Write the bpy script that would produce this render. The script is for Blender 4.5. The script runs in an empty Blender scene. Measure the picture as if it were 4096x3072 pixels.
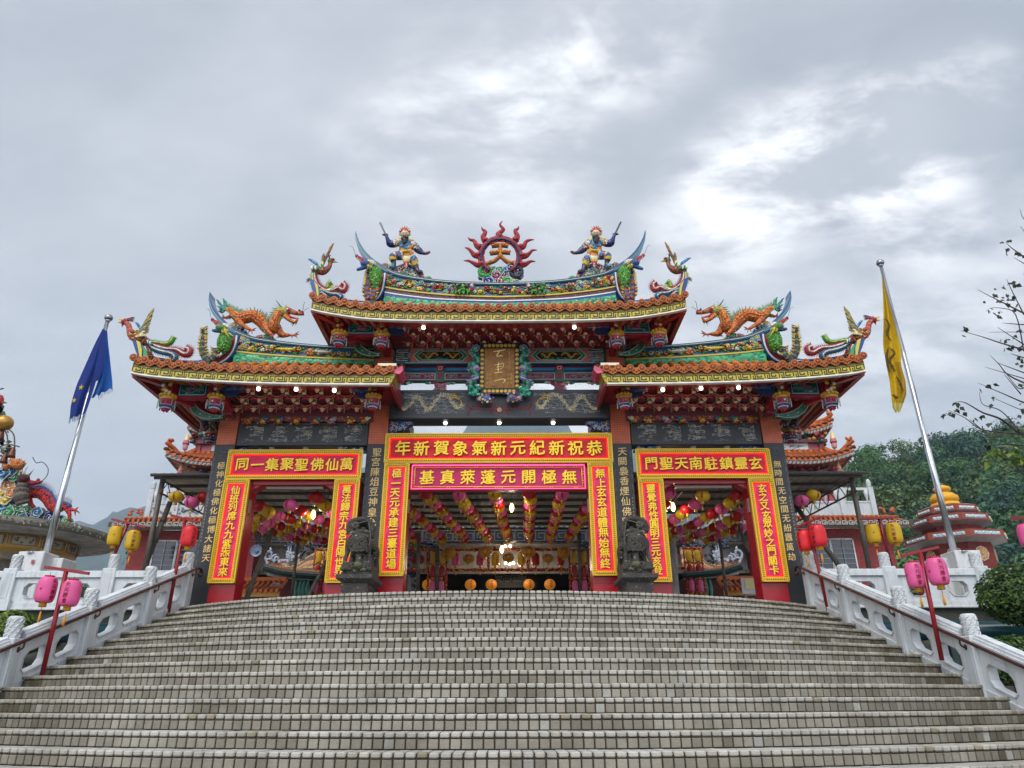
import bpy, bmesh, math, random
from mathutils import Vector, Matrix
rnd = random.Random(7)
sin, cos, pi = math.sin, math.cos, math.pi
SC = bpy.context.scene
COLL = SC.collection
# ---------------------------------------------------------------- camera
PITCH = math.radians(23.86)
CAM = Vector((0.29, 0.0, 1.65))
FPX = 2838.7
cam_d = bpy.data.cameras.new("camera")
cam_d.sensor_width = 36.0
cam_d.lens = FPX / 4096 * 36.0
cam_d.clip_start = 0.05
cam_d.clip_end = 20000
cam = bpy.data.objects.new("camera", cam_d)
COLL.objects.link(cam)
cam.matrix_world = (Matrix.Translation(CAM) @ Matrix.Rotation(pi / 2 + PITCH, 4, 'X')
 @ Matrix.Rotation(math.radians(-0.15), 4, 'Z'))
SC.camera = cam
# ---------------------------------------------------------------- colour management
SC.view_settings.view_transform = 'Standard'
SC.view_settings.look = 'None'
SC.view_settings.exposure = 0.6
SC.view_settings.gamma = 1.0
SC.cycles.use_denoising = True
SC.cycles.max_bounces = 8
SC.cycles.volume_bounces = 1
SC.cycles.transparent_max_bounces = 8
SC.cycles.sample_clamp_indirect = 6
# ---------------------------------------------------------------- world: overcast sky
SUN_EL, SUN_AZ = math.radians(52), math.radians(200)
world = bpy.data.worlds.new("World")
SC.world = world
world.use_nodes = True
wn, wl = world.node_tree.nodes, world.node_tree.links
wn.clear()
def N(tree, typ, **kw):
 n = tree.nodes.new(typ)
 for k, v in kw.items():
  if k.startswith('i_'):
   n.inputs[k[2:].replace('_', ' ')].default_value = v
  else:
   setattr(n, k, v)
 return n
def build_world():
 t = world.node_tree
 out = N(t, 'ShaderNodeOutputWorld'); bg = N(t, 'ShaderNodeBackground')
 bg.inputs['Strength'].default_value = 0.1
 sky = N(t, 'ShaderNodeTexSky', sky_type='NISHITA', sun_disc=False)
 sky.sun_elevation = SUN_EL; sky.sun_rotation = SUN_AZ
 sky.dust_density = 3.0
 tc = N(t, 'ShaderNodeTexCoord')
 sep = N(t, 'ShaderNodeSeparateXYZ'); wl.new(tc.outputs['Generated'], sep.inputs[0])
 # project the view direction on a flat cloud deck
 zc = N(t, 'ShaderNodeMath', operation='MAXIMUM'); wl.new(sep.outputs['Z'], zc.inputs[0]); zc.inputs[1].default_value = 0.0
 za = N(t, 'ShaderNodeMath', operation='ADD'); wl.new(zc.outputs[0], za.inputs[0]); za.inputs[1].default_value = 0.22
 dx = N(t, 'ShaderNodeMath', operation='DIVIDE'); wl.new(sep.outputs['X'], dx.inputs[0]); wl.new(za.outputs[0], dx.inputs[1])
 dy = N(t, 'ShaderNodeMath', operation='DIVIDE'); wl.new(sep.outputs['Y'], dy.inputs[0]); wl.new(za.outputs[0], dy.inputs[1])
 cb = N(t, 'ShaderNodeCombineXYZ'); wl.new(dx.outputs[0], cb.inputs[0]); wl.new(dy.outputs[0], cb.inputs[1]); cb.inputs[2].default_value = 3.1
 mp = N(t, 'ShaderNodeMapping'); wl.new(cb.outputs[0], mp.inputs['Vector'])
 mp.inputs['Rotation'].default_value = (0, 0, 0.5); mp.inputs['Scale'].default_value = (0.75, 1.25, 1); mp.inputs['Location'].default_value = SKYOFF
 big = N(t, 'ShaderNodeTexNoise', i_Scale=1.5, i_Detail=7.0, i_Roughness=0.52, i_Distortion=0.35)
 wl.new(mp.outputs[0], big.inputs['Vector'])
 fine = N(t, 'ShaderNodeTexNoise', i_Scale=5.2, i_Detail=10.0, i_Roughness=0.64, i_Distortion=0.2)
 wl.new(mp.outputs[0], fine.inputs['Vector'])
 def math(op, a, b):
  m = N(t, 'ShaderNodeMath', operation=op)
  for k, x in enumerate((a, b)):
   if isinstance(x, (int, float)): m.inputs[k].default_value = x
   else: wl.new(x, m.inputs[k])
  return m.outputs[0]
 def lobe(d, a0, a1):
  dv = N(t, 'ShaderNodeVectorMath', operation='DOT_PRODUCT')
  wl.new(tc.outputs['Generated'], dv.inputs[0]); dv.inputs[1].default_value = Vector(d).normalized()
  m = N(t, 'ShaderNodeMapRange', interpolation_type='SMOOTHSTEP')
  wl.new(dv.outputs['Value'], m.inputs['Value'])
  m.inputs['From Min'].default_value = a0; m.inputs['From Max'].default_value = a1
  return m.outputs[0]
 # grey deck, thicker and darker in places
 thick = None
 for d, wd, amt in DARK:
  q = math('MULTIPLY', lobe(d, wd, 1.0), amt); thick = q if thick is None else math('ADD', thick, q)
 lum = math('SUBTRACT', math('ADD', math('MULTIPLY', big.outputs['Fac'], .64), math('MULTIPLY', fine.outputs['Fac'], .36)), thick)
 ramp = N(t, 'ShaderNodeValToRGB')
 e = ramp.color_ramp.elements
 e[0].position = 0.30; e[0].color = (2.95, 3.14, 3.52, 1)
 e[1].position = 0.66; e[1].color = (5.1, 5.25, 5.55, 1)
 wl.new(lum, ramp.inputs[0])
 # thin bright breaks in the deck
 br = None
 for d, wd, amt in BREAKS:
  q = math('MULTIPLY', lobe(d, wd, 1.0), amt); br = q if br is None else math('ADD', br, q)
 nz = N(t, 'ShaderNodeMapRange', interpolation_type='SMOOTHSTEP')
 wl.new(math('ADD', math('MULTIPLY', fine.outputs['Fac'], .8), math('MULTIPLY', big.outputs['Fac'], .3)), nz.inputs['Value'])
 nz.inputs['From Min'].default_value = 0.46; nz.inputs['From Max'].default_value = 0.72
 bf = math('MINIMUM', math('MULTIPLY', br, math('ADD', nz.outputs[0], .10)), 1.0)
 gl = N(t, 'ShaderNodeMix', data_type='RGBA', blend_type='MIX')
 wl.new(bf, gl.inputs['Factor']); wl.new(ramp.outputs[0], gl.inputs['A'])
 gl.inputs['B'].default_value = (9.8, 9.8, 9.8, 1)
 # unseen sky behind camera and overhead is brightened, added as fill for the front
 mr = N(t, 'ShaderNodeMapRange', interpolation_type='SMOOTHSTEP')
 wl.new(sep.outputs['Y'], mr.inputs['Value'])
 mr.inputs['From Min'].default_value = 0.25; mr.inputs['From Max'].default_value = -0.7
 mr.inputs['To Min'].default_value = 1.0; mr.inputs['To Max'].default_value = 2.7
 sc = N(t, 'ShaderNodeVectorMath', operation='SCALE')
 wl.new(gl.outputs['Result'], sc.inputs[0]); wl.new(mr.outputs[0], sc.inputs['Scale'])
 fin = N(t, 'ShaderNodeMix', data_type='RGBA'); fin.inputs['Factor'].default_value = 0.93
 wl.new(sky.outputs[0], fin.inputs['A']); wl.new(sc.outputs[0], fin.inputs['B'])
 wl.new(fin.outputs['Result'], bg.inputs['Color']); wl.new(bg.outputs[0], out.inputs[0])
def px_dir(sx, sy):
 u = (sx - 2048) / FPX; v = (1536 - sy) / FPX; c, s = cos(PITCH), sin(PITCH)
 return Vector((u, c - v * s, s + v * c)).normalized()
SKYOFF = (0.35, 1.7, 0)
BREAKS = [(px_dir(x, y), w, k) for x, y, w, k in ((2500, 90, .991, .8), (2180, 260, .992, .55), (1880, 440, .99, .5), (1650, 640, .99, .4), (2150, 720, .993, .55),
 (3740, 470, .994, 1.0), (3420, 590, .992, .9), (3080, 700, .992, .9), (2860, 860, .993, .7), (3660, 870, .996, .6), (3250, 1050, .988, .22), (3800, 1330, .993, .35), (3450, 1520, .992, .35), (4150, 1050, .992, .3), (2600, 1650, .975, .4), (1900, 1650, .975, .45))]
DARK = [(px_dir(x, y), w, k) for x, y, w, k in ((2700, 480, .975, .10), (3650, 330, .97, .12), (4000, 700, .975, .13), (3500, 900, .985, .08), (300, 300, .93, .03), (3600, 1200, .985, .06), (900, 700, .95, .02))]
build_world()
sun_d = bpy.data.lights.new("sun", 'SUN')
sun_d.energy = 1.5; sun_d.angle = math.radians(35); sun_d.color = (1.0, 0.96, 0.9)
sun = bpy.data.objects.new("sun", sun_d); COLL.objects.link(sun)
sd = Vector((sin(SUN_AZ) * cos(SUN_EL), cos(SUN_AZ) * cos(SUN_EL), sin(SUN_EL)))
sun.rotation_euler = sd.to_track_quat('Z', 'Y').to_euler()
# ---------------------------------------------------------------- helpers
def P(sx, sy, Y):
 """point at depth Y that the photograph shows at pixel (sx, sy)"""
 u = (sx - 2048) / FPX; v = (1536 - sy) / FPX; c, s = cos(PITCH), sin(PITCH)
 t = Y / (c - v * s)
 return Vector((CAM.x + u * t, Y, CAM.z + (s + v * c) * t))
def zoomer(x0, y0, k):
 return lambda x, y, Y: P(x0 + x / k, y0 + y / k, Y)
Z1 = zoomer(400, 1000, 2.011)
Z2 = zoomer(1200, 850, 2.4578)
Z3 = zoomer(1500, 1400, 2.212)
Z4 = zoomer(700, 1700, 2.212)
Z5 = zoomer(1500, 1700, 2.212)
Z6 = zoomer(2300, 1700, 2.212)
Z7 = zoomer(0, 1900, 2.212)
Z8 = zoomer(3096, 1900, 2.212)
ZC = zoomer(1840, 850, 4.2538)
ZW = zoomer(1500, 850, 5.53)
ZT = zoomer(3500, 800, 1.508)
ZD = zoomer(0, 1500, 2.074)
ZB = zoomer(960, 1950, 3.455)
ZL = zoomer(2420, 2040, 4.608)
ZR = zoomer(3000, 1650, 2.37)
def lin(c):
 return c / 12.92 if c <= 0.04045 else ((c + 0.055) / 1.055) ** 2.4
_cc = {}
def C(h):
 if not isinstance(h, str):
  return h
 if h not in _cc:
  _cc[h] = tuple(lin(int(h[i:i + 2], 16) / 255) for i in (1, 3, 5))
 return _cc[h]
def vary(c, a, r=rnd):
 c = C(c); k = 1 + r.uniform(-a, a)
 return tuple(max(0, x * k) for x in c)
def mixc(a, b, t):
 a, b = C(a), C(b)
 return tuple(x + (y - x) * t for x, y in zip(a, b))
def interp(pts, x):
 if x <= pts[0][0]: return pts[0][1]
 for (a, b), (c, d) in zip(pts, pts[1:]):
  if x <= c: return b + (d - b) * (x - a) / (c - a) if c > a else d
 return pts[-1][1]
def smooth(pts, k=4):
 """Catmull-Rom through the points"""
 pts = [Vector(p) for p in pts]
 if len(pts) < 3: k = max(1, k)
 out = []
 for i in range(len(pts) - 1):
  p0 = pts[max(i - 1, 0)]; p1 = pts[i]; p2 = pts[i + 1]; p3 = pts[min(i + 2, len(pts) - 1)]
  for j in range(k):
   t = j / k
   out.append(0.5 * ((2 * p1) + (p2 - p0) * t + (2 * p0 - 5 * p1 + 4 * p2 - p3) * t * t + (3 * p1 - p0 - 3 * p2 + p3) * t ** 3))
 out.append(pts[-1])
 return out
def resample(vals, n):
 m = len(vals) - 1; out = []
 for i in range(n):
  f = i / (n - 1) * m; a = min(int(f), m - 1); out.append(vals[a] + (vals[a + 1] - vals[a]) * (f - a))
 return out
class MB:
 """collects coloured shapes and links them as ONE mesh object"""
 def __init__(s):
  s.v = []; s.f = []; s.c = []; s.sm = []
 def add(s, vs, fs, col, sm=False):
  b = len(s.v); s.v.extend([tuple(v) for v in vs])
  many = isinstance(col, list)
  for i, f in enumerate(fs):
   s.f.append(tuple(b + k for k in f)); s.c.append(C(col[i] if many else col)); s.sm.append(sm)
 def box(s, x0, x1, y0, y1, z0, z1, col, bev=0):
  if x0 > x1: x0, x1 = x1, x0
  c = Vector(((x0 + x1) / 2, (y0 + y1) / 2, (z0 + z1) / 2))
  s.obox(c, Vector(((x1 - x0) / 2, 0, 0)), Vector((0, (y1 - y0) / 2, 0)), Vector((0, 0, (z1 - z0) / 2)), col, bev)
 def obox(s, c, ax, ay, az, col, bev=0):
  c = Vector(c); ax, ay, az = Vector(ax), Vector(ay), Vector(az)
  if not bev:
   vs = [c + ax * i + ay * j + az * k for k in (-1, 1) for j in (-1, 1) for i in (-1, 1)]
   s.add(vs, [(0, 2, 3, 1), (4, 5, 7, 6), (0, 1, 5, 4), (2, 6, 7, 3), (0, 4, 6, 2), (1, 3, 7, 5)], col); return
  L = [max(a.length, 1e-6) for a in (ax, ay, az)]
  bx, by, bz = [max(0.0, 1 - bev / l) for l in L]
  vs = []
  for k in (-1, 1):
   for j in (-1, 1):
    for i in (-1, 1):
     vs += [c + ax * i + ay * j * by + az * k * bz, c + ax * i * bx + ay * j + az * k * bz, c + ax * i * bx + ay * j * by + az * k]
  idx = lambda i, j, k, w: (((k > 0) * 2 + (j > 0)) * 2 + (i > 0)) * 3 + w
  fs = []
  for i in (-1, 1): fs.append((idx(i, -1, -1, 0), idx(i, 1, -1, 0), idx(i, 1, 1, 0), idx(i, -1, 1, 0)))
  for j in (-1, 1): fs.append((idx(-1, j, -1, 1), idx(1, j, -1, 1), idx(1, j, 1, 1), idx(-1, j, 1, 1)))
  for k in (-1, 1): fs.append((idx(-1, -1, k, 2), idx(1, -1, k, 2), idx(1, 1, k, 2), idx(-1, 1, k, 2)))
  for a in (-1, 1):
   for b in (-1, 1):
    fs.append((idx(a, b, -1, 0), idx(a, b, 1, 0), idx(a, b, 1, 1), idx(a, b, -1, 1)))
    fs.append((idx(a, -1, b, 0), idx(a, 1, b, 0), idx(a, 1, b, 2), idx(a, -1, b, 2)))
    fs.append((idx(-1, a, b, 1), idx(1, a, b, 1), idx(1, a, b, 2), idx(-1, a, b, 2)))
    for k in (-1, 1): fs.append((idx(a, b, k, 0), idx(a, b, k, 1), idx(a, b, k, 2)))
  s.add(vs, fs, col)
 def bar(s, p, q, w, h, col, up=(0, 0, 1), bev=0):
  p, q = Vector(p), Vector(q); d = q - p
  if d.length < 1e-6: return
  a = d.cross(Vector(up))
  if a.length < 1e-6: a = d.cross(Vector((1, 0, 0)))
  a.normalize(); b = a.cross(d).normalized()
  s.obox((p + q) / 2, d / 2, a * w / 2, b * h / 2, col, bev)
 def tube(s, pts, r, n=6, col='#888888', cols=None, cap=True, sm=True, flat=1.0, fdir=None):
  pts = [Vector(p) for p in pts]; m = len(pts)
  if m < 2: return
  rs = r if isinstance(r, (list, tuple)) else [r] * m
  if len(rs) != m: rs = resample(list(rs), m)
  t0 = (pts[1] - pts[0]).normalized()
  a = Vector(fdir) if fdir else (Vector((0, 0, 1)) if abs(t0.z) < 0.9 else Vector((1, 0, 0)))
  u = (a - t0 * a.dot(t0))
  u = u.normalized() if u.length > 1e-5 else t0.orthogonal().normalized()
  vs = []
  for i in range(m):
   t = (pts[min(i + 1, m - 1)] - pts[max(i - 1, 0)])
   t = t.normalized() if t.length > 1e-9 else t0
   u = u - t * u.dot(t)
   u = u.normalized() if u.length > 1e-5 else t.orthogonal().normalized()
   w = t.cross(u)
   for k in range(n):
    an = 2 * pi * k / n
    vs.append(pts[i] + (u * cos(an) + w * sin(an) * flat) * max(rs[i], 1e-4))
  fs = []; cl = []
  for i in range(m - 1):
   for k in range(n):
    fs.append((i * n + k, i * n + (k + 1) % n, (i + 1) * n + (k + 1) % n, (i + 1) * n + k))
    cl.append(cols[i % len(cols)] if cols else col)
  if cap:
   fs.append(tuple(range(n - 1, -1, -1))); cl.append(cols[0] if cols else col)
   fs.append(tuple((m - 1) * n + k for k in range(n))); cl.append(cols[-1] if cols else col)
  s.add(vs, fs, cl, sm)
 def spike(s, p, d, r, col, n=4, tip=None):
  p, d = Vector(p), Vector(d)
  u = d.orthogonal().normalized(); w = d.normalized().cross(u)
  vs = [p + (u * cos(2 * pi * k / n) + w * sin(2 * pi * k / n)) * r for k in range(n)] + [p + d]
  s.add(vs, [(k, (k + 1) % n, n) for k in range(n)] + [tuple(range(n - 1, -1, -1))], col)
 def blob(s, c, r, col, n=8, m=5, rot=None, jit=0.0, sm=True, rr=rnd):
  c = Vector(c)
  if not isinstance(r, (tuple, list, Vector)): r = (r, r, r)
  vs = [Vector((0, 0, r[2]))]
  for i in range(1, m):
   ph = pi * i / m
   for k in range(n):
    th = 2 * pi * k / n; j = 1 + (rr.uniform(-jit, jit) if jit else 0)
    vs.append(Vector((r[0] * sin(ph) * cos(th), r[1] * sin(ph) * sin(th), r[2] * cos(ph))) * j)
  vs.append(Vector((0, 0, -r[2])))
  if rot: vs = [rot @ v for v in vs]
  vs = [c + v for v in vs]
  L = len(vs) - 1
  fs = [(0, 1 + k, 1 + (k + 1) % n) for k in range(n)]
  for i in range(m - 2):
   a = 1 + i * n
   for k in range(n): fs.append((a + k, a + n + k, a + n + (k + 1) % n, a + (k + 1) % n))
  a = 1 + (m - 2) * n
  fs += [(a + k, L, a + (k + 1) % n) for k in range(n)]
  s.add(vs, fs, col, sm)
 def lathe(s, c, prof, n=16, cols='#888888', sm=True, ax=None, rip=None):
  """prof: (radius, height) from the bottom up"""
  c = Vector(c); vs = []; fs = []; cl = []
  for i, (r, z) in enumerate(prof):
   for k in range(n):
    an = 2 * pi * k / n; q = r * (1 + rip(an, z)) if rip else r
    v = Vector((q * cos(an), q * sin(an), z))
    vs.append(c + (ax @ v if ax else v))
  for i in range(len(prof) - 1):
   for k in range(n):
    fs.append((i * n + k, i * n + (k + 1) % n, (i + 1) * n + (k + 1) % n, (i + 1) * n + k))
    cl.append(cols[i % len(cols)] if isinstance(cols, list) else cols)
  fs.append(tuple(range(n - 1, -1, -1))); cl.append(cols[0] if isinstance(cols, list) else cols)
  fs.append(tuple((len(prof) - 1) * n + k for k in range(n))); cl.append(cols[-1] if isinstance(cols, list) else cols)
  s.add(vs, fs, cl, sm)
 def prism(s, poly, off, col, side=None):
  poly = [Vector(p) for p in poly]; off = Vector(off); n = len(poly)
  s.add(poly + [p + off for p in poly],
 [tuple(range(n)), tuple(range(2 * n - 1, n - 1, -1))] + [(k, k + n, (k + 1) % n + n, (k + 1) % n) for k in range(n)],
 [col, col] + [side or col] * n)
 def band(s, A, B, y0, y1, col, cols=None):
  """solid wall between two curves A (below) and B (above) in XZ, from depth y0 to y1"""
  n = len(A); vs = []
  for a, b in zip(A, B):
   vs += [(a.x, y0, a.z), (b.x, y0, b.z), (b.x, y1, b.z), (a.x, y1, a.z)]
  fs = []; cl = []
  for i in range(n - 1):
   o = i * 4
   for k in range(4):
    fs.append((o + k, o + 4 + k, o + 4 + (k + 1) % 4, o + (k + 1) % 4)); cl.append(cols[i % len(cols)] if cols else col)
  fs += [(0, 1, 2, 3), tuple((n - 1) * 4 + k for k in (3, 2, 1, 0))]; cl += [cl[0], cl[-1]]
  s.add(vs, fs, cl)
 def sheet(s, rows, col, sm=True, cols=None):
  n = len(rows[0]); vs = [p for r in rows for p in r]; fs = []; cl = []
  for i in range(len(rows) - 1):
   for k in range(n - 1):
    fs.append((i * n + k, i * n + k + 1, (i + 1) * n + k + 1, (i + 1) * n + k))
    cl.append(cols(i, k) if cols else col)
  s.add(vs, fs, cl, sm)
 def build(s, name, mat, parent=None, loc=None):
  """parent: a thing or part whose origin is taken off the coordinates"""
  org = ORG.get(parent.name, Vector()) if parent else Vector(loc or (0, 0, 0))
  me = bpy.data.meshes.new(name)
  me.from_pydata([(x - org.x, y - org.y, z - org.z) for x, y, z in s.v], [], s.f)
  at = me.color_attributes.new("Col", 'BYTE_COLOR' if False else 'FLOAT_COLOR', 'CORNER')
  buf = []
  for f, c in zip(s.f, s.c): buf.extend((c[0], c[1], c[2], 1.0) * len(f))
  at.data.foreach_set("color", buf)
  me.polygons.foreach_set("use_smooth", s.sm)
  me.update()
  me.materials.append(mat)
  o = bpy.data.objects.new(name, me); COLL.objects.link(o)
  if parent: o.parent = parent
  elif loc: o.location = loc
  ORG[o.name] = org
  return o
ORG = {}
def tag(o, label=None, cat=None, group=None, kind=None):
 if label: o['label'] = label
 if cat: o['category'] = cat
 if group: o['group'] = group
 if kind: o['kind'] = kind
 return o
def thing(name, label, cat, loc=(0, 0, 0), group=None):
 o = bpy.data.objects.new(name, None); COLL.objects.link(o); o.location = loc
 o.empty_display_size = 0.1
 ORG[o.name] = Vector(loc)
 return tag(o, label, cat, group)
def kids(o):
 return [c for c in ALLKIDS(o)]
def ALLKIDS(o):
 return list(o.children)
def dup(o, loc=None, label=None, group=None, parent=None, mirror=False, scale=None, rotz=None):
 c = o.copy(); COLL.objects.link(c)
 if parent is not None: c.parent = parent
 if loc is not None: c.location = loc
 if mirror: c.scale.x *= -1
 if scale: c.scale = (scale * (-1 if c.scale.x < 0 else 1), scale, scale)
 if rotz is not None: c.rotation_euler.z = rotz
 if label: c['label'] = label
 if group: c['group'] = group
 for k in ALLKIDS(o): dup(k, parent=c)
 return c
def mirrored(o, label=None):
 """the same thing on the other side of the gate's axis"""
 l = o.location.copy(); l.x = -l.x
 return dup(o, loc=l, label=label, mirror=True)
ORD = ['first', 'second', 'third', 'fourth', 'fifth', 'sixth', 'seventh', 'eighth', 'ninth', 'tenth', 'eleventh', 'twelfth',
 'thirteenth', 'fourteenth', 'fifteenth', 'sixteenth', 'seventeenth', 'eighteenth', 'nineteenth', 'twentieth']
# ---------------------------------------------------------------- materials
def mat(name, rough=0.5, metal=0.0, nscale=6.0, namp=0.12, bump=0.0, bscale=30.0, spec=0.4, emit=0.0, col=None, extra=None,
 voro=0.0, vscale=20.0, trans=0.0, gain=1.0):
 m = bpy.data.materials.new(name); m.use_nodes = True
 t = m.node_tree; t.nodes.clear(); L = t.links
 out = N(t, 'ShaderNodeOutputMaterial'); b = N(t, 'ShaderNodeBsdfPrincipled')
 b.inputs['Roughness'].default_value = rough; b.inputs['Metallic'].default_value = metal
 b.inputs['Specular IOR Level'].default_value = spec
 L.new(b.outputs[0], out.inputs[0])
 if col is not None:
  rgb = N(t, 'ShaderNodeRGB'); rgb.outputs[0].default_value = (*C(col), 1); base = rgb.outputs[0]
 else:
  a = N(t, 'ShaderNodeAttribute', attribute_name='Col'); base = a.outputs['Color']
 tc = N(t, 'ShaderNodeTexCoord')
 if namp:
  nz = N(t, 'ShaderNodeTexNoise', i_Scale=nscale, i_Detail=6.0, i_Roughness=0.62); L.new(tc.outputs['Object'], nz.inputs['Vector'])
  mr = N(t, 'ShaderNodeMapRange'); L.new(nz.outputs['Fac'], mr.inputs['Value'])
  mr.inputs['From Min'].default_value = 0.3; mr.inputs['From Max'].default_value = 0.7
  mr.inputs['To Min'].default_value = gain * (1 - namp); mr.inputs['To Max'].default_value = gain * (1 + namp)
  vm = N(t, 'ShaderNodeVectorMath', operation='SCALE'); L.new(base, vm.inputs[0]); L.new(mr.outputs[0], vm.inputs['Scale'])
  base = vm.outputs[0]
 vt = None
 if voro:
  vt = N(t, 'ShaderNodeTexVoronoi', i_Scale=vscale); L.new(tc.outputs['Object'], vt.inputs['Vector'])
  sp = N(t, 'ShaderNodeSeparateColor'); L.new(vt.outputs['Color'], sp.inputs[0])
  mr = N(t, 'ShaderNodeMapRange'); L.new(sp.outputs[0], mr.inputs['Value'])
  mr.inputs['To Min'].default_value = 1 - voro; mr.inputs['To Max'].default_value = 1 + voro
  vm = N(t, 'ShaderNodeVectorMath', operation='SCALE'); L.new(base, vm.inputs[0]); L.new(mr.outputs[0], vm.inputs['Scale'])
  base = vm.outputs[0]
 if extra: base = extra(t, tc, base, b)
 if base is not None: L.new(base, b.inputs['Base Color'])
 if bump:
  bp = N(t, 'ShaderNodeBump'); bp.inputs['Strength'].default_value = bump; bp.inputs['Distance'].default_value = 0.02
  if vt: L.new(vt.outputs['Distance'], bp.inputs['Height']); bp.invert = True
  else:
   nb = N(t, 'ShaderNodeTexNoise', i_Scale=bscale, i_Detail=5.0); L.new(tc.outputs['Object'], nb.inputs['Vector'])
   L.new(nb.outputs['Fac'], bp.inputs['Height'])
  L.new(bp.outputs[0], b.inputs['Normal'])
 if trans:
  tr = N(t, 'ShaderNodeBsdfTranslucent'); L.new(base, tr.inputs['Color'])
  mx = N(t, 'ShaderNodeMixShader'); mx.inputs[0].default_value = trans
  L.new(b.outputs[0], mx.inputs[1]); L.new(tr.outputs[0], mx.inputs[2]); L.new(mx.outputs[0], out.inputs[0])
 if emit:
  L.new(base, b.inputs['Emission Color']); b.inputs['Emission Strength'].default_value = emit
 return m
def streaks(amount, colr, sx=9.0, sz=1.2, lo=0.55, hi=0.75):
 """stains that run down the surface"""
 def f(t, tc, base, b):
  L = t.links
  mp = N(t, 'ShaderNodeMapping'); mp.inputs['Scale'].default_value = (sx, sx, sz); L.new(tc.outputs['Object'], mp.inputs['Vector'])
  nz = N(t, 'ShaderNodeTexNoise', i_Scale=1.0, i_Detail=8.0, i_Roughness=0.7); L.new(mp.outputs[0], nz.inputs['Vector'])
  mr = N(t, 'ShaderNodeMapRange'); L.new(nz.outputs['Fac'], mr.inputs['Value'])
  mr.inputs['From Min'].default_value = lo; mr.inputs['From Max'].default_value = hi; mr.inputs['To Max'].default_value = amount
  mx = N(t, 'ShaderNodeMix', data_type='RGBA'); L.new(mr.outputs[0], mx.inputs['Factor'])
  L.new(base, mx.inputs['A']); mx.inputs['B'].default_value = (*C(colr), 1)
  return mx.outputs['Result']
 return f
def chips(thr, colr, scale=14.0, chain=None):
 """small chipped or lichen spots"""
 def f(t, tc, base, b):
  if chain: base = chain(t, tc, base, b)
  L = t.links
  nz = N(t, 'ShaderNodeTexNoise', i_Scale=scale, i_Detail=9.0, i_Roughness=0.72); L.new(tc.outputs['Object'], nz.inputs['Vector'])
  mr = N(t, 'ShaderNodeMapRange'); L.new(nz.outputs['Fac'], mr.inputs['Value'])
  mr.inputs['From Min'].default_value = thr; mr.inputs['From Max'].default_value = thr + 0.03
  mx = N(t, 'ShaderNodeMix', data_type='RGBA'); L.new(mr.outputs[0], mx.inputs['Factor'])
  L.new(base, mx.inputs['A']); mx.inputs['B'].default_value = (*C(colr), 1)
  return mx.outputs['Result']
 return f
def speckle(scale, lo, hi, chain=None):
 def f(t, tc, base, b):
  if chain: base = chain(t, tc, base, b)
  L = t.links
  nz = N(t, 'ShaderNodeTexNoise', i_Scale=scale, i_Detail=2.0, i_Roughness=0.8); L.new(tc.outputs['Object'], nz.inputs['Vector'])
  mr = N(t, 'ShaderNodeMapRange'); L.new(nz.outputs['Fac'], mr.inputs['Value'])
  mr.inputs['From Min'].default_value = 0.3; mr.inputs['From Max'].default_value = 0.7
  mr.inputs['To Min'].default_value = lo; mr.inputs['To Max'].default_value = hi
  vm = N(t, 'ShaderNodeVectorMath', operation='SCALE'); L.new(base, vm.inputs[0]); L.new(mr.outputs[0], vm.inputs['Scale'])
  return vm.outputs[0]
 return f
def bricky(mortar, w=0.24, h=0.075, msize=0.012, axis=0):
 def f(t, tc, base, b):
  L = t.links
  sp = N(t, 'ShaderNodeSeparateXYZ'); L.new(tc.outputs['Object'], sp.inputs[0])
  ad = N(t, 'ShaderNodeMath', operation='ADD'); L.new(sp.outputs[0], ad.inputs[0]); L.new(sp.outputs[1], ad.inputs[1])
  cb = N(t, 'ShaderNodeCombineXYZ'); L.new(ad.outputs[0], cb.inputs[0]); L.new(sp.outputs[2], cb.inputs[1])
  br = N(t, 'ShaderNodeTexBrick'); L.new(cb.outputs[0], br.inputs['Vector'])
  br.inputs['Scale'].default_value = 1.0; br.inputs['Brick Width'].default_value = w; br.inputs['Row Height'].default_value = h
  br.inputs['Mortar Size'].default_value = msize; br.inputs['Bias'].default_value = 0.0
  br.inputs['Color1'].default_value = (0.85, 0.85, 0.85, 1); br.inputs['Color2'].default_value = (1.15, 1.1, 1.1, 1)
  br.inputs['Mortar'].default_value = (*[m for m in mortar], 1)
  vm = N(t, 'ShaderNodeVectorMath', operation='MULTIPLY'); L.new(base, vm.inputs[0]); L.new(br.outputs['Color'], vm.inputs[1])
  return vm.outputs[0]
 return f
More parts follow.
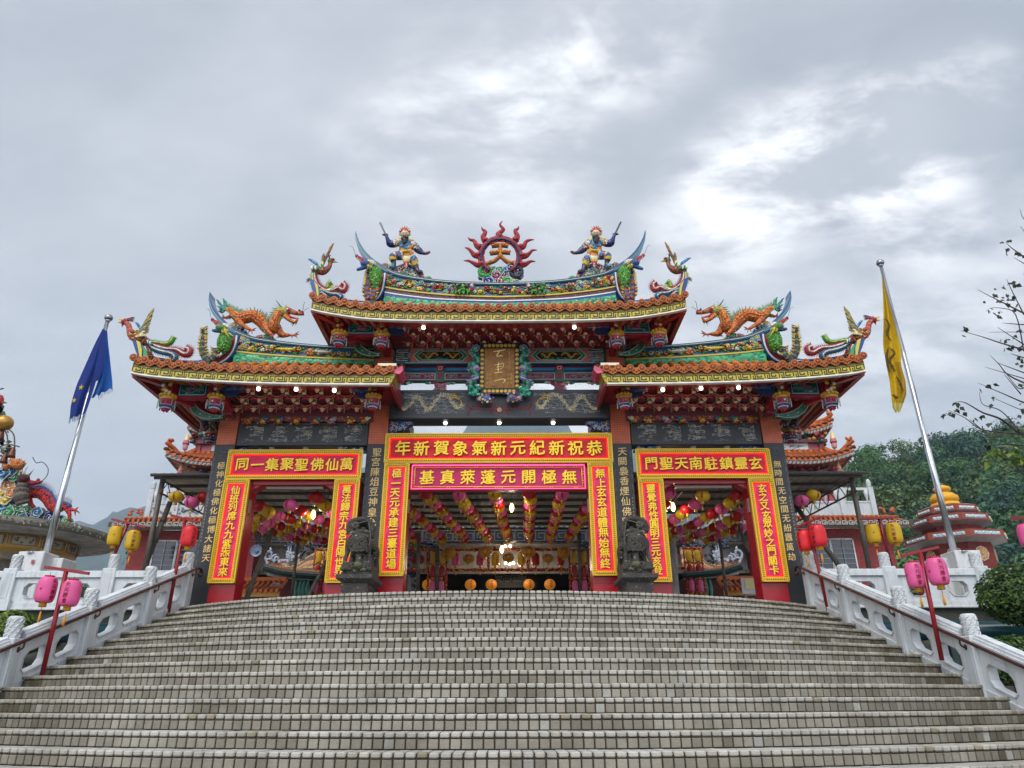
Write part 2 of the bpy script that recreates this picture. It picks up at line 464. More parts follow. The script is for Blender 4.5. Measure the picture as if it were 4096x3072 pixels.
def weave(scale, lo):
 """fine square grid of small tiles"""
 def f(t, tc, base, b):
  L = t.links
  sp = N(t, 'ShaderNodeSeparateXYZ'); L.new(tc.outputs['Object'], sp.inputs[0])
  ad = N(t, 'ShaderNodeMath', operation='ADD'); L.new(sp.outputs[0], ad.inputs[0]); L.new(sp.outputs[1], ad.inputs[1])
  fac = None
  for o in (ad.outputs[0], sp.outputs[2]):
   m = N(t, 'ShaderNodeMath', operation='MULTIPLY'); L.new(o, m.inputs[0]); m.inputs[1].default_value = scale
   fr = N(t, 'ShaderNodeMath', operation='FRACT'); L.new(m.outputs[0], fr.inputs[0])
   g = N(t, 'ShaderNodeMath', operation='GREATER_THAN'); L.new(fr.outputs[0], g.inputs[0]); g.inputs[1].default_value = 0.2
   if fac is None: fac = g.outputs[0]
   else:
    mm = N(t, 'ShaderNodeMath', operation='MULTIPLY'); L.new(fac, mm.inputs[0]); L.new(g.outputs[0], mm.inputs[1]); fac = mm.outputs[0]
  mr = N(t, 'ShaderNodeMapRange'); L.new(fac, mr.inputs['Value']); mr.inputs['To Min'].default_value = lo; mr.inputs['To Max'].default_value = 1.0
  vm = N(t, 'ShaderNodeVectorMath', operation='SCALE'); L.new(base, vm.inputs[0]); L.new(mr.outputs[0], vm.inputs['Scale'])
  return vm.outputs[0]
 return f
M = {
 'paint': mat('paint', 0.45, nscale=5, namp=0.18),
 'gloss': mat('gloss', 0.25, nscale=4, namp=0.12),
 'glaze': mat('glaze', 0.25, nscale=14, namp=0.25, voro=0.35, vscale=38, bump=0.9),
 'pebble': mat('pebble_mosaic', 0.3, namp=0.2, nscale=9, voro=0.6, vscale=15, bump=0.8),
 'smalltile': mat('small_tile_mosaic', 0.3, namp=0.25, nscale=6, extra=weave(26, 0.45)),
 'rooftile': mat('roof_tile', 0.5, spec=0.25, namp=0.3, nscale=5, bump=0.2, bscale=60, extra=streaks(0.5, '#3f2a18', 10, 6, 0.52, 0.8)),
 'white': mat('white_paint', 0.55, namp=0.1, nscale=3, gain=.86, bump=0.15, bscale=25,
 extra=chips(0.645, '#2c3036', 11.0, streaks(0.75, '#6b757b', 8, 0.9, 0.5, 0.82))),
 'blackstone': mat('black_granite', 0.42, namp=0.25, nscale=3, extra=speckle(160, 0.75, 1.3)),
 'orangetile': mat('orange_tile_cladding', 0.4, namp=0.2, nscale=4, extra=weave(17, 0.62)),
 'lionstone': mat('carved_stone', 0.85, namp=0.35, nscale=7, bump=0.9, bscale=28, extra=chips(0.6, '#8d9070', 16.0, speckle(60, 0.6, 1.35))),
 'step': mat('washed_granite_tile', 0.75, namp=0.22, nscale=2.2, bump=0.35, bscale=180, extra=speckle(150, 0.72, 1.28, streaks(0.5, '#4a4634', 2.2, 1.6, 0.5, 0.78))),
 'steprough': None,
 'brick': mat('red_brick', 0.75, namp=0.25, nscale=3, extra=bricky((0.75, 0.6, 0.6))),
 'steel': mat('stainless_steel', 0.28, 1.0, namp=0.1),
 'iron': mat('painted_iron', 0.5, namp=0.3, nscale=8),
 'cloth': mat('banner_cloth', 0.7, namp=0.14, nscale=2.5, bump=0.25, bscale=5),
 'flag': mat('flag_cloth', 0.8, namp=0.1, trans=0.35),
 'lantern': mat('lantern_plastic', 0.38, namp=0.08, trans=0.25),
 'gold': mat('gold_paint', 0.35, 0.55, namp=0.2, nscale=20),
 'wood': mat('gilded_wood', 0.35, 0.25, namp=0.0, extra=None),
 'leaf': mat('leaf', 0.5, namp=0.25, nscale=3, trans=0.3),
 'bark': mat('bark', 0.85, namp=0.35, nscale=12, bump=0.6),
 'canopy': mat('corrugated_sheet', 0.5, namp=0.25, nscale=2),
 'glass': mat('dark_window_glass', 0.08, namp=0.1, spec=0.8),
 'concrete': mat('weathered_concrete', 0.8, namp=0.3, nscale=2.5, bump=0.3, extra=streaks(0.6, '#20221f', 5, 0.8, 0.48, 0.7)),
 'bulb': mat('lit_bulb', 0.5, namp=0, emit=4.0),
 'neon': mat('red_neon', 0.5, namp=0, emit=1.7),
 'earth': mat('earth', 0.9, namp=0.3, nscale=0.3),
 'forest': mat('forest_hill', 0.9, namp=0.35, nscale=0.05),
}
def _speckstep():
 m = M['step']; t = m.node_tree
 return m
# ---------------------------------------------------------------- lettering
_gl = {}
def glyph(ch, bold=0.018):
 """outline of one character as a small solid, unit size, centred"""
 k = (ch, bold)
 if k in _gl: return _gl[k]
 cu = bpy.data.curves.new('glyph', 'FONT'); cu.body = ch; cu.size = 1.0
 cu.resolution_u = 2; cu.offset = bold; cu.extrude = 0.5; cu.fill_mode = 'BOTH'
 ob = bpy.data.objects.new('glyph', cu); COLL.objects.link(ob)
 dg = bpy.context.evaluated_depsgraph_get()
 me = bpy.data.meshes.new_from_object(ob.evaluated_get(dg))
 vs = [v.co.copy() for v in me.vertices]; fs = [tuple(p.vertices) for p in me.polygons]
 bpy.data.objects.remove(ob); bpy.data.curves.remove(cu); bpy.data.meshes.remove(me)
 if vs:
  cx = (min(v.x for v in vs) + max(v.x for v in vs)) / 2; cy = (min(v.y for v in vs) + max(v.y for v in vs)) / 2
  out = []
  for v in vs:
   x, y = v.x - cx, v.y - cy
   out.append(Vector((x, y + 0.07 * x + 0.012 * sin(9 * x + 4 * y), v.z)))
  vs = out
 _gl[k] = (vs, fs)
 return _gl[k]
def stamp(mb, ch, o, ux, uy, size, col, depth=0.012, bold=0.014, sx=1.0):
 vs, fs = glyph(ch, 0.0)
 o, ux, uy = Vector(o), Vector(ux).normalized(), Vector(uy).normalized(); n = ux.cross(uy)
 for k, (dx, dy) in enumerate(((0, 0),) if bold < .008 else ((-1, .3), (1, -.3), (.2, 1), (-.2, -1))):
  q = o + (ux * dx + uy * dy) * bold * size
  mb.add([q + ux * v.x * size * sx + uy * v.y * size + n * ((v.z + 0.5) * depth + k * .0006) for v in vs], fs, col)
def stamp_round(mb, ch, c, r, ang, z, size, col, depth=0.004, squash=None):
 """on the side of an upright round body; ang 0 faces the camera side (-Y)"""
 vs, fs = glyph(ch, 0.006)
 out = []
 for v in vs:
  a = ang + v.x * size / r; zz = z + v.y * size
  rr = (squash(zz) if squash else r) + 0.002 + (v.z + 0.5) * depth
  out.append(Vector((c[0] + rr * sin(a), c[1] - rr * cos(a), c[2] + zz)))
 mb.add(out, fs, col)
# ================================================================ ground, stairs, terrace, hills
STEP, RUN, CY, R11, NK = 0.15, 0.36, 21.98, 9.70, 11
ZT_ = 1.65 + STEP * NK
def arc_y(k, x): r = R11 + RUN * (NK - k); return CY - math.sqrt(max(r * r - x * x, 0.01))
def rail_x(y): return 6.22 + 0.1 * (14.75 - y)
def stair_z(y): return ZT_ - 0.4 * (14.6 - y)
g = MB(); g.box(-3000, 3000, -60, 6000, -0.4, 0.0, '#55574f')
tag(g.build('ground', M['earth']), kind='structure')
def make_stairs():
 base = MB(); mb = MB(); rr = random.Random(3)
 grout = '#463a2f'
 for k in range(-10, NK + 1):
  r = R11 + RUN * (NK - k); z = 1.65 + STEP * k
  a_end = math.asin(min(0.99, 7.4 / r)); n = 64
  ro, ri = r - 0.016, r - RUN - 0.9
  pts_o, pts_i = [], []
  for i in range(n + 1):
   a = -a_end + 2 * a_end * i / n
   pts_o.append((ro * sin(a), CY - ro * cos(a))); pts_i.append((ri * sin(a), CY - ri * cos(a)))
  vs = []
  for (x, y), (xi, yi) in zip(pts_o, pts_i):
   vs += [(x, y, z - STEP - 0.05), (x, y, z - 0.012), (xi, yi, z - 0.012)]
  fs = []
  for i in range(n):
   o = i * 3
   fs += [(o, o + 3, o + 4, o + 1), (o + 1, o + 4, o + 5, o + 2)]
  base.add(vs, fs, grout)
  if k < -7: continue
  pitch = 0.107 / r; off = rr.random() * pitch
  na = int(2 * a_end / pitch)
  for i in range(na):
   a = -a_end + off + (i + 0.5) * pitch
   x, y = r * sin(a), CY - r * cos(a)
   if abs(x) > rail_x(y) + 0.05: continue
   T = Vector((cos(a), sin(a), 0)); R_ = Vector((-sin(a), cos(a), 0)); U = Vector((0, 0, 1))
   w = 0.0493
   edge = min(1.0, max(0.0, (rail_x(y) - abs(x)) / 3.2))
   side_dark = 1 - edge  # colour darkens towards the rails, standing in for gaps seen at a slant
   q = rr.random()
   # slow stains that drift over the flight, plus single tiles of their own shade
   st = .5 + .25 * sin(a * 23 + k * .7) + .25 * sin(a * 57 - k * 1.3 + 2) ; st = max(0, st - .35) * 1.1
   dirt_and_side = min(1, .18 * q + .55 * st * rr.random() + .75 * side_dark * (.4 + .6 * rr.random()))
   cn = vary(mixc('#a5a49c', '#6f6856', dirt_and_side), 0.07, rr)
   if rr.random() < .012: cn = vary('#857e6a', .1, rr)
   jz = rr.uniform(-0.0025, 0.0025); jo = rr.uniform(-0.004, 0.004)
   mb.obox(Vector((x, y, 0)) - R_ * (0.016 + jo - 0.055) + U * (z - 0.0245 + jz), T * (w - .0035 - rr.uniform(0, .0015)), R_ * 0.055, U * 0.0235, cn, 0.011)
   # tread tiles behind
   ct = vary(mixc('#a9a9a4', '#85826f', dirt_and_side), 0.07, rr)
   mb.obox(Vector((x, y, 0)) + R_ * 0.158 + U * (z - 0.018 + jz), T * (w - .002), R_ * 0.051, U * 0.0145, ct)
   mb.obox(Vector((x, y, 0)) + R_ * 0.27 + U * (z - 0.018 + jz), T * (w - .002), R_ * 0.055, U * 0.0145, ct)
   # riser tile
   q2 = rr.random()
   d2 = min(1, .30 * q2 + .75 * st * (.4 + .6 * rr.random()) + .8 * side_dark * (.4 + .6 * rr.random()))
   cr = mixc('#8b877c', '#4b4537', d2)
   if rr.random() < 0.012: cr = C('#8f8f88')
   cr = vary(cr, 0.11, rr)
   mb.obox(Vector((x, y, 0)) + R_ * (0.014 + rr.uniform(-0.003, 0.003)) + U * (z - 0.1045), T * (w - 0.0035), R_ * 0.02, U * 0.0435, cr, 0.006)
 o = mb.build('stairs', M['step']); tag(o, kind='structure')
 b = base.build('stair_bed', M['earth'], o)
make_stairs()
def make_terrace():
 # paved floor behind the top step, one curved front edge
 n = 60; r = R11 + 0.0; top = []; a_end = math.asin(6.6 / r)
 ri = r - 0.3
 front = [(ri * sin(-a_end + 2 * a_end * i / n), CY - ri * cos(-a_end + 2 * a_end * i / n)) for i in range(n + 1)]
 mb = MB(); z = ZT_ - 0.009
 poly = [Vector((x, y, z)) for x, y in front] + [Vector((7.0, 15.2, z)), Vector((40, 15.2, z)), Vector((40, 60, z)), Vector((-40, 60, z)), Vector((-40, 15.2, z)), Vector((-7.0, 15.2, z))]
 mb.prism(poly, (0, 0, -0.3), '#a8a6a0')
 o = mb.build('terrace', M['concrete']); tag(o, kind='structure')
 for sx in (-1, 1):
  w = MB()
  w.box(sx * 6.75, sx * 40, 15.02, 16.0, 0, ZT_ - 0.012, '#34382f')
  for i in range(26):
   xx = sx * (7.0 + rnd.random() * 6.5); zz = rnd.uniform(1.2, 2.8)
   w.blob((xx, 15.02, zz), (rnd.uniform(.25, .5), .1, rnd.uniform(.15, .3)), vary('#33372f', .3), 8, 5, jit=.1)
  t = w.build('retaining_wall', M['concrete'])
  tag(t, 'dark mossy retaining wall under the white railing on the %s of the stairs' % ('left' if sx < 0 else 'right'), 'wall')
  f = MB()
  for j in range(8):
   y0, y1 = 4.2 + j * 1.32, 4.2 + (j + 1) * 1.32
   x0, x1 = rail_x(y0), rail_x(y1); z0, z1 = stair_z(y0) - 0.12, stair_z(y1) - 0.12
   f.add([(sx * x0, y0, -.1), (sx * x1, y1, -.1), (sx * x1, y1, z1), (sx * x0, y0, z0),
 (sx * (x0 + .3), y0, -.1), (sx * (x1 + .3), y1, -.1), (sx * (x1 + .3), y1, z1), (sx * (x0 + .3), y0, z0)],
 [(0, 1, 2, 3), (7, 6, 5, 4), (3, 2, 6, 7), (0, 3, 7, 4), (1, 5, 6, 2)], '#c9cccb')
  c = f.build('stair_cheek', M['white'])
  tag(c, kind='structure')
make_terrace()
# ---------------------------------------------------------------- hills
def make_mountains():
 sky = [(-3, .07), (-1.5, .10), (-.85, .185), (-.72, .212), (-.645, .232), (-.60, .236), (-.57, .246), (-.535, .252), (-.42, .25), (-.3, .27), (-.18, .315),
 (-.1, .345), (-.074, .36), (-.045, .405), (-.02, .425), (.02, .425), (.05, .405), (.078, .36), (.11, .345), (.3, .33), (.46, .318), (.52, .31), (.6, .29), (.9, .24), (1.6, .15), (3, .07)]
 mb = MB(); rr = random.Random(5)
 n = 620; rows = []
 dist = [(700, 0.0), (1000, .22), (1300, .55), (1600, .84), (1850, 1.0), (2200, .8), (2700, .35), (3200, 0)]
 for d, f in dist:
  row = []
  for i in range(n + 1):
   t = -3 + 6 * i / n
   az = math.atan(t)
   h = interp(sky, t) * 1850 * f
   bump_ = sin(t * 37) * 8 + sin(t * 91 + d) * 7 + sin(t * 13 + d * .01) * 14 + rr.uniform(-5, 5)
   row.append(Vector((t * d + bump_, d + sin(t * 23 + d) * 40, max(-2, h + (bump_ * .35 + rr.uniform(-6, 6)) * f))))
  rows.append(row)
 mb.sheet(rows, '#1f3a3a', cols=lambda i, k: vary('#1c3836', .3, rr))
 tag(mb.build('mountains', M['forest']), kind='structure')
make_mountains()
# ================================================================ the temple gate
YC = 15.45
gate = thing('temple_gate', 'ornate three bay temple gate with upturned orange tiled roofs at the top of the stairs', 'gate', (0, YC, ZT_))
RED, DRED, ORNG, GOLD, YEL = '#8e0f1c', '#5c0a14', '#b05a2c', '#c39a2e', '#c9b53a'
TEAL, BLUE, NAVY, GRN, LIME = '#0f5f58', '#1d5c86', '#18306e', '#1f7a4a', '#7fae38'
CREAM, WHT, PINK = '#cdb694', '#d3d6d6', '#b5607a'
SIDES = ((-1, 'left'), (1, 'right'))
# ---- pillars
PILLTXT = {(-1, 0): '極神化極佛化極博大諸天', (-1, 1): '聖宮陳俎豆神皇允', (1, 1): '天闕裊香煙仙佛賜', (1, 0): '無時間无空間无紛囂萬劫'}
LETM = M['letter'] = mat('yellow_lettering', 0.35, namp=0.06)
def make_pillars():
 for sx, nm in SIDES:
  for inner in (0, 1):
   xa, xb = ((2.53, 2.99) if inner else (5.97, 6.43))
   x0, x1 = sorted((sx * xa, sx * xb)); zt = 9.3 if inner else 7.75
   mb = MB(); mb.box(x0, x1, 15.22, 15.68, ZT_ - .05, 6.91, '#26292d', .012)
   p = mb.build('pillar', M['blackstone'], gate)
   tp = MB(); tp.box(x0 + .015, x1 - .015, 15.235, 15.665, 6.91, zt, '#b85c3a')
   tp.build('pillar_shaft', M['orangetile'], p)
   ln = MB(); e = 0.03
   for xx in (x0 + e, x1 - e):
    z = ZT_ + .65
    while z < 6.55:
     w = rnd.uniform(.1, .22); dx = .02 if xx < (x0 + x1) / 2 else -.02
     ln.box(xx - .0025, xx + .0025, 15.2165, 15.2195, z, z + w, '#6d747a'); ln.box(xx + dx - .0025, xx + dx + .0025, 15.2165, 15.2195, z + w * .5, z + w * 1.2, '#6d747a')
     ln.box(min(xx, xx + dx), max(xx, xx + dx), 15.2165, 15.2195, z + w, z + w + .005, '#6d747a'); z += w * 1.25
   ln.box(x0 + .005, x1 - .005, 15.2165, 15.2195, 5.34, 5.346, '#4c5258')
   for q in range(2 if inner else 5):
    pts = [Vector(((x0 + x1) / 2 + rnd.uniform(-.11, .11), 15.217, 6.7 + rnd.uniform(-.09, .09))) for _ in range(5)]
    if not inner: ln.tube(smooth(pts, 4), .003, 3, '#646c72')
   ln.build('etched_border', M['paint'], p)
   tx = MB(); s = PILLTXT[(sx, inner)]
   for i, ch in enumerate(s):
    z = (6.71 - .227 * i) if inner else (6.41 - .204 * i)
    stamp(tx, ch, ((x0 + x1) / 2 + rnd.uniform(-.012, .012), 15.2185, z), (1, 0, 0), (0, 0, 1), .215 if inner else .18, '#e6c47c', .004, .006)
   if not inner or sx > 0:
    xs = x0 + .06 if sx < 0 else x1 - .07
    for i in range(13): tx.box(xs - .012, xs + .012, 15.2155, 15.2185, 5.62 - i * .075 + rnd.uniform(0, .01), 5.66 - i * .075, '#7b7258')
   tx.build('lettering', LETM, p)
make_pillars()
# ---- etched black lintels
def squiggle(mb, x0, x1, z0, z1, y, n, cols, r=.0042, rr=rnd, curl=True):
 for _ in range(n):
  cx, cz = rr.uniform(x0, x1), rr.uniform(z0, z1); R = rr.uniform(.02, .055); a = rr.uniform(0, 6.28); d = rr.choice((-1, 1))
  pts = []
  for i in range(9):
   q = i / 8; an = a + d * q * 5.5; ra = R * (1 - .75 * q)
   pts.append(Vector((min(max(cx + ra * cos(an), x0), x1), y, min(max(cz + ra * sin(an), z0), z1))))
  mb.tube(pts, r, 3, rr.choice(cols), sm=False, flat=.6)
  mb.tube(smooth([Vector((cx, y, cz)), Vector((min(cx + rr.uniform(.03, .16), x1), y, cz + rr.uniform(-.02, .02))), Vector((min(cx + rr.uniform(.12, .24), x1), y, min(max(cz + rr.uniform(-.05, .05), z0), z1)))], 3), r * .8, 3, rr.choice(cols), sm=False)
def make_lintels():
 for sx, nm in SIDES:
  x0, x1 = sorted((sx * 2.99, sx * 5.97))
  mb = MB(); mb.box(x0, x1, 15.25, 15.6, 6.88, 7.44, '#2a2e33', .015)
  o = mb.build('lintel', M['blackstone'], gate)
  e = MB(); y = 15.247; rr = random.Random(11 + sx)
  for zz in (6.92, 7.40): e.box(x0 + .05, x1 - .05, y - .002, y + .001, zz - .003, zz + .003, '#555b60')
  for fx in range(5):
   cx = x0 + .38 + fx * .56
   squiggle(e, cx - .2, cx + .2, 6.98, 7.36, y, 20, ['#a8afb3', '#8d9499', '#b8b8aa'], .0055, rr=rr)
   squiggle(e, cx - .12, cx + .12, 7.05, 7.33, y, 3, ['#b8a060'], .004, rr)
  squiggle(e, x0 + .1, x1 - .1, 6.95, 7.02, y, 16, ['#7d8489'], .003, rr)
  e.build('etching', M['paint'], o)
  for q in (0, 1):
   br = MB(); xa = x0 if q == 0 else x1; d = 1 if q == 0 else -1
   for j in range(16): br.blob((xa + d * rnd.uniform(.03, .55), 15.35, 6.86 - rnd.uniform(0, .12)), (.06, .05, .035), rnd.choice(['#123a66', '#1a2c5c', '#2b5d8a', '#7f8c9c']), 6, 4)
   br.build('sparrow_brace', M['gloss'], gate)
 mb = MB(); mb.box(-2.53, 2.53, 15.15, 15.65, 7.49, 8.21, '#2a2e33', .015)
 o = mb.build('lintel', M['blackstone'], gate)
 e = MB(); y = 15.147; rr = random.Random(4)
 for zz in (7.535, 8.165): e.box(-2.45, 2.45, y - .002, y + .001, zz - .003, zz + .003, '#5a6166')
 for i in range(40): e.box(-2.45 + i * .1225, -2.45 + i * .1225 + .07, y - .002, y + .001, 7.56, 7.565, '#555c61')
 for sx in (-1, 1):
  path = smooth([Vector((sx * a, y, b)) for a, b in ((2.28, 7.78), (2.18, 7.72), (2.05, 7.84), (1.95, 8.02), (1.82, 7.98), (1.72, 7.76), (1.6, 7.74), (1.48, 7.92), (1.36, 8.07), (1.2, 8.06), (1.08, 7.88), (.98, 7.76), (.86, 7.82))], 5)
  rs = resample([.012, .03, .04, .045, .045, .045, .04, .03], len(path))
  for i, p in enumerate(path):
   for k in range(9):
    e.blob(p + Vector((rr.uniform(-1, 1) * rs[i], 0, rr.uniform(-1.2, 1.2) * rs[i])), (.013, .004, .013), rr.choice(['#c9ba84', '#b0a988', '#d8c890', '#8a8f94']), 5, 3)
  squiggle(e, min(sx * .8, sx * 2.3), max(sx * .8, sx * 2.3), 7.62, 8.12, y, 90, ['#959da2', '#a8afb3', '#848b90'], .0045, rr)
  for a, b, c2, d2 in ((.98, 8.05, 1.2, 8.13), (.98, 8.0, 1.22, 8.06), (.92, 7.98, 1.06, 8.12)):
   e.tube(smooth([Vector((sx * a, y, b)), Vector((sx * (a + c2) / 2, y, b + .01)), Vector((sx * c2, y, d2))], 3), [.02, .016, .004], 4, '#c9a238')
  e.tube(smooth([Vector((sx * .9, y, 7.95)), Vector((sx * .87, y, 7.85)), Vector((sx * .92, y, 7.76))], 3), .012, 4, '#c9a238')
  for pp in (((.12, 7.70), (.4, 7.74), (.66, 7.72)), ((.66, 7.72), (.74, 7.82), (.72, 7.9)), ((.66, 7.72), (.72, 7.64), (.7, 7.58)), ((.2, 7.7), (.16, 7.76), (.2, 7.8)), ((.2, 7.7), (.16, 7.64), (.2, 7.6)), ((.45, 7.74), (.5, 7.8), (.62, 7.8))):
   e.tube(smooth([Vector((sx * a, y, b)) for a, b in pp], 3), .014, 4, '#8e2430')
 e.lathe((0, y, 7.7), [(.075, 0), (.075, .004)], 18, '#8e2430', ax=Matrix.Rotation(pi / 2, 3, 'X')); e.lathe((0, y - .003, 7.7), [(.055, 0), (.055, .004)], 18, '#b9b8a8', ax=Matrix.Rotation(pi / 2, 3, 'X'))
 e.lathe((0, y - .006, 7.7), [(.03, 0), (.03, .006)], 14, '#c9922e', ax=Matrix.Rotation(pi / 2, 3, 'X'))
 for i in range(9):
  a = i * 2 * pi / 9; e.spike((.08 * cos(a), y, 7.7 + .08 * sin(a)), (.07 * cos(a), 0, .07 * sin(a)), .014, '#8e2430')
 e.build('etching', M['paint'], o)
 for sx, nm in SIDES:
  b = MB(); rr = random.Random(9)
  poly = [(2.53, 7.49), (1.97, 7.49), (2.02, 7.4), (2.12, 7.36), (2.2, 7.28), (2.34, 7.25), (2.42, 7.16), (2.53, 7.14)]
  b.prism([Vector((sx * a, 15.3, z)) for a, z in poly], (0, .14, 0), '#1c3f74')
  for _ in range(34):
   t = rr.random(); px = 2.05 + .46 * t; pz = 7.45 - rr.random() * (.06 + .26 * t)
   b.tube([Vector((sx * (px + .035 * cos(a * .9)), 15.295, pz + .03 * sin(a * .9))) for a in range(6)], .008, 3, rr.choice(['#c2cbd6', '#9fb3c8', '#27589a', '#7c2440', '#d0b070']))
  b.build('sparrow_brace', M['gloss'], gate)
  b = MB(); b.box(sx * 2.53, sx * 2.3, 15.35, 15.45, 6.8, 7.2, '#6a0d16'); b.box(sx * 2.535, sx * 2.43, 15.2, 15.36, 7.0, 7.13, '#a7a39c')
  b.build('brace_post', M['paint'], gate)
make_lintels()
# ---- the painted bay above the central lintel
def make_painted():
 mb = MB(); rr = random.Random(21); y0, y1 = 15.3, 15.6
 mb.box(-2.53, 2.53, y0, y1, 8.94, 9.38, '#0f4f5c')
 F = lambda x0, x1, z0, z1, c, d: mb.box(x0, x1, y0 - d, y0, z0, z1, c)
 F(-2.5, 2.5, 8.955, 9.365, '#2a6c9c', .004)
 def hexa(cx, w, h, pt, d, c):
  mb.prism([Vector((cx + a * w, y0 - d, 9.16 + b * h)) for a, b in ((-1, 0), (-1 + pt, -1), (1 - pt, -1), (1, 0), (1 - pt, 1), (-1 + pt, 1))], (0, d - .001, 0), c)
 for sx in (-1, 1):
  cx = sx * 1.42
  F(min(sx * .5, sx * 2.1), max(sx * .5, sx * 2.1), 8.97, 9.35, '#b9695c', .006)
  for w, h, c, d in ((.94, .19, '#c9cfc8', .0075), (.92, .178, '#0e6a5a', .009), (.80, .17, '#b9695c', .0105), (.66, .15, '#cfd6cc', .012), (.645, .14, '#0f7a60', .0135), (.56, .115, '#c9cfc8', .015), (.545, .105, '#0e1412', .0165)):
   hexa(cx, w, h, .2 if w < .8 else .12, d, c)
  for q in range(2):
   dx = (q * 2 - 1)
   pth = smooth([Vector((cx + dx * a, y0 - .02, 9.16 + b)) for a, b in ((.06, .0), (.12, .06), (.2, .05), (.26, -.04), (.32, -.05), (.38, .03), (.44, .05))], 4)
   mb.tube(pth, [.02, .026, .026, .022, .012], 5, '#b8912e')
   for p in pth[::3]: mb.spike(p, (rr.uniform(-.03, .03), -.01, rr.choice((-.05, .05))), .01, '#b8912e')
   squiggle(mb, cx + dx * .28 - .2, cx + dx * .28 + .2, 9.07, 9.25, y0 - .02, 9, ['#a8842a', '#7f6a2c'], .005, rr)
  squiggle(mb, cx - .5, cx + .5, 9.06, 9.1, y0 - .018, 6, ['#2c8a86'], .008, rr)
  for a in (-.78, .78): squiggle(mb, cx + a - .07, cx + a + .07, 9.02, 9.3, y0 - .014, 16, ['#3b78b0', '#7c3a68', '#d0b6a8', '#2f6a60'], .007, rr)
  for k in range(3):
   xo = sx * (2.5 - k * .02); c = ['#123a7a', '#c3ccd0', '#14604e'][k]
   for zz in (9.06, 9.28): F(min(xo, sx * 2.2), max(xo, sx * 2.2), zz - .06 + k * .02, zz + .06 - k * .02, c, .016 + k * .002)
   F(min(sx * 2.5, sx * 2.28), max(sx * 2.5, sx * 2.28), 9.14 + k * .01, 9.19 - k * .01, ['#c9cfc8', '#14604e', '#0e1412'][k], .016 + k * .002)
  squiggle(mb, min(sx * 2.3, sx * 2.48), max(sx * 2.3, sx * 2.48), 8.99, 9.32, y0 - .023, 12, ['#b8912e', '#8a7a34'], .005, rr)
 mb.build('painted_beam', M['gloss'], gate)
 b = MB()
 b.tube([(-2.53, 15.42, 8.85), (2.53, 15.42, 8.85)], .05, 10, '#2a6ea2')
 b.box(-2.53, 2.53, 15.44, 15.6, 8.89, 8.94, '#7a0f1c'); b.box(-2.53, 2.53, 15.46, 15.58, 8.76, 8.80, '#6a0d18')
 for x in (-2.42, -1.42, -.62, .62, 1.42, 2.42):
  b.box(x - .09, x + .09, 15.33, 15.5, 8.77, 8.93, '#7c1324'); b.box(x - .05, x + .05, 15.325, 15.33, 8.81, 8.89, '#c7a6a0'); b.box(x - .035, x + .035, 15.32, 15.326, 8.825, 8.875, '#8a1a2a')
 b.build('tie_beam', M['gloss'], gate)
 c = MB()
 c.box(-2.53, 2.53, 15.36, 15.5, 8.53, 8.76, '#116257')
 for x0, x1 in ((-2.36, -1.53), (-1.31, -.52), (.52, 1.31), (1.53, 2.36)):
  c.box(x0, x1, 15.352, 15.36, 8.56, 8.73, '#c0b0b4'); c.box(x0 + .02, x1 - .02, 15.348, 15.354, 8.575, 8.715, '#5e1740')
  squiggle(c, x0 + .05, x1 - .05, 8.6, 8.69, 15.344, 26, ['#b58a98', '#8a4060', '#7fa898', '#a06a80'], .006, rr)
 for x in (-2.42, -1.42, -.46, .46, 1.42, 2.42):
  c.box(x - .1, x + .1, 15.33, 15.5, 8.5, 8.78, '#0f6a5a'); c.box(x - .06, x + .06, 15.325, 15.33, 8.56, 8.72, '#8a2038')
 c.build('carved_frieze', M['gloss'], gate)
 d = MB()
 for x, w in ((-2.44, .09), (-1.42, .16), (1.42, .16), (2.44, .09)):
  d.prism([Vector((x - w * 1.5, 15.38, 8.21)), Vector((x + w * 1.5, 15.38, 8.21)), Vector((x + w * .7, 15.38, 8.36)), Vector((x + w, 15.38, 8.53)), Vector((x - w, 15.38, 8.53)), Vector((x - w * .7, 15.38, 8.36))], (0, .1, 0), '#7c1a34')
  squiggle(d, x - w, x + w, 8.24, 8.5, 15.375, 12, ['#c79aa8', '#a04058', '#d0c4b8'], .007, rr)
  for s in (-1, 1):
   if abs(x + s * .3) > 2.5: continue
   for j in range(6):
    d.blob((x + s * (.12 + j * .04), 15.42, 8.52 - rr.uniform(0, .08) * (1 - j / 8)), (.05, .04, .035), rr.choice(['#116a58', '#1d8a70', '#b08a94', '#7a2a48', '#c8b8a8']), 6, 4)
 for s in (-1, 1):
  for j in range(9): d.blob((s * (.5 + j * .035), 15.42, 8.5 - rr.uniform(0, .2) * (1 - j / 9)), (.05, .04, .04), rr.choice(['#116a58', '#1d8a70', '#b08a94', '#7a2a48', '#c8b8a8']), 6, 4)
 d.build('openwork_support', M['gloss'], gate)
make_painted()
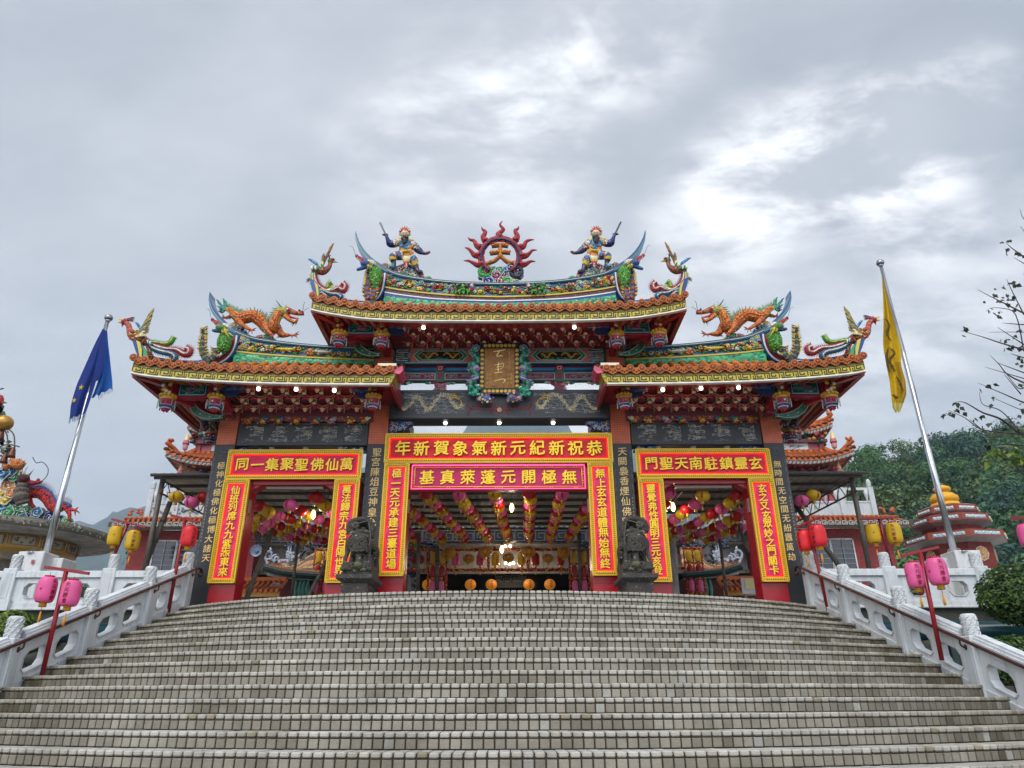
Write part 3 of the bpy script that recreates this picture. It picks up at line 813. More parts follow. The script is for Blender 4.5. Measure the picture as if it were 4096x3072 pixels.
# ---- roofs
def curve_from(zf, pts, Y):
 return [zf(x, y, Y) for x, y in pts]
def xz(pts): return sorted([(p.x, p.z) for p in pts])
FLOW = ['#a81f2c', '#8a1226', '#c9a82a', '#d8c04a', '#6a1030', '#b5404a', '#c77a2a', '#c8c8c4']
LEAF = ['#2f8a4a', '#1f6a4a', '#5aa83a', '#1f6a8a', '#3a9a6a']
def flower(mb, c, R, rr):
 col = rr.choice(FLOW)
 for i in range(6):
  a = i * pi / 3 + rr.random()
  mb.blob(c + Vector((cos(a) * R * .6, -.01, sin(a) * R * .6)), (R * .5, R * .3, R * .42), vary(col, .2, rr), 5, 3)
 mb.blob(c + Vector((0, -.03, 0)), (R * .4, R * .4, R * .4), rr.choice(['#d8c04a', col, '#5a0f20', '#e0d0a0']), 5, 4)
def relief(mb, A, B, y, rr, n):
 """flowers, leaves and branches over a curved panel between A (below) and B (above)"""
 m = len(A) - 1
 def at(u, v):
  f = u * m; i = min(int(f), m - 1); t = f - i
  a = A[i].lerp(A[i + 1], t); b = B[i].lerp(B[i + 1], t); p = a.lerp(b, v); p.y = y; return p
 for q_ in range(n):
  u = (q_ + rr.random()) / n; v = rr.uniform(.2, .75); c = at(u, v)
  for q in range(rr.randint(3, 6)):
   mb.blob(c + Vector((rr.uniform(-.14, .14), 0, rr.uniform(-.08, .08))), (rr.uniform(.03, .055), .02, rr.uniform(.018, .03)), rr.choice(LEAF), 5, 3, Matrix.Rotation(rr.uniform(-1.2, 1.2), 3, 'Y'))
  flower(mb, c + Vector((0, -.02, 0)), rr.uniform(.04, .062), rr)
  if rr.random() < .6: flower(mb, at(min(1, max(0, u + rr.uniform(-.03, .03))), rr.uniform(.2, .75)), rr.uniform(.03, .045), rr)
  pts = [c + Vector((rr.uniform(-.25, .25), 0, rr.uniform(-.08, .06))) for _ in range(4)]
  mb.tube(smooth(pts, 3), .010, 4, rr.choice(['#b8a82a', '#8a9a2a', '#6a5a2a']))
def scroll(mb, c, R, col, rr, edge='#c9cdcc', thick=.06, n=1, flip=1):
 """a cloud scroll: lobed coloured body with a pale spiral on its face"""
 c = Vector(c); lob = []
 for i in range(16):
  a = 2 * pi * i / 16; lob.append(c + Vector((cos(a) * R * (1 + .1 * cos(a * 5)), 0, sin(a) * R * (1 + .1 * cos(a * 5)))))
 mb.prism(lob, (0, thick, 0), vary(col, .15, rr), '#5a646c')
 mb.tube(lob + [lob[0]], R * .09, 4, edge)
 sp = []
 for i in range(14):
  q = i / 13; a = flip * (q * 7.5 + .8); ra = R * .68 * (1 - .85 * q); sp.append(c + Vector((cos(a) * ra, -.012, sin(a) * ra)))
 mb.tube(sp, R * .1, 4, edge)
 for i in range(5):
  a = rr.uniform(0, 6.28); mb.blob(c + Vector((cos(a) * R * .55, -.005, sin(a) * R * .55)), R * .22, vary(col, .25, rr), 5, 4)
CLD = ['#1e8a4a', '#a8202c', '#1d2f80', '#c87a30', '#1f6a9a', '#c8b02a', '#7a1f50', '#3a9a3a']
def fascia_keys(mb, fz, x0, x1, y, h0, h1):
 """meander band following the eave"""
 u = 0.30; n = int((x1 - x0) / u); u = (x1 - x0) / n; H = h1 - h0; w = .016
 D = '#3f2a10'
 def seg(a, b, c, d):
  p = Vector((a, y, fz(a) + h0 + b * H)); q = Vector((c, y, fz(c) + h0 + d * H))
  dz = (q - p).normalized() * w * .5
  mb.bar(p - dz, q + dz, .008, w * 1.5, D, up=(0, 0, 1)) if abs(a - c) > 1e-6 else mb.box(a - w * .7, a + w * .7, y - .004, y + .004, p.z, q.z, D)
 for i in range(n):
  a = x0 + i * u
  for (p, q) in (((.06, .2), (.06, .85)), ((.06, .85), (.60, .85)), ((.60, .85), (.60, .42)), ((.60, .42), (.30, .42)), ((.30, .42), (.30, .62)),
 ((.18, .18), (.88, .18)), ((.74, .18), (.74, .85)), ((.74, .85), (.96, .85)), ((.88, .18), (.88, .62))):
   seg(a + p[0] * u, p[1], a + q[0] * u, q[1])
def make_roof(nm, zf, eave_px, right_x, mirror_half, ridge, tip, uband, hip, fin, block, seed, side=None):
 """zf: zoom helper; traced for the left half. Builds the roof as a part of the gate with sub-parts."""
 rr = random.Random(seed)
 YF, YB, YR = 13.7, 17.2, 15.35
 E = xz(curve_from(zf, eave_px, YF))
 xt = E[0][0]
 if mirror_half:
  half = [e for e in E if e[0] < -.02]; E = half + [(0, E[-1][1])] + [(-x, z) for x, z in reversed(half)]
 else: E = [e for e in E if e[0] < right_x] + [(right_x, interp(E, right_x))]
 x0, x1 = E[0][0], E[-1][0]
 Es = smooth([Vector((x, 0, z)) for x, z in E], 5); Ez = [(p.x, p.z) for p in Es]
 fz = lambda x: interp(Ez, x)
 keys = ['top', 'ptop', 'pbot'] + [k for k in ('brown', 'blue') if k in ridge] + ['bot']
 def full(pts):
  c = smooth(curve_from(zf, pts, YR), 5)
  if mirror_half:
   L = [p for p in c if p.x < -.05]
   c = L + [Vector((0, YR, c[-1].z))] + [Vector((-p.x, YR, p.z)) for p in reversed(L)]
  return c
 R = {k: full(ridge[k]) for k in keys}
 nmax = max(len(v) for v in R.values()); R = {k: resample(v, nmax) for k, v in R.items()}
 rb = [(p.x, p.z) for p in R['bot']]; rx0, rx1 = rb[0][0], rb[-1][0]
 # --- tiles
 mb = MB(); pitch = .2455; n = int(round((x1 - x0) / pitch)); lines = []
 def top_pt(x):
  if x < rx0 and not (x0 > rx0):
   t = (x - x0) / (rx0 - x0); t = max(.02, t)
   a = Vector((x0, YF + .15, fz(x0) + .42)); b = Vector((rx0, YR - .12, interp(rb, rx0)))
   p = a.lerp(b, t); p.z -= .22 * sin(pi * t); return p
  if mirror_half and x > rx1:
   p = top_pt(-x); return Vector((-p.x, p.y, p.z))
  return Vector((x, YR - .12, interp(rb, x)))
 for i in range(n + 1):
  x = x0 + (x1 - x0) * i / n
  a = Vector((x, YF - .02, fz(x) + .36)); b = top_pt(x)
  L = []
  for j in range(9):
   t = j / 8; p = a.lerp(b, t); p.z -= .10 * sin(pi * t) * min(1, (b - a).length); L.append(p)
  lines.append(L)
  base = vary('#a65e1e', .22, rr)
  pts = []; rs = []; cols = []
  for j in range(8):
   for q, r_ in ((0.0, .073), (.93, .066)):
    pts.append(L[j].lerp(L[j + 1], q)); rs.append(r_); cols.append(vary(base, .12, rr))
  mb.tube(pts, rs, 8, cols=cols)
  mb.lathe(a + Vector((0, -.045, 0)), [(.083, 0), (.083, .045)], 14, vary('#a2581f', .2, rr), sm=False, ax=Matrix.Rotation(-pi / 2, 3, 'X'))
  mb.lathe(a + Vector((0, -.056, 0)), [(.05, 0), (.058, .012)], 12, vary('#6a3018', .15, rr), sm=False, ax=Matrix.Rotation(-pi / 2, 3, 'X'))
  mb.blob(a + Vector((0, -.055, 0)), (.032, .012, .02), '#b8683a', 6, 4)
  if i < n:
   xm = x + (x1 - x0) / n / 2; c = Vector((xm, YF - .055, fz(xm) + .335)); s = (fz(xm + .05) - fz(xm - .05)) / .1
   poly = [c + Vector((q * .12, 0, q * .12 * s + d)) for q, d in ((-1, .035), (1, .035), (.95, -.02), (.7, -.075), (.35, -.1), (0, -.125), (-.35, -.1), (-.7, -.075), (-.95, -.02))]
   mb.prism(poly, (0, .025, 0), vary('#93501d', .22, rr))
   for q in (-.5, 0, .5): mb.blob(c + Vector((q * .1, -.004, -.035 - .03 * (q == 0))), (.022, .012, .02), vary('#4a2412', .2, rr), 6, 3)
 for i in range(n):
  vs = [p - Vector((0, 0, .03)) for p in lines[i]] + [p - Vector((0, 0, .03)) for p in lines[i + 1]]
  mb.add(vs, [(j, j + 9, j + 10, j + 1) for j in range(8)], vary('#86502a', .15, rr))
 # rear slope
 A = [Vector((x, YR + .1, interp(rb, min(max(x, rx0), rx1)))) for x in resample([rx0, rx1], 12)]
 B = [Vector((x, YB, fz(x) + .36)) for x in resample([x0, x1], 12)]
 mb.sheet([A, B], '#86502a')
 ch = MB
 for xe, rx in ((x0, rx0), (x1, rx1)):
  if abs(xe - rx) > .3: mb.add([(xe, YF, fz(xe) + .36), (xe, YB, fz(xe) + .36), (rx, YR + .1, interp(rb, rx)), (rx, YR - .1, interp(rb, rx))], [(0, 1, 2, 3)], '#86502a')
 roof = mb.build('roof', M['rooftile'], gate)
 # --- fascia
 f = MB(); A = Es
 up = lambda d: [Vector((p.x, 0, p.z + d)) for p in A]
 f.band(up(0), up(.026), YF - .035, YF + .06, '#d0d2d0')
 f.band(up(.026), up(.225), YF - .012, YF + .06, '#aca02e')
 f.band(up(.205), up(.232), YF - .02, YF + .06, '#5a4a1a')
 f.band(up(.225), up(.34), YF + .0, YF + .08, '#5a2a14')
 fascia_keys(f, fz, x0, x1, YF - .013, .026, .205)
 for xe in (x0, x1):
  s = -1 if xe < 0 else 1
  if abs(xe - right_x) < .01 and not mirror_half:
   z = fz(xe); e = xe + .02
   for j in range(5): f.box(xe, xe + .03 + .02 * j, YF + .02, YF + .5, z + .03 + j * .05, z + .075 + j * .05, '#a89c3c' if j % 2 else '#8a8030')
   f.prism([Vector((xe - .03, YF + .0, z + .30)), Vector((xe + .25, YF + .02, z + .46)), Vector((xe + .27, YF + .02, z + .36)), Vector((xe + .2, YF, z + .26))], (0, .5, 0), '#a83a58')
   f.box(xe - .3, xe + .1, YF + .1, YF + .8, z + .5, z + .56, '#c9c0a8')
   f.box(xe, xe + .06, YF + .06, YB, z, z + .3, '#7a1420')
  else:
   f.box(xe - .03, xe + .03, YF + .06, YB, fz(xe) - .0, fz(xe) + .34, '#8a1420')
 f.build('eave_fascia', M['paint'], roof)
 # --- soffit with rafters
 s = MB(); xs = resample([x0 + .02, x1 - .02], 40)
 r0 = [Vector((x, YF + .05, fz(x) + .03)) for x in xs]; r1 = [Vector((x, YF + .75, fz(x) + .20)) for x in xs]; r2 = [Vector((x, YB, fz(x) + .06)) for x in xs]
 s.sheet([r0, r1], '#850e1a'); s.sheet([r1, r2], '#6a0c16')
 for i in range(int((x1 - x0) / .2)):
  x = x0 + .12 + i * .2
  for (ya, yb, za, zb) in ((YF + .1, YF + .72, .035, .175), (YF + .78, YB - .05, .165, .04)):
   if (abs(x) > 2.6 if mirror_half else (x < -6.0)) or ya > YF + 1.6:
    s.bar(Vector((x, ya, fz(x) + za)), Vector((x, yb, fz(x) + zb)), .07, .05, vary('#a85a34', .15, rr))
 for xe in (x0, x1):
  d = 1 if xe < 0 else -1
  if not (abs(xe - right_x) < .01 and not mirror_half):
   s.bar(Vector((xe + d * .05, YF + .06, fz(xe) + .0)), Vector((xe + d * .05, YB, fz(xe) + .0)), .1, .12, '#8a101c')
   s.bar(Vector((xe + d * .06, YF + .1, fz(xe) + .02)), Vector((xe + d * 1.35, YF + 1.5, fz(xe + d * 1.3) + .12)), .12, .14, '#8a101c')
 s.build('soffit', M['gloss'], roof)
 # --- ridge
 g = MB(); y0, y1 = YR - .1, YR + .14
 bl = R['blue'] if 'blue' in R else R['pbot']
 g.band(R['bot'], bl, y0 - .02, y1, '#2f8a5c')
 rg = g.build('ridge', M['pebble'], roof)
 g = MB(); g.band(R['pbot'], R['ptop'], y0 + .01, y1 - .01, '#1a5a8a')
 if mirror_half:
  pass
 g.build('mosaic_panel', M['smalltile'], roof)
 g = MB()
 off = lambda c, d: [p + Vector((0, 0, d)) for p in c]
 g.band(off(R['pbot'], -.03), off(R['pbot'], .008), y0 - .035, y1, '#b8a23c')
 if 'brown' in R:
  g.band(R['brown'], off(R['pbot'], -.03), y0 - .01, y1, '#4a2a2c')
  g.band(off(R['brown'], -.03), R['brown'], y0 - .03, y1, '#ccd0d0')
  g.band(R['blue'], off(R['brown'], -.03), y0 - .02, y1, '#1c3c84')
  for _ in range(150):
   q = rr.random(); i = int(q * (nmax - 1)); p = R['brown'][i].lerp(R['pbot'][i], rr.uniform(.25, .5)); g.box(p.x, p.x + .02, y0 - .013, y0 - .009, p.z, p.z + .03, '#8d6a68')
 tp = full(ridge['top']); pt = full(ridge['ptop']); nn = max(len(tp), len(pt)); tp, pt = resample(tp, nn), resample(pt, nn)
 mid = [a.lerp(b, .45) for a, b in zip(pt, tp)]
 g.band(pt, mid, y0 - .03, y1 + .03, '#24587a'); g.band(mid, tp, y0 - .05, y1 + .05, '#234a52')
 g.band(off(mid, -.008), off(mid, .008), y0 - .055, y1, '#a9b8bc')
 ends = (-1, 1) if mirror_half else (-1,)
 for e in ends:
  T = smooth(curve_from(zf, tip[0], YR), 5); Bq = smooth(curve_from(zf, tip[1], YR), 5)
  k = max(len(T), len(Bq)); T, Bq = resample(T, k), resample(Bq, k)
  fx = (lambda c: c) if e < 0 else (lambda c: [Vector((-p.x, p.y, p.z)) for p in c])
  for a, b, col, dy in ((0, .4, '#2f7a9c', .03), (.4, .52, '#b8b04a', .04), (.52, 1.02, '#24507c', .05)):
   g.band(fx([p.lerp(q, a) for p, q in zip(Bq, T)]), fx([p.lerp(q, b) for p, q in zip(Bq, T)]), y0 - dy, y1 + dy, col)
  C_ = smooth(curve_from(zf, uband[0], YR - .15), 6)
  W = uband[1]
  for o0, o1, col, dy in ((-1, -.62, '#c9cdcc', .05), (-.62, -.5, '#20304a', .055), (-.5, .35, '#8e3038', .045), (.35, .48, '#20304a', .055), (.48, .86, '#ccd0d0', .05), (.86, 1.1, '#1d4a86', .05)):
   Aq, Bq2 = [], []
   for i, p in enumerate(C_):
    t = (C_[min(i + 1, len(C_) - 1)] - C_[max(i - 1, 0)]); nrm = Vector((t.z, 0, -t.x)).normalized() * W
    Aq.append(p - nrm * o0); Bq2.append(p - nrm * o1)
   g.band(fx(Aq), fx(Bq2), YR - .15 - dy, YR + .16, col)
  H = smooth([zf(x, y, Y) for x, y, Y in hip], 4)
  for i in range(len(H) - 1):
   p, q = (H[i], H[i + 1]) if e < 0 else (Vector((-H[i].x, H[i].y, H[i].z)), Vector((-H[i + 1].x, H[i + 1].y, H[i + 1].z)))
   Z = lambda d: Vector((0, 0, d))
   g.bar(p + Z(.02), q + Z(.02), .20, .03, '#1d4a86'); g.bar(p + Z(-.012), q + Z(-.012), .19, .03, '#c9cdcc'); g.bar(p + Z(-.045), q + Z(-.045), .18, .035, '#7a2a34')
   g.bar(p + Z(-.14), q + Z(-.14), .16, .16, '#2f8a5c')
  for poly, col, dy in fin:
   pl = [zf(x, y, 13.88 - dy) for x, y in poly]
   g.prism(fx(pl), (0, .12 + 2 * dy, 0), col)
  bx = [zf(x, y, 14.85) for x, y in block]
  g.box(e * -1 * bx[0].x if e > 0 else bx[0].x, e * -1 * bx[1].x if e > 0 else bx[1].x, 14.8, 15.2, bx[1].z, bx[0].z, '#1c2a2c')
 g.build('ridge_coping', M['gloss'], roof)
 g = MB(); relief(g, R['pbot'], R['ptop'], y0 - .01, rr, 80 if mirror_half else 38)
 if mirror_half:
  for u in (.2, .335, .665, .8):
   i = int(u * (nmax - 1)); a, b = R['pbot'][i], R['ptop'][i]
   for v, q in ((.25, 1), (.75, -1)):
    for s2 in (-1, 1):
     p = a.lerp(b, v); scroll(g, (p.x + s2 * .085, y0 - .03, p.z), .06, '#2f8a4a', rr, flip=s2 * q, thick=.03)
   p = a.lerp(b, .5); g.blob((p.x, y0 - .03, p.z), (.06, .03, .055), '#2a6aa8', 8, 5)
  for s2 in (-1, 1):
   i = int((.5 + s2 * .125) * (nmax - 1)); p = R['pbot'][i].lerp(R['ptop'][i], .5); p.y = y0 - .08
   for _ in range(26): g.blob(p + Vector((rr.uniform(-.17, .17), rr.uniform(-.03, .03), rr.uniform(-.1, .12))), (.05, .04, .04), rr.choice(['#2f7a3a', '#6a9a2a', '#5a1f4a', '#3a8a3a', '#1f4a2a']), 6, 4)
   for k in range(4): g.tube([p + Vector((-.15 + k * .1, 0, -.05)), p + Vector((-.16 + k * .1, -.02, -.19))], [.03, .018], 5, '#3a8a3a')
   for k in range(6): g.spike(p + Vector((-s2 * .2, 0, .08)), (-s2 * .12, 0, -.06 + k * .05), .02, '#b9a0a8')
 else:
  p0 = R['pbot'][0].lerp(R['ptop'][0], .5)
  for k in range(9): scroll(g, (p0.x + .06 + (k % 3) * .12, y0 - .02, p0.z - .12 + (k // 3) * .13), .07, CLD[(k * 3) % 8], rr, thick=.03, flip=1 if k % 2 else -1)
  for q in (.45, .72):
   i = int(q * (nmax - 1)); p = R['pbot'][i].lerp(R['ptop'][i], .5); p.y = y0 - .05
   g.tube(smooth([p + Vector((-.2, 0, .02)), p, p + Vector((.2, 0, -.01)), p + Vector((.27, 0, .05))], 3), [.015, .045, .04, .02], 6, '#c8b02a' if q < .5 else '#b0b0aa')
   for k in range(5): g.spike(p + Vector((.22, 0, .0)), (.07, -.01, -.06 + k * .03), .015, '#c8b02a')
 g.build('flower_relief', M['glaze'], roof)
 return roof, fz, E
L_RIDGE = dict(top=[(1110, 650), (1250, 712), (1500, 752), (1800, 782), (2212, 805)], ptop=[(1105, 690), (1250, 738), (1500, 774), (1800, 800), (2212, 822)],
 pbot=[(1092, 822), (1300, 846), (1600, 868), (1900, 884), (2212, 897)], bot=[(1080, 930), (1200, 925), (1500, 925), (1900, 935), (2212, 950)])
L_TIP = ([(1112, 650), (1040, 600), (980, 540), (932, 470), (908, 400), (904, 355)], [(1112, 690), (1030, 640), (958, 575), (908, 500), (892, 420), (896, 372)])
L_HIP = [(845, 905, 14.9), (700, 905, 14.7), (550, 893, 14.5), (430, 872, 14.25), (345, 838, 13.95)]
L_FIN = [([(258, 715), (292, 712), (330, 735), (343, 790), (340, 868), (310, 866), (282, 790)], '#1d3f7c', 0.0),
 ([(292, 716), (322, 732), (336, 790), (334, 862), (322, 862), (306, 780)], '#b9a83a', .02), ([(322, 736), (345, 760), (372, 800), (385, 850), (340, 866), (336, 790)], '#3c8a5c', -.02)]
EAVE_L = [(250, 985), (330, 1002), (500, 1023), (800, 1047), (1200, 1068), (1700, 1080), (2212, 1084), (2420, 1085)]
roofL, fzL, EL = make_roof('left', Z1, EAVE_L, -2.3, False, L_RIDGE, L_TIP, ([(1082, 690), (1070, 760), (1038, 828), (985, 876), (915, 903), (850, 910)], .105), L_HIP, L_FIN, ((805, 885), (880, 945)), 31)
M_RIDGE = dict(top=[(868, 573), (1000, 628), (1290, 678), (1600, 705), (1961, 716)], ptop=[(860, 606), (1000, 656), (1290, 702), (1600, 729), (1961, 741)],
 pbot=[(846, 752), (1000, 780), (1300, 816), (1600, 838), (1961, 850)], brown=[(843, 800), (1000, 826), (1300, 862), (1600, 878), (1961, 888)],
 blue=[(838, 836), (1000, 858), (1300, 888), (1600, 903), (1961, 914)], bot=[(830, 905), (1000, 915), (1300, 938), (1600, 950), (1961, 958)])
M_TIP = ([(870, 573), (740, 490), (650, 400), (590, 300), (563, 210)], [(862, 606), (720, 522), (634, 440), (568, 330), (554, 228)])
M_HIP = [(655, 895, 14.9), (500, 888, 14.6), (350, 860, 14.3), (250, 822, 14.05), (190, 782, 13.92)]
M_FIN = [([(98, 640), (150, 660), (188, 715), (190, 838), (155, 835), (128, 780), (108, 705)], '#1d3f7c', 0.0),
 ([(140, 664), (176, 710), (184, 760), (184, 836), (172, 836), (160, 745)], '#b9a83a', .02), ([(184, 730), (215, 770), (245, 820), (190, 840)], '#3c8a5c', -.02)]
EAVE_M = [(113, 957), (200, 978), (300, 998), (500, 1030), (650, 1048), (900, 1062), (1250, 1071), (1700, 1074), (1961, 1075)]
roofM, fzM, EM = make_roof('main', Z2, EAVE_M, 0, True, M_RIDGE, M_TIP, ([(818, 600), (806, 700), (782, 785), (742, 842), (670, 874)], .085), M_HIP, M_FIN, ((640, 872), (735, 935)), 32)
_offM = -.0
# the left roof is copied to the right side, mirrored
roofR = dup(roofL, parent=gate, mirror=True)
# ================================================================ brackets, pendants, carved boards under the eaves
def bracket_unit():
 mb = MB(); R1 = '#b01826'; OR = '#e6ac80'
 mb.lathe((0, -.02, -.075), [(.008, 0), (.03, .012), (.036, .03), (.046, .042), (.044, .058), (.056, .07), (.052, .09), (.04, .10), (.05, .112), (.042, .135)], 9, ['#ecccae', '#c9746a', '#f0d8bc', '#c9746a', '#ecd2b6', '#c9746a', '#e0b898', '#b01826', '#d8b090'])
 mb.box(-.035, .035, -.03, .12, .055, .115, R1)
 for s in (-1, 1):
  pts = [Vector((s * .02, .0, .05)), Vector((s * .08, .0, .045)), Vector((s * .13, .01, .09)), Vector((s * .17, .02, .13)), Vector((s * .20, .03, .135))]
  mb.tube(smooth(pts, 2), [.034, .04, .036, .026], 5, R1)
  mb.tube(smooth([p + Vector((0, -.034, .026)) for p in pts], 2), .011, 4, OR)
  mb.tube(smooth([p + Vector((0, -.028, -.034)) for p in pts], 2), .009, 4, '#d89a70')
 mb.tube([Vector((.0, .08, .10)), Vector((.035, .17, .02)), Vector((.01, .29, -.05))], [.045, .055, .025], 5, R1, flat=.45)
 mb.tube([Vector((.03, .03, .10)), Vector((.075, .10, .05)), Vector((.05, .20, -.02))], [.016, .04, .012], 5, '#2a8a58', flat=.5)
 mb.tube([Vector((.05, .02, .10)), Vector((.095, .09, .05)), Vector((.07, .19, -.03))], .009, 4, OR)
 vs = []
 for z in (.115, .145):
  for i in range(9): t = -1 + i / 4; vs.append((.19 + .13 * t, .02 - .055 * (1 - t * t), z))
  vs += [(.32, .20, z), (.06, .20, z)]
 n = 11; mb.add(vs, [tuple(range(n - 1, -1, -1)), tuple(range(n, 2 * n))] + [(k, (k + 1) % n, (k + 1) % n + n, k + n) for k in range(n)], '#6f8fae')
 return mb
def cap_block():
 mb = MB(); mb.lathe((0, 0, 0), [(.025, 0), (.046, .014), (.05, .036), (.036, .055)], 8, ['#e6cea6', '#f0dcb8', '#e6cea6'])
 mb.tube([Vector((0, .02, .0)), Vector((.03, .03, -.06)), Vector((-.01, .05, -.12))], [.024, .034, .012], 5, '#b01826'); mb.tube([Vector((-.02, .0, .0)), Vector((.0, .0, -.06)), Vector((-.035, .02, -.12))], .009, 4, '#7a4a8a'); return mb
def backing(x0, x1, pts, col='#5e0c18'):
 mb = MB(); n = len(pts); poly = [Vector((x0, y, z)) for y, z in pts]; mb.prism(poly, (x1 - x0, 0, 0), col); return mb
BR = bracket_unit().build('bracket', M['gloss'], None); BC = cap_block().build('bracket_cap', M['gloss'], None)
_first = {'b': True, 'c': True}
def place(proto, key, p, parent, sc=1.0):
 l = Vector(p) - ORG[gate.name]
 if _first[key]:
  _first[key] = False; proto.parent = parent; proto.location = l; proto.scale = (sc, sc, sc); return proto
 o = proto.copy(); COLL.objects.link(o); o.parent = parent; o.location = l; o.scale = (sc, sc, sc); return o
def figure(mb, p, rr, s=1.0):
 """little carved lion or person sitting on a beam"""
 pal = rr.choice([['#b8902a', '#8a5a2a', '#a8322c', '#c9c0a0'], ['#b9bcb8', '#8a98a4', '#a8322c', '#d8d0c0'], ['#b8902a', '#2a6a8a', '#a8322c', '#1f6a4a'], ['#c06a3a', '#c9c0a0', '#2a5a3a', '#8a2a3a']])
 p = Vector(p)
 mb.blob(p, (.09 * s, .06 * s, .07 * s), pal[0], 7, 5, jit=.12, rr=rr)
 mb.blob(p + Vector((.07 * s, -.04 * s, .04 * s)), (.055 * s, .05 * s, .055 * s), pal[1], 7, 5, jit=.1, rr=rr)
 for k in range(12): mb.blob(p + Vector((rr.uniform(-.13, .14), rr.uniform(-.07, .02), rr.uniform(-.07, .09))) * s, (.03 * s, .022 * s, .024 * s), rr.choice(pal), 5, 3)
 for k in (-1, 0, 1): mb.tube([p + Vector((k * .07, -.02, -.03)) * s, p + Vector((k * .09, -.05, -.10)) * s], [.022 * s, .014 * s], 5, pal[2])
def make_side_brackets():
 rr = random.Random(50)
 X0, X1 = -5.97, -2.9
 zz = [Z1(1600, y, Y).z for y, Y in ((1120, 14.35), (1200, 14.7), (1276, 15.02))]
 bd = backing(X0, X1, [(15.6, 7.44), (15.22, 7.44), (15.2, zz[2] + .02), (14.98, zz[2] + .17), (14.95, zz[1] + .02), (14.65, zz[1] + .17), (14.62, zz[0] + .04), (14.3, zz[0] + .17), (14.3, zz[0] + .22), (15.6, zz[0] + .22)])
 squiggle(bd, X0 + .05, X1 - .05, 7.47, 7.56, 15.2, 60, ['#b86a70', '#d09a80', '#a03a48'], .006, rr)
 bo = bd.build('bracket_board', M['paint'], gate); RIGHTPARTS.append(bo)
 for row, (xs, y, Y) in enumerate((([1195 + 138.5 * i for i in range(8)], 1120, 14.35), ([1145 + 138 * i for i in range(8)], 1200, 14.7), ([1100 + 138 * i for i in range(8)], 1276, 15.02))):
  for x in xs:
   p = Z1(x, y, Y)
   b = place(BR, 'b', p, roofL); RIGHT.append((b, roofR))
   if row < 2:
    c = place(BC, 'c', Z1(x + 30 - row * 6, y + 38, Y + .17) + Vector((0, 0, .0)), roofL); RIGHT.append((c, roofR))
 for x in (1190, 1310, 1440, 1580, 1740, 1865, 2010, 2125):
  f = MB(); figure(f, Z1(x, 1372, 15.18), rr, 1.0)
  c = f.build('carved_figure', M['gloss'], roofL); RIGHT.append((c, roofR))
RIGHT, RIGHTPARTS = [], []
make_side_brackets()
def make_main_brackets():
 rr = random.Random(51)
 zz = [Z2(1961, y, Y).z for y, Y in ((1142, 14.35), (1222, 14.7), (1288, 15.02))]
 bd = backing(-2.55, 2.55, [(15.6, 9.36), (15.32, 9.36), (15.25, zz[2] + .02), (14.98, zz[2] + .17), (14.95, zz[1] + .02), (14.65, zz[1] + .17), (14.62, zz[0] + .04), (14.3, zz[0] + .17), (14.3, zz[0] + .22), (15.6, zz[0] + .22)])
 bd.build('bracket_board', M['paint'], gate)
 for row, (y, Y, off, n) in enumerate(((1142, 14.35, 0.0, 6), (1222, 14.7, .5, 6), (1288, 15.02, 0.0, 6))):
  z = Z2(1961, y, Y).z; pitch = .362
  for i in range(-n, n + 1):
   x = (i + off) * pitch
   if abs(x) > 2.4: continue
   place(BR, 'b', (x, Y, z), roofM, .96)
   if row < 2: place(BC, 'c', (x + pitch / 2, Y + .17, z - .075), roofM, .95)
 for x in [s * q for q in (.75, 1.12, 1.5, 1.9, 2.25) for s in (-1, 1)]:
  f = MB(); figure(f, (x, 15.2, 9.44), rr, 1.0); f.build('carved_figure', M['gloss'], roofM)
make_main_brackets()
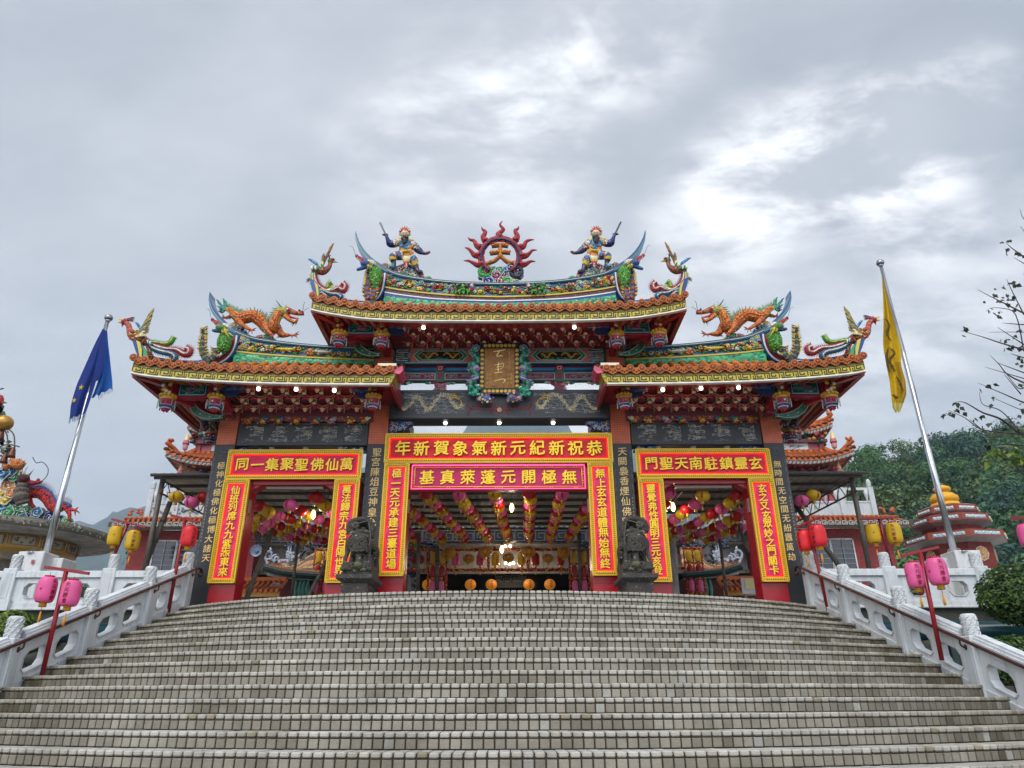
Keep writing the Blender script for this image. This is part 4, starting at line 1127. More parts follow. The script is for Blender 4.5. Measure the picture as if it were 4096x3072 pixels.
def pendant(p, s=1.0, seed=0):
 """carved hanging post end: crown, lantern barrel, tassels, with a small gilded figure above"""
 rr = random.Random(seed); mb = MB(); p = Vector(p)
 V = lambda pr: [(r * s, z * s) for r, z in pr]
 mb.box(p.x - .09 * s, p.x + .09 * s, p.y - .06 * s, p.y + .12 * s, p.z + .1 * s, p.z + .62 * s, '#8e0f1c')
 for k in range(12):
  a = 2 * pi * k / 12; mb.blob(p + Vector((cos(a) * .15, sin(a) * .15, .13)) * s, (.045 * s, .045 * s, .04 * s), vary('#b8902a', .25, rr), 5, 4)
 mb.lathe(p, V([(.05, -.2), (.085, -.185), (.09, -.165), (.12, -.15), (.125, -.10), (.145, -.09), (.15, .02), (.16, .04), (.155, .10), (.1, .12)]), 12,
 ['#a81f2a', '#24306a', '#b8bcc4', '#1f3f8a', '#b8a880', '#a3202a', '#9a1824', '#b8902a', '#7a5a20'])
 for k in range(8):
  a = 2 * pi * k / 8 + .39; c = Vector((cos(a), sin(a), 0))
  mb.bar(p + c * .148 * s + Vector((0, 0, -.09 * s)), p + c * .158 * s + Vector((0, 0, .03 * s)), .014 * s, .012 * s, '#c9b9a0')
  mb.tube([p + c * .17 * s + Vector((0, 0, .04 * s)), p + c * .175 * s + Vector((0, 0, -.06 * s)), p + c * .17 * s + Vector((0, 0, -.17 * s))], [.006 * s, .011 * s, .014 * s], 5, ['#b8bcc4', '#2a6a5a', '#7a4a8a', '#2a4a8a'][k % 4])
  a2 = a + .39; c2 = Vector((cos(a2), sin(a2), 0)); mb.blob(p + (c2 * .15 + Vector((0, 0, -.03))) * s, (.022 * s, .022 * s, .03 * s), rr.choice(['#c9cdd0', '#b8902a', '#a82a2a']), 5, 4)
  mb.tube([p + (c2 * .14 + Vector((0, 0, -.045))) * s, p + (c2 * .15 + Vector((0, 0, -.075))) * s], .02 * s, 4, '#1f3f8a')
 for k in range(5):
  a = 2 * pi * k / 5; mb.blob(p + Vector((cos(a) * .06, sin(a) * .06, -.20)) * s, (.025 * s, .025 * s, .03 * s), '#a3202a', 5, 4)
 for k in range(16):
  mb.blob(p + Vector((rr.uniform(-.1, .1), -.1 + rr.uniform(-.05, .02), rr.uniform(.18, .5))) * s, (.045 * s, .035 * s, .045 * s), rr.choice(['#b8902a', '#c9a23a', '#8a5a20', '#c9c4b8', '#2a6a4a', '#a32a2a']), 6, 4)
 return mb
def crescent(zf, pts, Y, w, col='#0f4f38'):
 mb = MB(); c = smooth([zf(x, y, Y) for x, y in pts], 5); n = len(c); A, B = [], []
 for i, p in enumerate(c):
  t = c[min(i + 1, n - 1)] - c[max(i - 1, 0)]; nr = Vector((t.z, 0, -t.x)).normalized(); k = w * (.35 + .65 * sin(pi * min(1, i / (n - 1) + .15)))
  A.append(p - nr * k); B.append(p + nr * k)
 mb.band(A, B, Y - .03, Y + .12, col)
 for q in (A, B): mb.tube([p + Vector((0, -.035, 0)) for p in q], .012, 4, '#7f9a90')
 for i in range(3, n - 2, 5): mb.blob(c[i] + Vector((0, -.035, 0)), .018, '#7fd0b8', 6, 4)
 for i in range(1, n, 3): mb.tube([c[i] + Vector((.03 * cos(a), -.04, w * .5 + .03 * sin(a))) for a in range(5)], .008, 3, '#4a8a70')
 return mb
def carved_panel(zf, x0, y0, x1, y1, Y, seed):
 rr = random.Random(seed); mb = MB(); a, b = zf(x0, y1, Y), zf(x1, y0, Y)
 mb.box(a.x, b.x, Y, Y + .06, a.z, b.z, '#2a5a8a'); mb.box(a.x + .015, b.x - .015, Y - .006, Y, a.z + .015, b.z - .015, '#a8b8b8'); mb.box(a.x + .025, b.x - .025, Y - .01, Y - .004, a.z + .025, b.z - .025, '#0c3f3a')
 squiggle(mb, a.x + .06, b.x - .06, a.z + .05, b.z - .05, Y - .012, 26, ['#1f8a74', '#2a9a84', '#6aa898', '#14605a'], .009, rr)
 for k in range(9): mb.blob(((a.x + b.x) / 2 + rr.uniform(-.09, .09), Y - .02, (a.z + b.z) / 2 + rr.uniform(-.06, .06)), (.035, .02, .03), rr.choice(['#8a3a7a', '#b05a8a', '#a8202c', '#7a2a6a']), 6, 4)
 return mb
def blue_brace(zf, poly, Y, seed):
 rr = random.Random(seed); mb = MB(); pl = [zf(x, y, Y) for x, y in poly]
 mb.prism(pl, (0, .08, 0), '#16325f')
 xs = [p.x for p in pl]; zs = [p.z for p in pl]
 squiggle(mb, min(xs) + .03, max(xs) - .03, (min(zs) + max(zs)) / 2, max(zs) - .03, Y - .005, 22, ['#3a7ab0', '#7fa8c8', '#2a5a9a', '#8a3a5a'], .009, rr)
 return mb
def make_eave_trim():
 def both(mb, name, m, par, par2):
  o = mb.build(name, M[m], par)
  RIGHT.append((o, par2)); return o
 # side roof
 for i, (x, y, Y, s) in enumerate(((538, 1215, 14.25, 1.0), (928, 1218, 14.3, 1.0), (2195, 1215, 14.3, .95))): both(pendant(Z1(x, y, Y), s, i), 'pendant_post', 'gloss', roofL, roofR)
 both(pendant(Z1(892, 1490, 16.6), 1.0, 9), 'pendant_post', 'gloss', roofL, roofR)
 both(carved_panel(Z1, 628, 1068, 868, 1165, 14.3, 3), 'carved_panel', 'gloss', roofL, roofR)
 both(blue_brace(Z1, ((985, 1070), (1185, 1070), (1165, 1105), (1120, 1120), (1100, 1160), (1020, 1175), (985, 1168)), 14.3, 4), 'carved_brace', 'gloss', roofL, roofR)
 both(blue_brace(Z1, ((1985, 1095), (2170, 1095), (2170, 1190), (2100, 1185), (2050, 1160), (2040, 1125)), 14.3, 5), 'carved_brace', 'gloss', roofL, roofR)
 both(crescent(Z1, ((738, 1228), (775, 1290), (840, 1328), (920, 1342), (990, 1338)), 14.75, .075), 'carved_bow_beam', 'gloss', roofL, roofR)
 b = MB()
 p, q = Z1(2130, 1175, 14.35), Z1(2280, 1090, 14.35); b.box(p.x, q.x, 14.35, 14.47, p.z, q.z + .08, '#8e0f1c'); both(b, 'eave_beam', 'gloss', roofL, roofR); b = MB()
 for x0, y0, x1, y1, Y in ((500, 1062, 628, 1175, 14.3), (868, 1075, 988, 1170, 14.32)):
  p, q = Z1(x0, y1, Y), Z1(x1, y0, Y); b.box(p.x, q.x, Y, Y + .12, p.z, q.z + .08, '#8e0f1c')
 p, q = Z1(610, 1180, 14.4), Z1(990, 1165, 14.4); b.box(p.x, q.x, 14.34, 14.5, p.z - .04, q.z, '#8e0f1c')
 p, q = Z1(760, 1255, 15.3), Z1(1120, 1200, 15.3); b.box(p.x, q.x, 15.25, 15.4, p.z - .05, q.z, '#7a0d18')
 b.bar(Z1(985, 1180, 14.4), Z1(1050, 1320, 15.1), .2, .16, '#8e0f1c')
 b.bar(Z1(600, 1185, 14.4), Z1(980, 1330, 15.3), .12, .14, '#8e0f1c')
 b.bar(Z1(930, 1230, 14.4), Z1(1060, 1250, 15.3), .12, .2, '#8e0f1c')
 both(b, 'eave_beam', 'gloss', roofL, roofR)
 b = MB(); rr = random.Random(8)
 for k in range(40): b.blob(Z1(870 + rr.uniform(-55, 60), 1365 + rr.uniform(-40, 75), 15.45 + rr.uniform(0, .2)), (.06, .05, .06), rr.choice(['#12304a', '#1a3a3a', '#3a1a2a', '#20485a', '#5a4a2a', '#6a1420']), 6, 4)
 both(b, 'carved_corbel', 'gloss', roofL, roofR)
 b = MB()
 pl = [Z1(x, y, 14.9) for x, y in ((1000, 1230), (1062, 1290), (1068, 1330), (1000, 1300), (972, 1240))]
 b.prism(pl, (0, .2, 0), '#8e0f1c', '#16325f'); squiggle(b, pl[0].x - .02, pl[1].x - .02, pl[2].z + .03, pl[0].z - .05, 14.89, 8, ['#5a8ac0', '#a8c0d8'], .008)
 both(b, 'hip_arm', 'gloss', roofL, roofR)
 # main roof: everything twice, on both ends
 for sgn in (-1, 1):
  def mk(mb, name):
   if sgn > 0: mb.v = [(-x, y, z) for x, y, z in mb.v]; mb.f = [tuple(reversed(f)) for f in mb.f]
   mb.build(name, M['gloss'], roofM)
  for i, (x, y, Y) in enumerate(((385, 1232, 14.25), (802, 1245, 14.3))): mk(pendant(Z2(x, y, Y), 1.0, 20 + i), 'pendant_post')
  mk(carved_panel(Z2, 472, 1068, 738, 1188, 14.3, 13), 'carved_panel')
  mk(blue_brace(Z2, ((872, 1078), (1105, 1088), (1070, 1130), (1030, 1150), (1010, 1185), (930, 1190), (872, 1195)), 14.3, 14), 'carved_brace')
  mk(crescent(Z2, ((545, 1262), (580, 1330), (640, 1375), (720, 1398), (790, 1400)), 14.75, .075), 'carved_bow_beam')
  b = MB()
  for x0, y0, x1, y1, Y in ((340, 1050, 470, 1200, 14.3), (738, 1070, 872, 1205, 14.32)):
   p, q = Z2(x0, y1, Y), Z2(x1, y0, Y); b.box(p.x, q.x, Y, Y + .12, p.z, q.z + .08, '#8e0f1c')
  p, q = Z2(460, 1205, 14.4), Z2(880, 1188, 14.4); b.box(p.x, q.x, 14.34, 14.5, p.z - .05, q.z, '#8e0f1c')
  b.bar(Z2(840, 1220, 14.4), Z2(860, 1390, 15.1), .16, .16, '#8e0f1c'); b.bar(Z2(450, 1215, 14.4), Z2(700, 1400, 15.5), .14, .14, '#8e0f1c')
  b.bar(Z2(490, 1230, 14.4), Z2(860, 1300, 15.4), .2, .2, '#7a0d18')
  p = Z2(880, 1230, 15.1); b.box(-2.99, -2.5, 14.9, 15.6, p.z - .1, p.z + .3, '#8e0f1c')
  mk(b, 'eave_beam')
make_eave_trim()
for o, par in RIGHT:
 if par is roofR: dup(o, parent=par)
for o in RIGHTPARTS: dup(o, parent=gate, mirror=True)
# ---------------------------------------------------------------- plaque with its dragons
def make_plaque():
 pq = thing('name_plaque', 'gilded wooden name plaque with cursive characters between carved dragons over the middle passage', 'plaque', (0, 15.0, 8.2))
 x0, x1, z0, z1 = -.455, .455, 8.28, 9.53
 Y = lambda z: 15.06 - (z - z0) * .13
 mb = MB(); a = Vector((0, -.13, 1)).normalized(); cz = (z0 + z1) / 2; c = Vector((0, Y(cz), cz)); H = (z1 - z0) / 2 / a.z
 nrm = Vector((0, -a.z, a.y)); ax = Vector((1, 0, 0))
 mb.obox(c, ax * .465, a * (H + .0), nrm * .05, '#15181c', .01)
 o = mb.build('frame', M['gloss'], pq)
 mb = MB(); mb.obox(c + nrm * .052, ax * .345, a * (H - .15), nrm * .004, '#7a4a1a'); mb.build('board', WOODM, pq)
 st = MB()
 def disc(p): st.lathe(p, [(.045, 0), (.043, .012), (.03, .02), (.03, .012), (.012, .02)], 12, ['#b8922e', '#d0ab4a', '#8a6a20', '#d0ab4a'], ax=Matrix(((1, 0, 0), (0, nrm.z, nrm.y), (0, -nrm.y, nrm.z))).to_3x3() if False else nrm.to_track_quat('Z', 'X').to_matrix())
 for i in range(8):
  for s in (-1, 1): disc(c + ax * (-.33 + .66 * i / 7) + a * s * (H - .075) + nrm * .05)
 for i in range(9):
  for s in (-1, 1): disc(c + ax * s * .405 + a * (-(H - .2) + 2 * (H - .2) * i / 8) + nrm * .05)
 st.build('gilt_studs', M['gold'], pq)
 tx = MB(); G = '#f0d890'
 def stroke(pts, r): tx.tube(smooth([c + ax * x + a * y + nrm * .062 for x, y in pts], 4), r, 5, G, flat=.4, fdir=tuple(a))
 stroke([(-.14, .40), (.0, .42), (.14, .45)], [.012, .02, .012]); stroke([(.02, .43), (-.05, .33), (-.06, .28)], [.012, .018, .014]); stroke([(-.06, .28), (.02, .30), (.08, .29)], [.012, .02, .01])
 stroke([(-.12, .07), (.0, .09), (.1, .12)], [.01, .018, .008]); stroke([(-.02, .14), (-.03, .05), (-.03, -.1)], .014); stroke([(-.08, .02), (.06, .04)], .012); stroke([(-.1, -.04), (.06, -.02)], .012); stroke([(-.12, -.12), (.08, -.1)], [.012, .02, .01]); stroke([(.1, .1), (.08, .02), (.03, -.03)], .012)
 stroke([(-.12, -.33), (-.02, -.29), (.1, -.27), (.13, -.31), (.08, -.37)], [.01, .016, .018, .018, .01])
 for i in range(9): stamp(tx, '中華民國己卯年吉旦'[i], c + ax * .23 + a * (.42 - i * .055) + nrm * .057, ax, a, .045, '#b89a50', .004, .0)
 for k, xx in enumerate((-.28, -.21, .19, .27)):
  for i in range(3): stamp(tx, '弟子敬獻眾信士謹立善男'[k * 3 + i if k * 3 + i < 11 else 0], c + ax * xx + a * (-.16 - i * .1) + nrm * .057, ax, a, .05, '#b89a50', .004, .0)
 tx.build('lettering', M['gold'], pq)
 for s in (-1, 1):
  d = MB(); rr = random.Random(60 + s)
  path = smooth([Vector((s * (x - .14), y, z)) for x, z, y in ((.66, 9.45, 14.98), (.78, 9.35, 14.95), (.7, 9.2, 14.93), (.62, 9.1, 14.95), (.75, 9.0, 14.93), (.78, 8.85, 14.95), (.66, 8.75, 14.93), (.72, 8.6, 14.95), (.82, 8.5, 14.93), (.74, 8.35, 14.95), (.66, 8.22, 14.95))], 4)
  d.tube(path, resample([.03, .06, .07, .07, .075, .075, .075, .07, .06, .05], len(path)), 7, cols=['#1f7a60', '#2f9a78', '#16604e'])
  for i, p in enumerate(path):
   d.spike(p + Vector((s * .06, 0, 0)), (s * .06, -.02, rr.uniform(-.03, .06)), .02, rr.choice(['#c9d4d0', '#7a4a8a', '#6aa8a0']))
   if i % 2 == 0: d.blob(p + Vector((rr.uniform(-.05, .05), -.06, 0)), .022, '#8ab89a', 5, 4)
  for q in range(3): scroll(d, (s * .56, 14.93, 9.42 - q * .02), .09 - q * .02, '#1f6a9a', rr, edge='#9fc0c8', flip=s)
  d.blob((s * .54, 14.9, 8.88), (.09, .08, .09), '#a8a4b8', 8, 6, jit=.1); d.blob((s * .52, 14.86, 8.82), (.06, .06, .05), '#7a5a9a', 7, 5)
  for q in range(5): d.tube(smooth([Vector((s * .48, 14.9, 8.62 + q * .02)), Vector((s * .60, 14.88, 8.58 + q * .01)), Vector((s * .76, 14.9, 8.62 - q * .03))], 3), [.03, .02, .004], 5, ['#6a5a9a', '#8a7ab0', '#c9cdd4', '#5a4a8a', '#7a6aa8'][q])
  for q in range(22): d.blob((s * rr.uniform(.46, .7), 14.93 + rr.uniform(-.04, .03), rr.uniform(8.2, 8.45)), (.05, .04, .035), rr.choice(['#1f8a70', '#2a9a84', '#6ab8a0', '#14605a']), 6, 4)
  d.build('carved_dragon', M['gloss'], pq)
  l = MB(); cc = Vector((s * .29, 14.97, 8.16))
  l.blob(cc, (.12, .09, .1), '#5a6a9a', 9, 6, jit=.12, rr=rr)
  for q in range(26): l.blob(cc + Vector((rr.uniform(-.16, .16), rr.uniform(-.1, -.02), rr.uniform(-.12, .1))), (.032, .028, .028), rr.choice(['#b8902a', '#c9cdd0', '#3a5a8a', '#a83a3a', '#8a5a9a', '#b8902a']), 5, 4)
  for q in range(7): l.spike(cc + Vector((s * .1, -.03, 0)), (s * .14, -.02, -.1 + q * .035), .022, rr.choice(['#c9b0b8', '#8a6a9a', '#b8b0a0']))
  l.build('lion_head', M['gloss'], pq)
def _wood():
 def f(t, tc, base, b):
  L = t.links
  w = N(t, 'ShaderNodeTexNoise', i_Scale=3.2, i_Distortion=3.5, i_Detail=5.0)
  L.new(tc.outputs['Object'], w.inputs['Vector'])
  r = N(t, 'ShaderNodeValToRGB'); e = r.color_ramp.elements; e[0].position = .3; e[1].position = .72; e[0].color = (*C('#6a4016'), 1); e[1].color = (*C('#a8742e'), 1); L.new(w.outputs['Fac'], r.inputs[0])
  return r.outputs[0]
 return mat('burl_wood', 0.35, 0.2, namp=0, extra=f)
WOODM = _wood()
make_plaque(); bpy.data.objects['name_plaque'].location.z -= .24
# ---------------------------------------------------------------- bulbs under the eaves
def bulb(p, label, group, r=.055, sock=True):
 p = Vector(p); r *= .78; o = thing('light_bulb', label, 'light bulb', p, group)
 if sock:
  s = MB(); s.lathe(p, [(.03, .03), (.05, .05), (.07, .09), (.085, .12), (.09, .14)], 12, '#c9c2b8'); s.build('socket', M['paint'], o)
 g = MB(); g.blob(p, (r, r, r * 1.05), '#fff6e8', 12, 8); g.build('globe', M['bulb'], o)
for i, (x, y) in enumerate(((1275, 1112), (1577, 1117), (1884, 1127))):
 p = Z1(x, y, 14.0); w = ['outermost', 'middle', 'innermost'][i]
 bulb(p, 'round white bulb under the left side roof, %s of its three' % w, 'bulbs under the side roofs')
 p.x = -p.x; bulb(p, 'round white bulb under the right side roof, %s of its three' % w, 'bulbs under the side roofs')
for s, n in SIDES:
 p = Z2(1215, 1130, 14.0); p.x *= -s; bulb(p, 'round white bulb under the %s half of the high main roof' % n, 'bulbs under the main roof')
for i, x in enumerate((622, 1098, 1575)):
 p = Z3(x, 650, 15.4); bulb(p + Vector((0, 0, .02)), 'white bulb below the wide black dragon beam, %s' % ['nearest the left pillar', 'middle of the three', 'nearest the right pillar'][i], 'bulbs below the dragon beam', .06)
for s, n in SIDES:
 for i, x in enumerate((855, 1155, 1465)):
  p = Z4(x, 210, 15.4); p.x *= -s
  o = thing('bulb_socket', 'empty cream bulb socket under the %s black side beam, %s' % (n, ['outermost', 'middle one', 'innermost'][i]), 'socket', p, 'sockets under the side beams')
  k = MB(); k.lathe(p, [(.03, -.02), (.05, .0), (.08, .04), (.09, .07)], 12, '#b9a89c'); k.build('shade', M['paint'], o)
# ================================================================ ridge sculptures
class SB(MB): pass
def body(mb, path, rs, cols, n=10, k=5): mb.tube(smooth(path, k), rs, n, cols=cols)
def dragon():
 rr = random.Random(70); mb = MB()
 z = lambda x, y, d=0: Z1(x, y, 15.35 + d)
 path = [z(1005, 462, .05), z(1060, 488), z(1105, 535, -.05), z(1160, 540, -.05), z(1235, 528), z(1300, 570, .03), z(1350, 625, .02), z(1395, 622, -.06), z(1410, 570, -.1), z(1435, 515, -.08), z(1480, 490, -.05)]
 c = smooth(path, 6); rs = resample([.03, .07, .12, .155, .16, .155, .15, .145, .12, .11, .10], len(c))
 mb.tube(c, rs, 10, cols=['#b8622a', '#a8521f', '#c67c34', '#a04a1c'])
 for i, p in enumerate(c):
  t = (c[min(i + 1, len(c) - 1)] - c[max(i - 1, 0)]).normalized(); up = Vector((-t.z, 0, t.x)); up = up if (up.z > 0 or i > 40) else -up
  for q in range(4):
   a = q * .5 - .7; mb.blob(p + up * rs[i] * sin(a) * .95 + Vector((0, -rs[i] * cos(a), 0)), (.028, .015, .022), rr.choice(['#cc8032', '#b5551f', '#cf963e', '#a8501f']), 5, 3)
  if i < len(c) - 3:
   mb.spike(p + up * rs[i] * .85, up * rr.uniform(.10, .16) + t * -.05, .028, '#1f7a5a'); mb.spike(p + up * rs[i] * .8 + t * .02, up * .2 - t * .06, .012, '#b9b09a')
  mb.blob(p - up * rs[i] * .8 + Vector((0, -.03, 0)), (.03, .04, .03), rr.choice(['#b8a03a', '#1f6a4a', '#c98a3a']), 5, 3)
 for k in range(8):
  y0 = 455 + k * 5; e = [(935, 392), (945, 415), (940, 440), (955, 465), (985, 385), (1005, 400), (950, 480), (965, 490)][k]
  mb.tube(smooth([z(1010, 470), z((1010 + e[0]) / 2 + 6, (470 + e[1]) / 2 + 8), z(e[0] + 12, e[1] + 8), z(*e)], 3), [.035, .03, .02, .004], 5, rr.choice(['#1f6a6a', '#2a7a5a', '#3a8a7a', '#24566a']))
 def leg(pts, r, claws):
  q = [z(x, y, d) for x, y, d in pts]; mb.tube(smooth(q, 4), r, 7, cols=['#b8622a', '#a8521f', '#bb6c2e'])
  e = q[-1]
  for dx, dz in claws: mb.tube(smooth([e, e + Vector((dx * .6, -.03, dz * .4)), e + Vector((dx, -.03, dz))], 3), [.022, .018, .003], 5, '#a8563a')
  k = q[1]
  for j in range(6): mb.spike(k + Vector((rr.uniform(-.05, .05), 0, rr.uniform(-.05, .05))), (rr.uniform(-.16, -.02), rr.uniform(-.05, .05), rr.uniform(-.14, .0)), .018, rr.choice(['#1f7a5a', '#b8a03a', '#8a8a7a']))
 leg([(1110, 560, -.12), (1150, 600, -.16), (1215, 640, -.16)], [.1, .06, .03], ((.14, .05), (.13, -.04), (.06, -.12), (-.04, -.1)))
 leg([(1110, 530, .1), (1060, 528, .12), (1010, 540, .1)], [.09, .05, .03], ((-.08, .1), (-.1, -.0), (-.06, -.1)))
 leg([(1330, 610, -.12), (1345, 640, -.18), (1385, 680, -.18)], [.1, .06, .035], ((.1, .02), (.06, -.1), (-.03, -.1)))
 leg([(1425, 610, .06), (1460, 672, .04), (1530, 680, .0), (1555, 682, 0)], [.1, .09, .03, .025], ((.14, .10), (.17, .02), (.13, -.1), (-.02, -.1)))
 h = z(1490, 490, -.08)
 mb.blob(h, (.15, .12, .12), '#9a9a4a', 9, 7, jit=.06, rr=rr)
 mb.tube(smooth([z(1500, 478, -.1), z(1545, 492, -.12), z(1600, 508, -.12), z(1640, 505, -.12)], 3), [.1, .075, .05, .055], 8, cols=['#8a7a3a', '#b5502a', '#8e2030'])
 mb.blob(z(1625, 500, -.12), (.055, .06, .05), '#8e1a2a', 7, 5); mb.blob(z(1605, 482, -.12), (.03, .04, .03), '#6a1a3a', 6, 4)
 mb.tube(smooth([z(1490, 525, -.1), z(1530, 560, -.12), z(1570, 575, -.12), z(1590, 550, -.12)], 3), [.07, .05, .04, .03], 7, '#b56a2e')
 mb.tube(smooth([z(1510, 520, -.12), z(1550, 540, -.13), z(1600, 545, -.13)], 3), [.03, .03, .01], 6, '#a81f2c')
 for x, y in ((1540, 515), (1560, 518), (1580, 522), (1600, 525), (1545, 560), (1565, 565), (1582, 565)): mb.spike(z(x, y, -.14), (0, 0, -.045 if y < 540 else .045), .012, '#d8d4c4')
 mb.blob(z(1510, 472, -.18), .03, '#d8d8d0', 7, 5); mb.blob(z(1512, 472, -.205), .014, '#101010', 6, 4)
 for e in ((1418, 398), (1470, 410), (1500, 432), (1440, 440)): mb.tube(smooth([z(1480, 470, -.1), z((1480 + e[0]) / 2, (470 + e[1]) / 2 + 10, -.1), z(*e, -.1)], 4), [.03, .022, .004], 5, rr.choice(['#b9b4a0', '#1f6a5a', '#8a8a6a']))
 for k in range(26): mb.spike(z(1445 + rr.uniform(-15, 30), 510 + rr.uniform(-45, 45), -.1), (rr.uniform(-.24, -.06), rr.uniform(-.06, .06), rr.uniform(-.12, .16)), .022, rr.choice(['#1f7a5a', '#b8a83a', '#8aa03a', '#c9c4a8', '#2a8a6a']))
 for k in range(7): mb.spike(z(1545 + k * 7, 575, -.1), (rr.uniform(-.03, .05), 0, rr.uniform(-.18, -.08)), .014, '#7a7a3a')
 for e in ((1680, 462), (1655, 415)): mb.tube(smooth([z(1630, 498, -.12), z((1630 + e[0]) / 2, e[1] + 12, -.12), z(*e, -.1)], 3), .006, 4, '#3a3030')
 for x, y, r, ci, f in ((1285, 712, .12, 1, 1), (1345, 700, .11, 0, -1), (1335, 740, .13, 4, 1), (1395, 740, .10, 6, -1), (1120, 640, .13, 2, 1), (1070, 610, .11, 5, -1), (1160, 668, .09, 4, 1), (1375, 715, .09, 0, 1)):
  scroll(mb, z(x, y, .02), r, CLD[ci], rr, thick=.14, flip=f)
 o = mb.build('dragon_sculpture', M['glaze'], None, loc=tuple(z(1300, 745)))
 return tag(o, 'orange scaled roof dragon with green comb striding on the left side roof', 'dragon', 'roof dragons')
dg = dragon()
mirrored(dg, 'orange scaled roof dragon with green comb striding on the right side roof')
def feathers(mb, base, tip, n, w, cols, rr, droop=(0, 0, -.1), y=0):
 base, tip = Vector(base), Vector(tip)
 for i in range(n):
  t = i / (n - 1); a = base.lerp(tip, t * .55); e = base.lerp(tip, .45 + .6 * t) + Vector(droop) * (1 - t) + Vector((0, rr.uniform(-.02, .02) + y, 0))
  mb.tube(smooth([a, a.lerp(e, .5) + Vector((0, -.01, .02)), e], 3), [w * .6, w, w * .3], 5, cols[i % len(cols)], flat=.4)
def streamer(mb, pts, r, col, edge, rr, spikes='#b8a03a', curl=True):
 c = smooth(pts, 6); rs = resample([r * .7, r, r, r * 1.1, r * .8], len(c))
 mb.tube(c, rs, 8, cols=[col, vary(col, .25, rr)])
 mb.tube([p + Vector((0, -rs[i] * .9, 0)) for i, p in enumerate(c)], r * .28, 5, edge)
 for i in range(1, len(c) - 1):
  t = (c[i + 1] - c[i - 1]).normalized(); nrm = Vector((-t.z, 0, t.x))
  for s in (-1, 1): mb.spike(c[i] + nrm * s * rs[i] * .8, nrm * s * r * 1.1 + t * r * .5, r * .22, spikes if rr.random() < .6 else col, 3)
def phoenix_low():
 rr = random.Random(80); mb = MB(); z = lambda x, y, d=0: Z1(x, y, 14.0 + d)
 streamer(mb, [z(378, 728), z(440, 738, .05), z(520, 752, .08), z(570, 735, .05), z(598, 690, .02)], .055, '#4a9a2e', '#b8c060', rr, '#5aa83a')
 streamer(mb, [z(378, 738), z(450, 768), z(530, 792), z(620, 800), z(680, 832), z(715, 828), z(720, 795), z(690, 785)], .07, '#8e2430', '#c9c4b8', rr, '#a8384a')
 streamer(mb, [z(385, 745), z(440, 790, -.04), z(510, 815, -.05), z(575, 830, -.03), z(608, 860, 0), z(590, 885, .03)], .065, '#1d5c8e', '#c9c4a0', rr, '#b8a83a')
 body(mb, [z(395, 742), z(350, 722), z(300, 700), z(258, 672), z(240, 632), z(232, 600), z(210, 575)], [.07, .12, .13, .10, .065, .06, .06], ['#8e2430', '#a8503a', '#8a2a34', '#b8703a'], 9)
 for k in range(40): mb.blob(z(rr.uniform(240, 360), rr.uniform(640, 715), -.12), (.035, .02, .025), rr.choice(['#8e2430', '#b8a03a', '#a84a2e', '#1f6a4a', '#c98a3a']), 5, 3)
 feathers(mb, z(290, 690, -.1), z(432, 470, -.05), 15, .035, ['#5a3a2a', '#7a5a2a', '#8a8a3a', '#3a2a24'], rr, (.14, 0, .0))
 feathers(mb, z(275, 692, -.14), z(395, 590, -.1), 10, .035, ['#b8902e', '#1f7a5a', '#c9b87a', '#a8382e'], rr, (.18, 0, -.03))
 feathers(mb, z(285, 694, -.16), z(360, 650, -.12), 7, .03, ['#d0c8b0', '#b8a03a'], rr, (.16, 0, -.04))
 feathers(mb, z(330, 640, .1), z(290, 578, .12), 6, .03, ['#2a6aa0', '#5a9ac0'], rr, (.05, 0, 0))
 for k in range(5): mb.tube([z(375 + k * 9, 716 + k * 5, -.08), z(382 + k * 9, 742 + k * 4, -.1)], .03, 5, ['#1f6a4a', '#d0d0c8', '#2a6a9a', '#d0d0c8', '#1f6a4a'][k])
 h = z(203, 568); mb.blob(h, (.09, .075, .075), '#8e1f34', 8, 6); mb.spike(h + Vector((-.06, 0, .02)), (-.15, 0, .07), .045, '#c9a83a'); mb.spike(h + Vector((-.06, 0, -.02)), (-.12, 0, .0), .035, '#b8902e')
 for k in range(5): mb.tube(smooth([h + Vector((.02, 0, .06)), h + Vector((.12, 0, .10 - k * .02)), h + Vector((.2, 0, .11 - k * .03))], 2), [.022, .018, .004], 4, ['#4a4a5a', '#8e1f34', '#6a7a8a', '#8e1f34', '#5a5a6a'][k])
 mb.blob(h + Vector((-.02, -.07, .02)), .016, '#e0e0d0', 5, 4); mb.spike(h + Vector((-.04, 0, -.06)), (0, 0, -.09), .03, '#8e1f2a')
 for x in (372, 392): mb.tube([z(x, 745), z(x + 16, 800), z(x + 28, 850)], [.035, .022, .02], 5, '#a84a3a')
 for d in (-.09, 0, .09): mb.spike(z(402, 845), (d, -.06, -.03), .02, '#a84a3a')
 scroll(mb, z(385, 845, .02), .10, '#a83a34', rr, thick=.12)
 o = mb.build('phoenix_sculpture', M['glaze'], None, loc=tuple(z(385, 870)))
 return tag(o, 'red and green phoenix with raised wing on the outer corner of the left side roof', 'phoenix', 'roof phoenixes')
ph = phoenix_low()
mirrored(ph, 'red and green phoenix with raised wing on the outer corner of the right side roof')
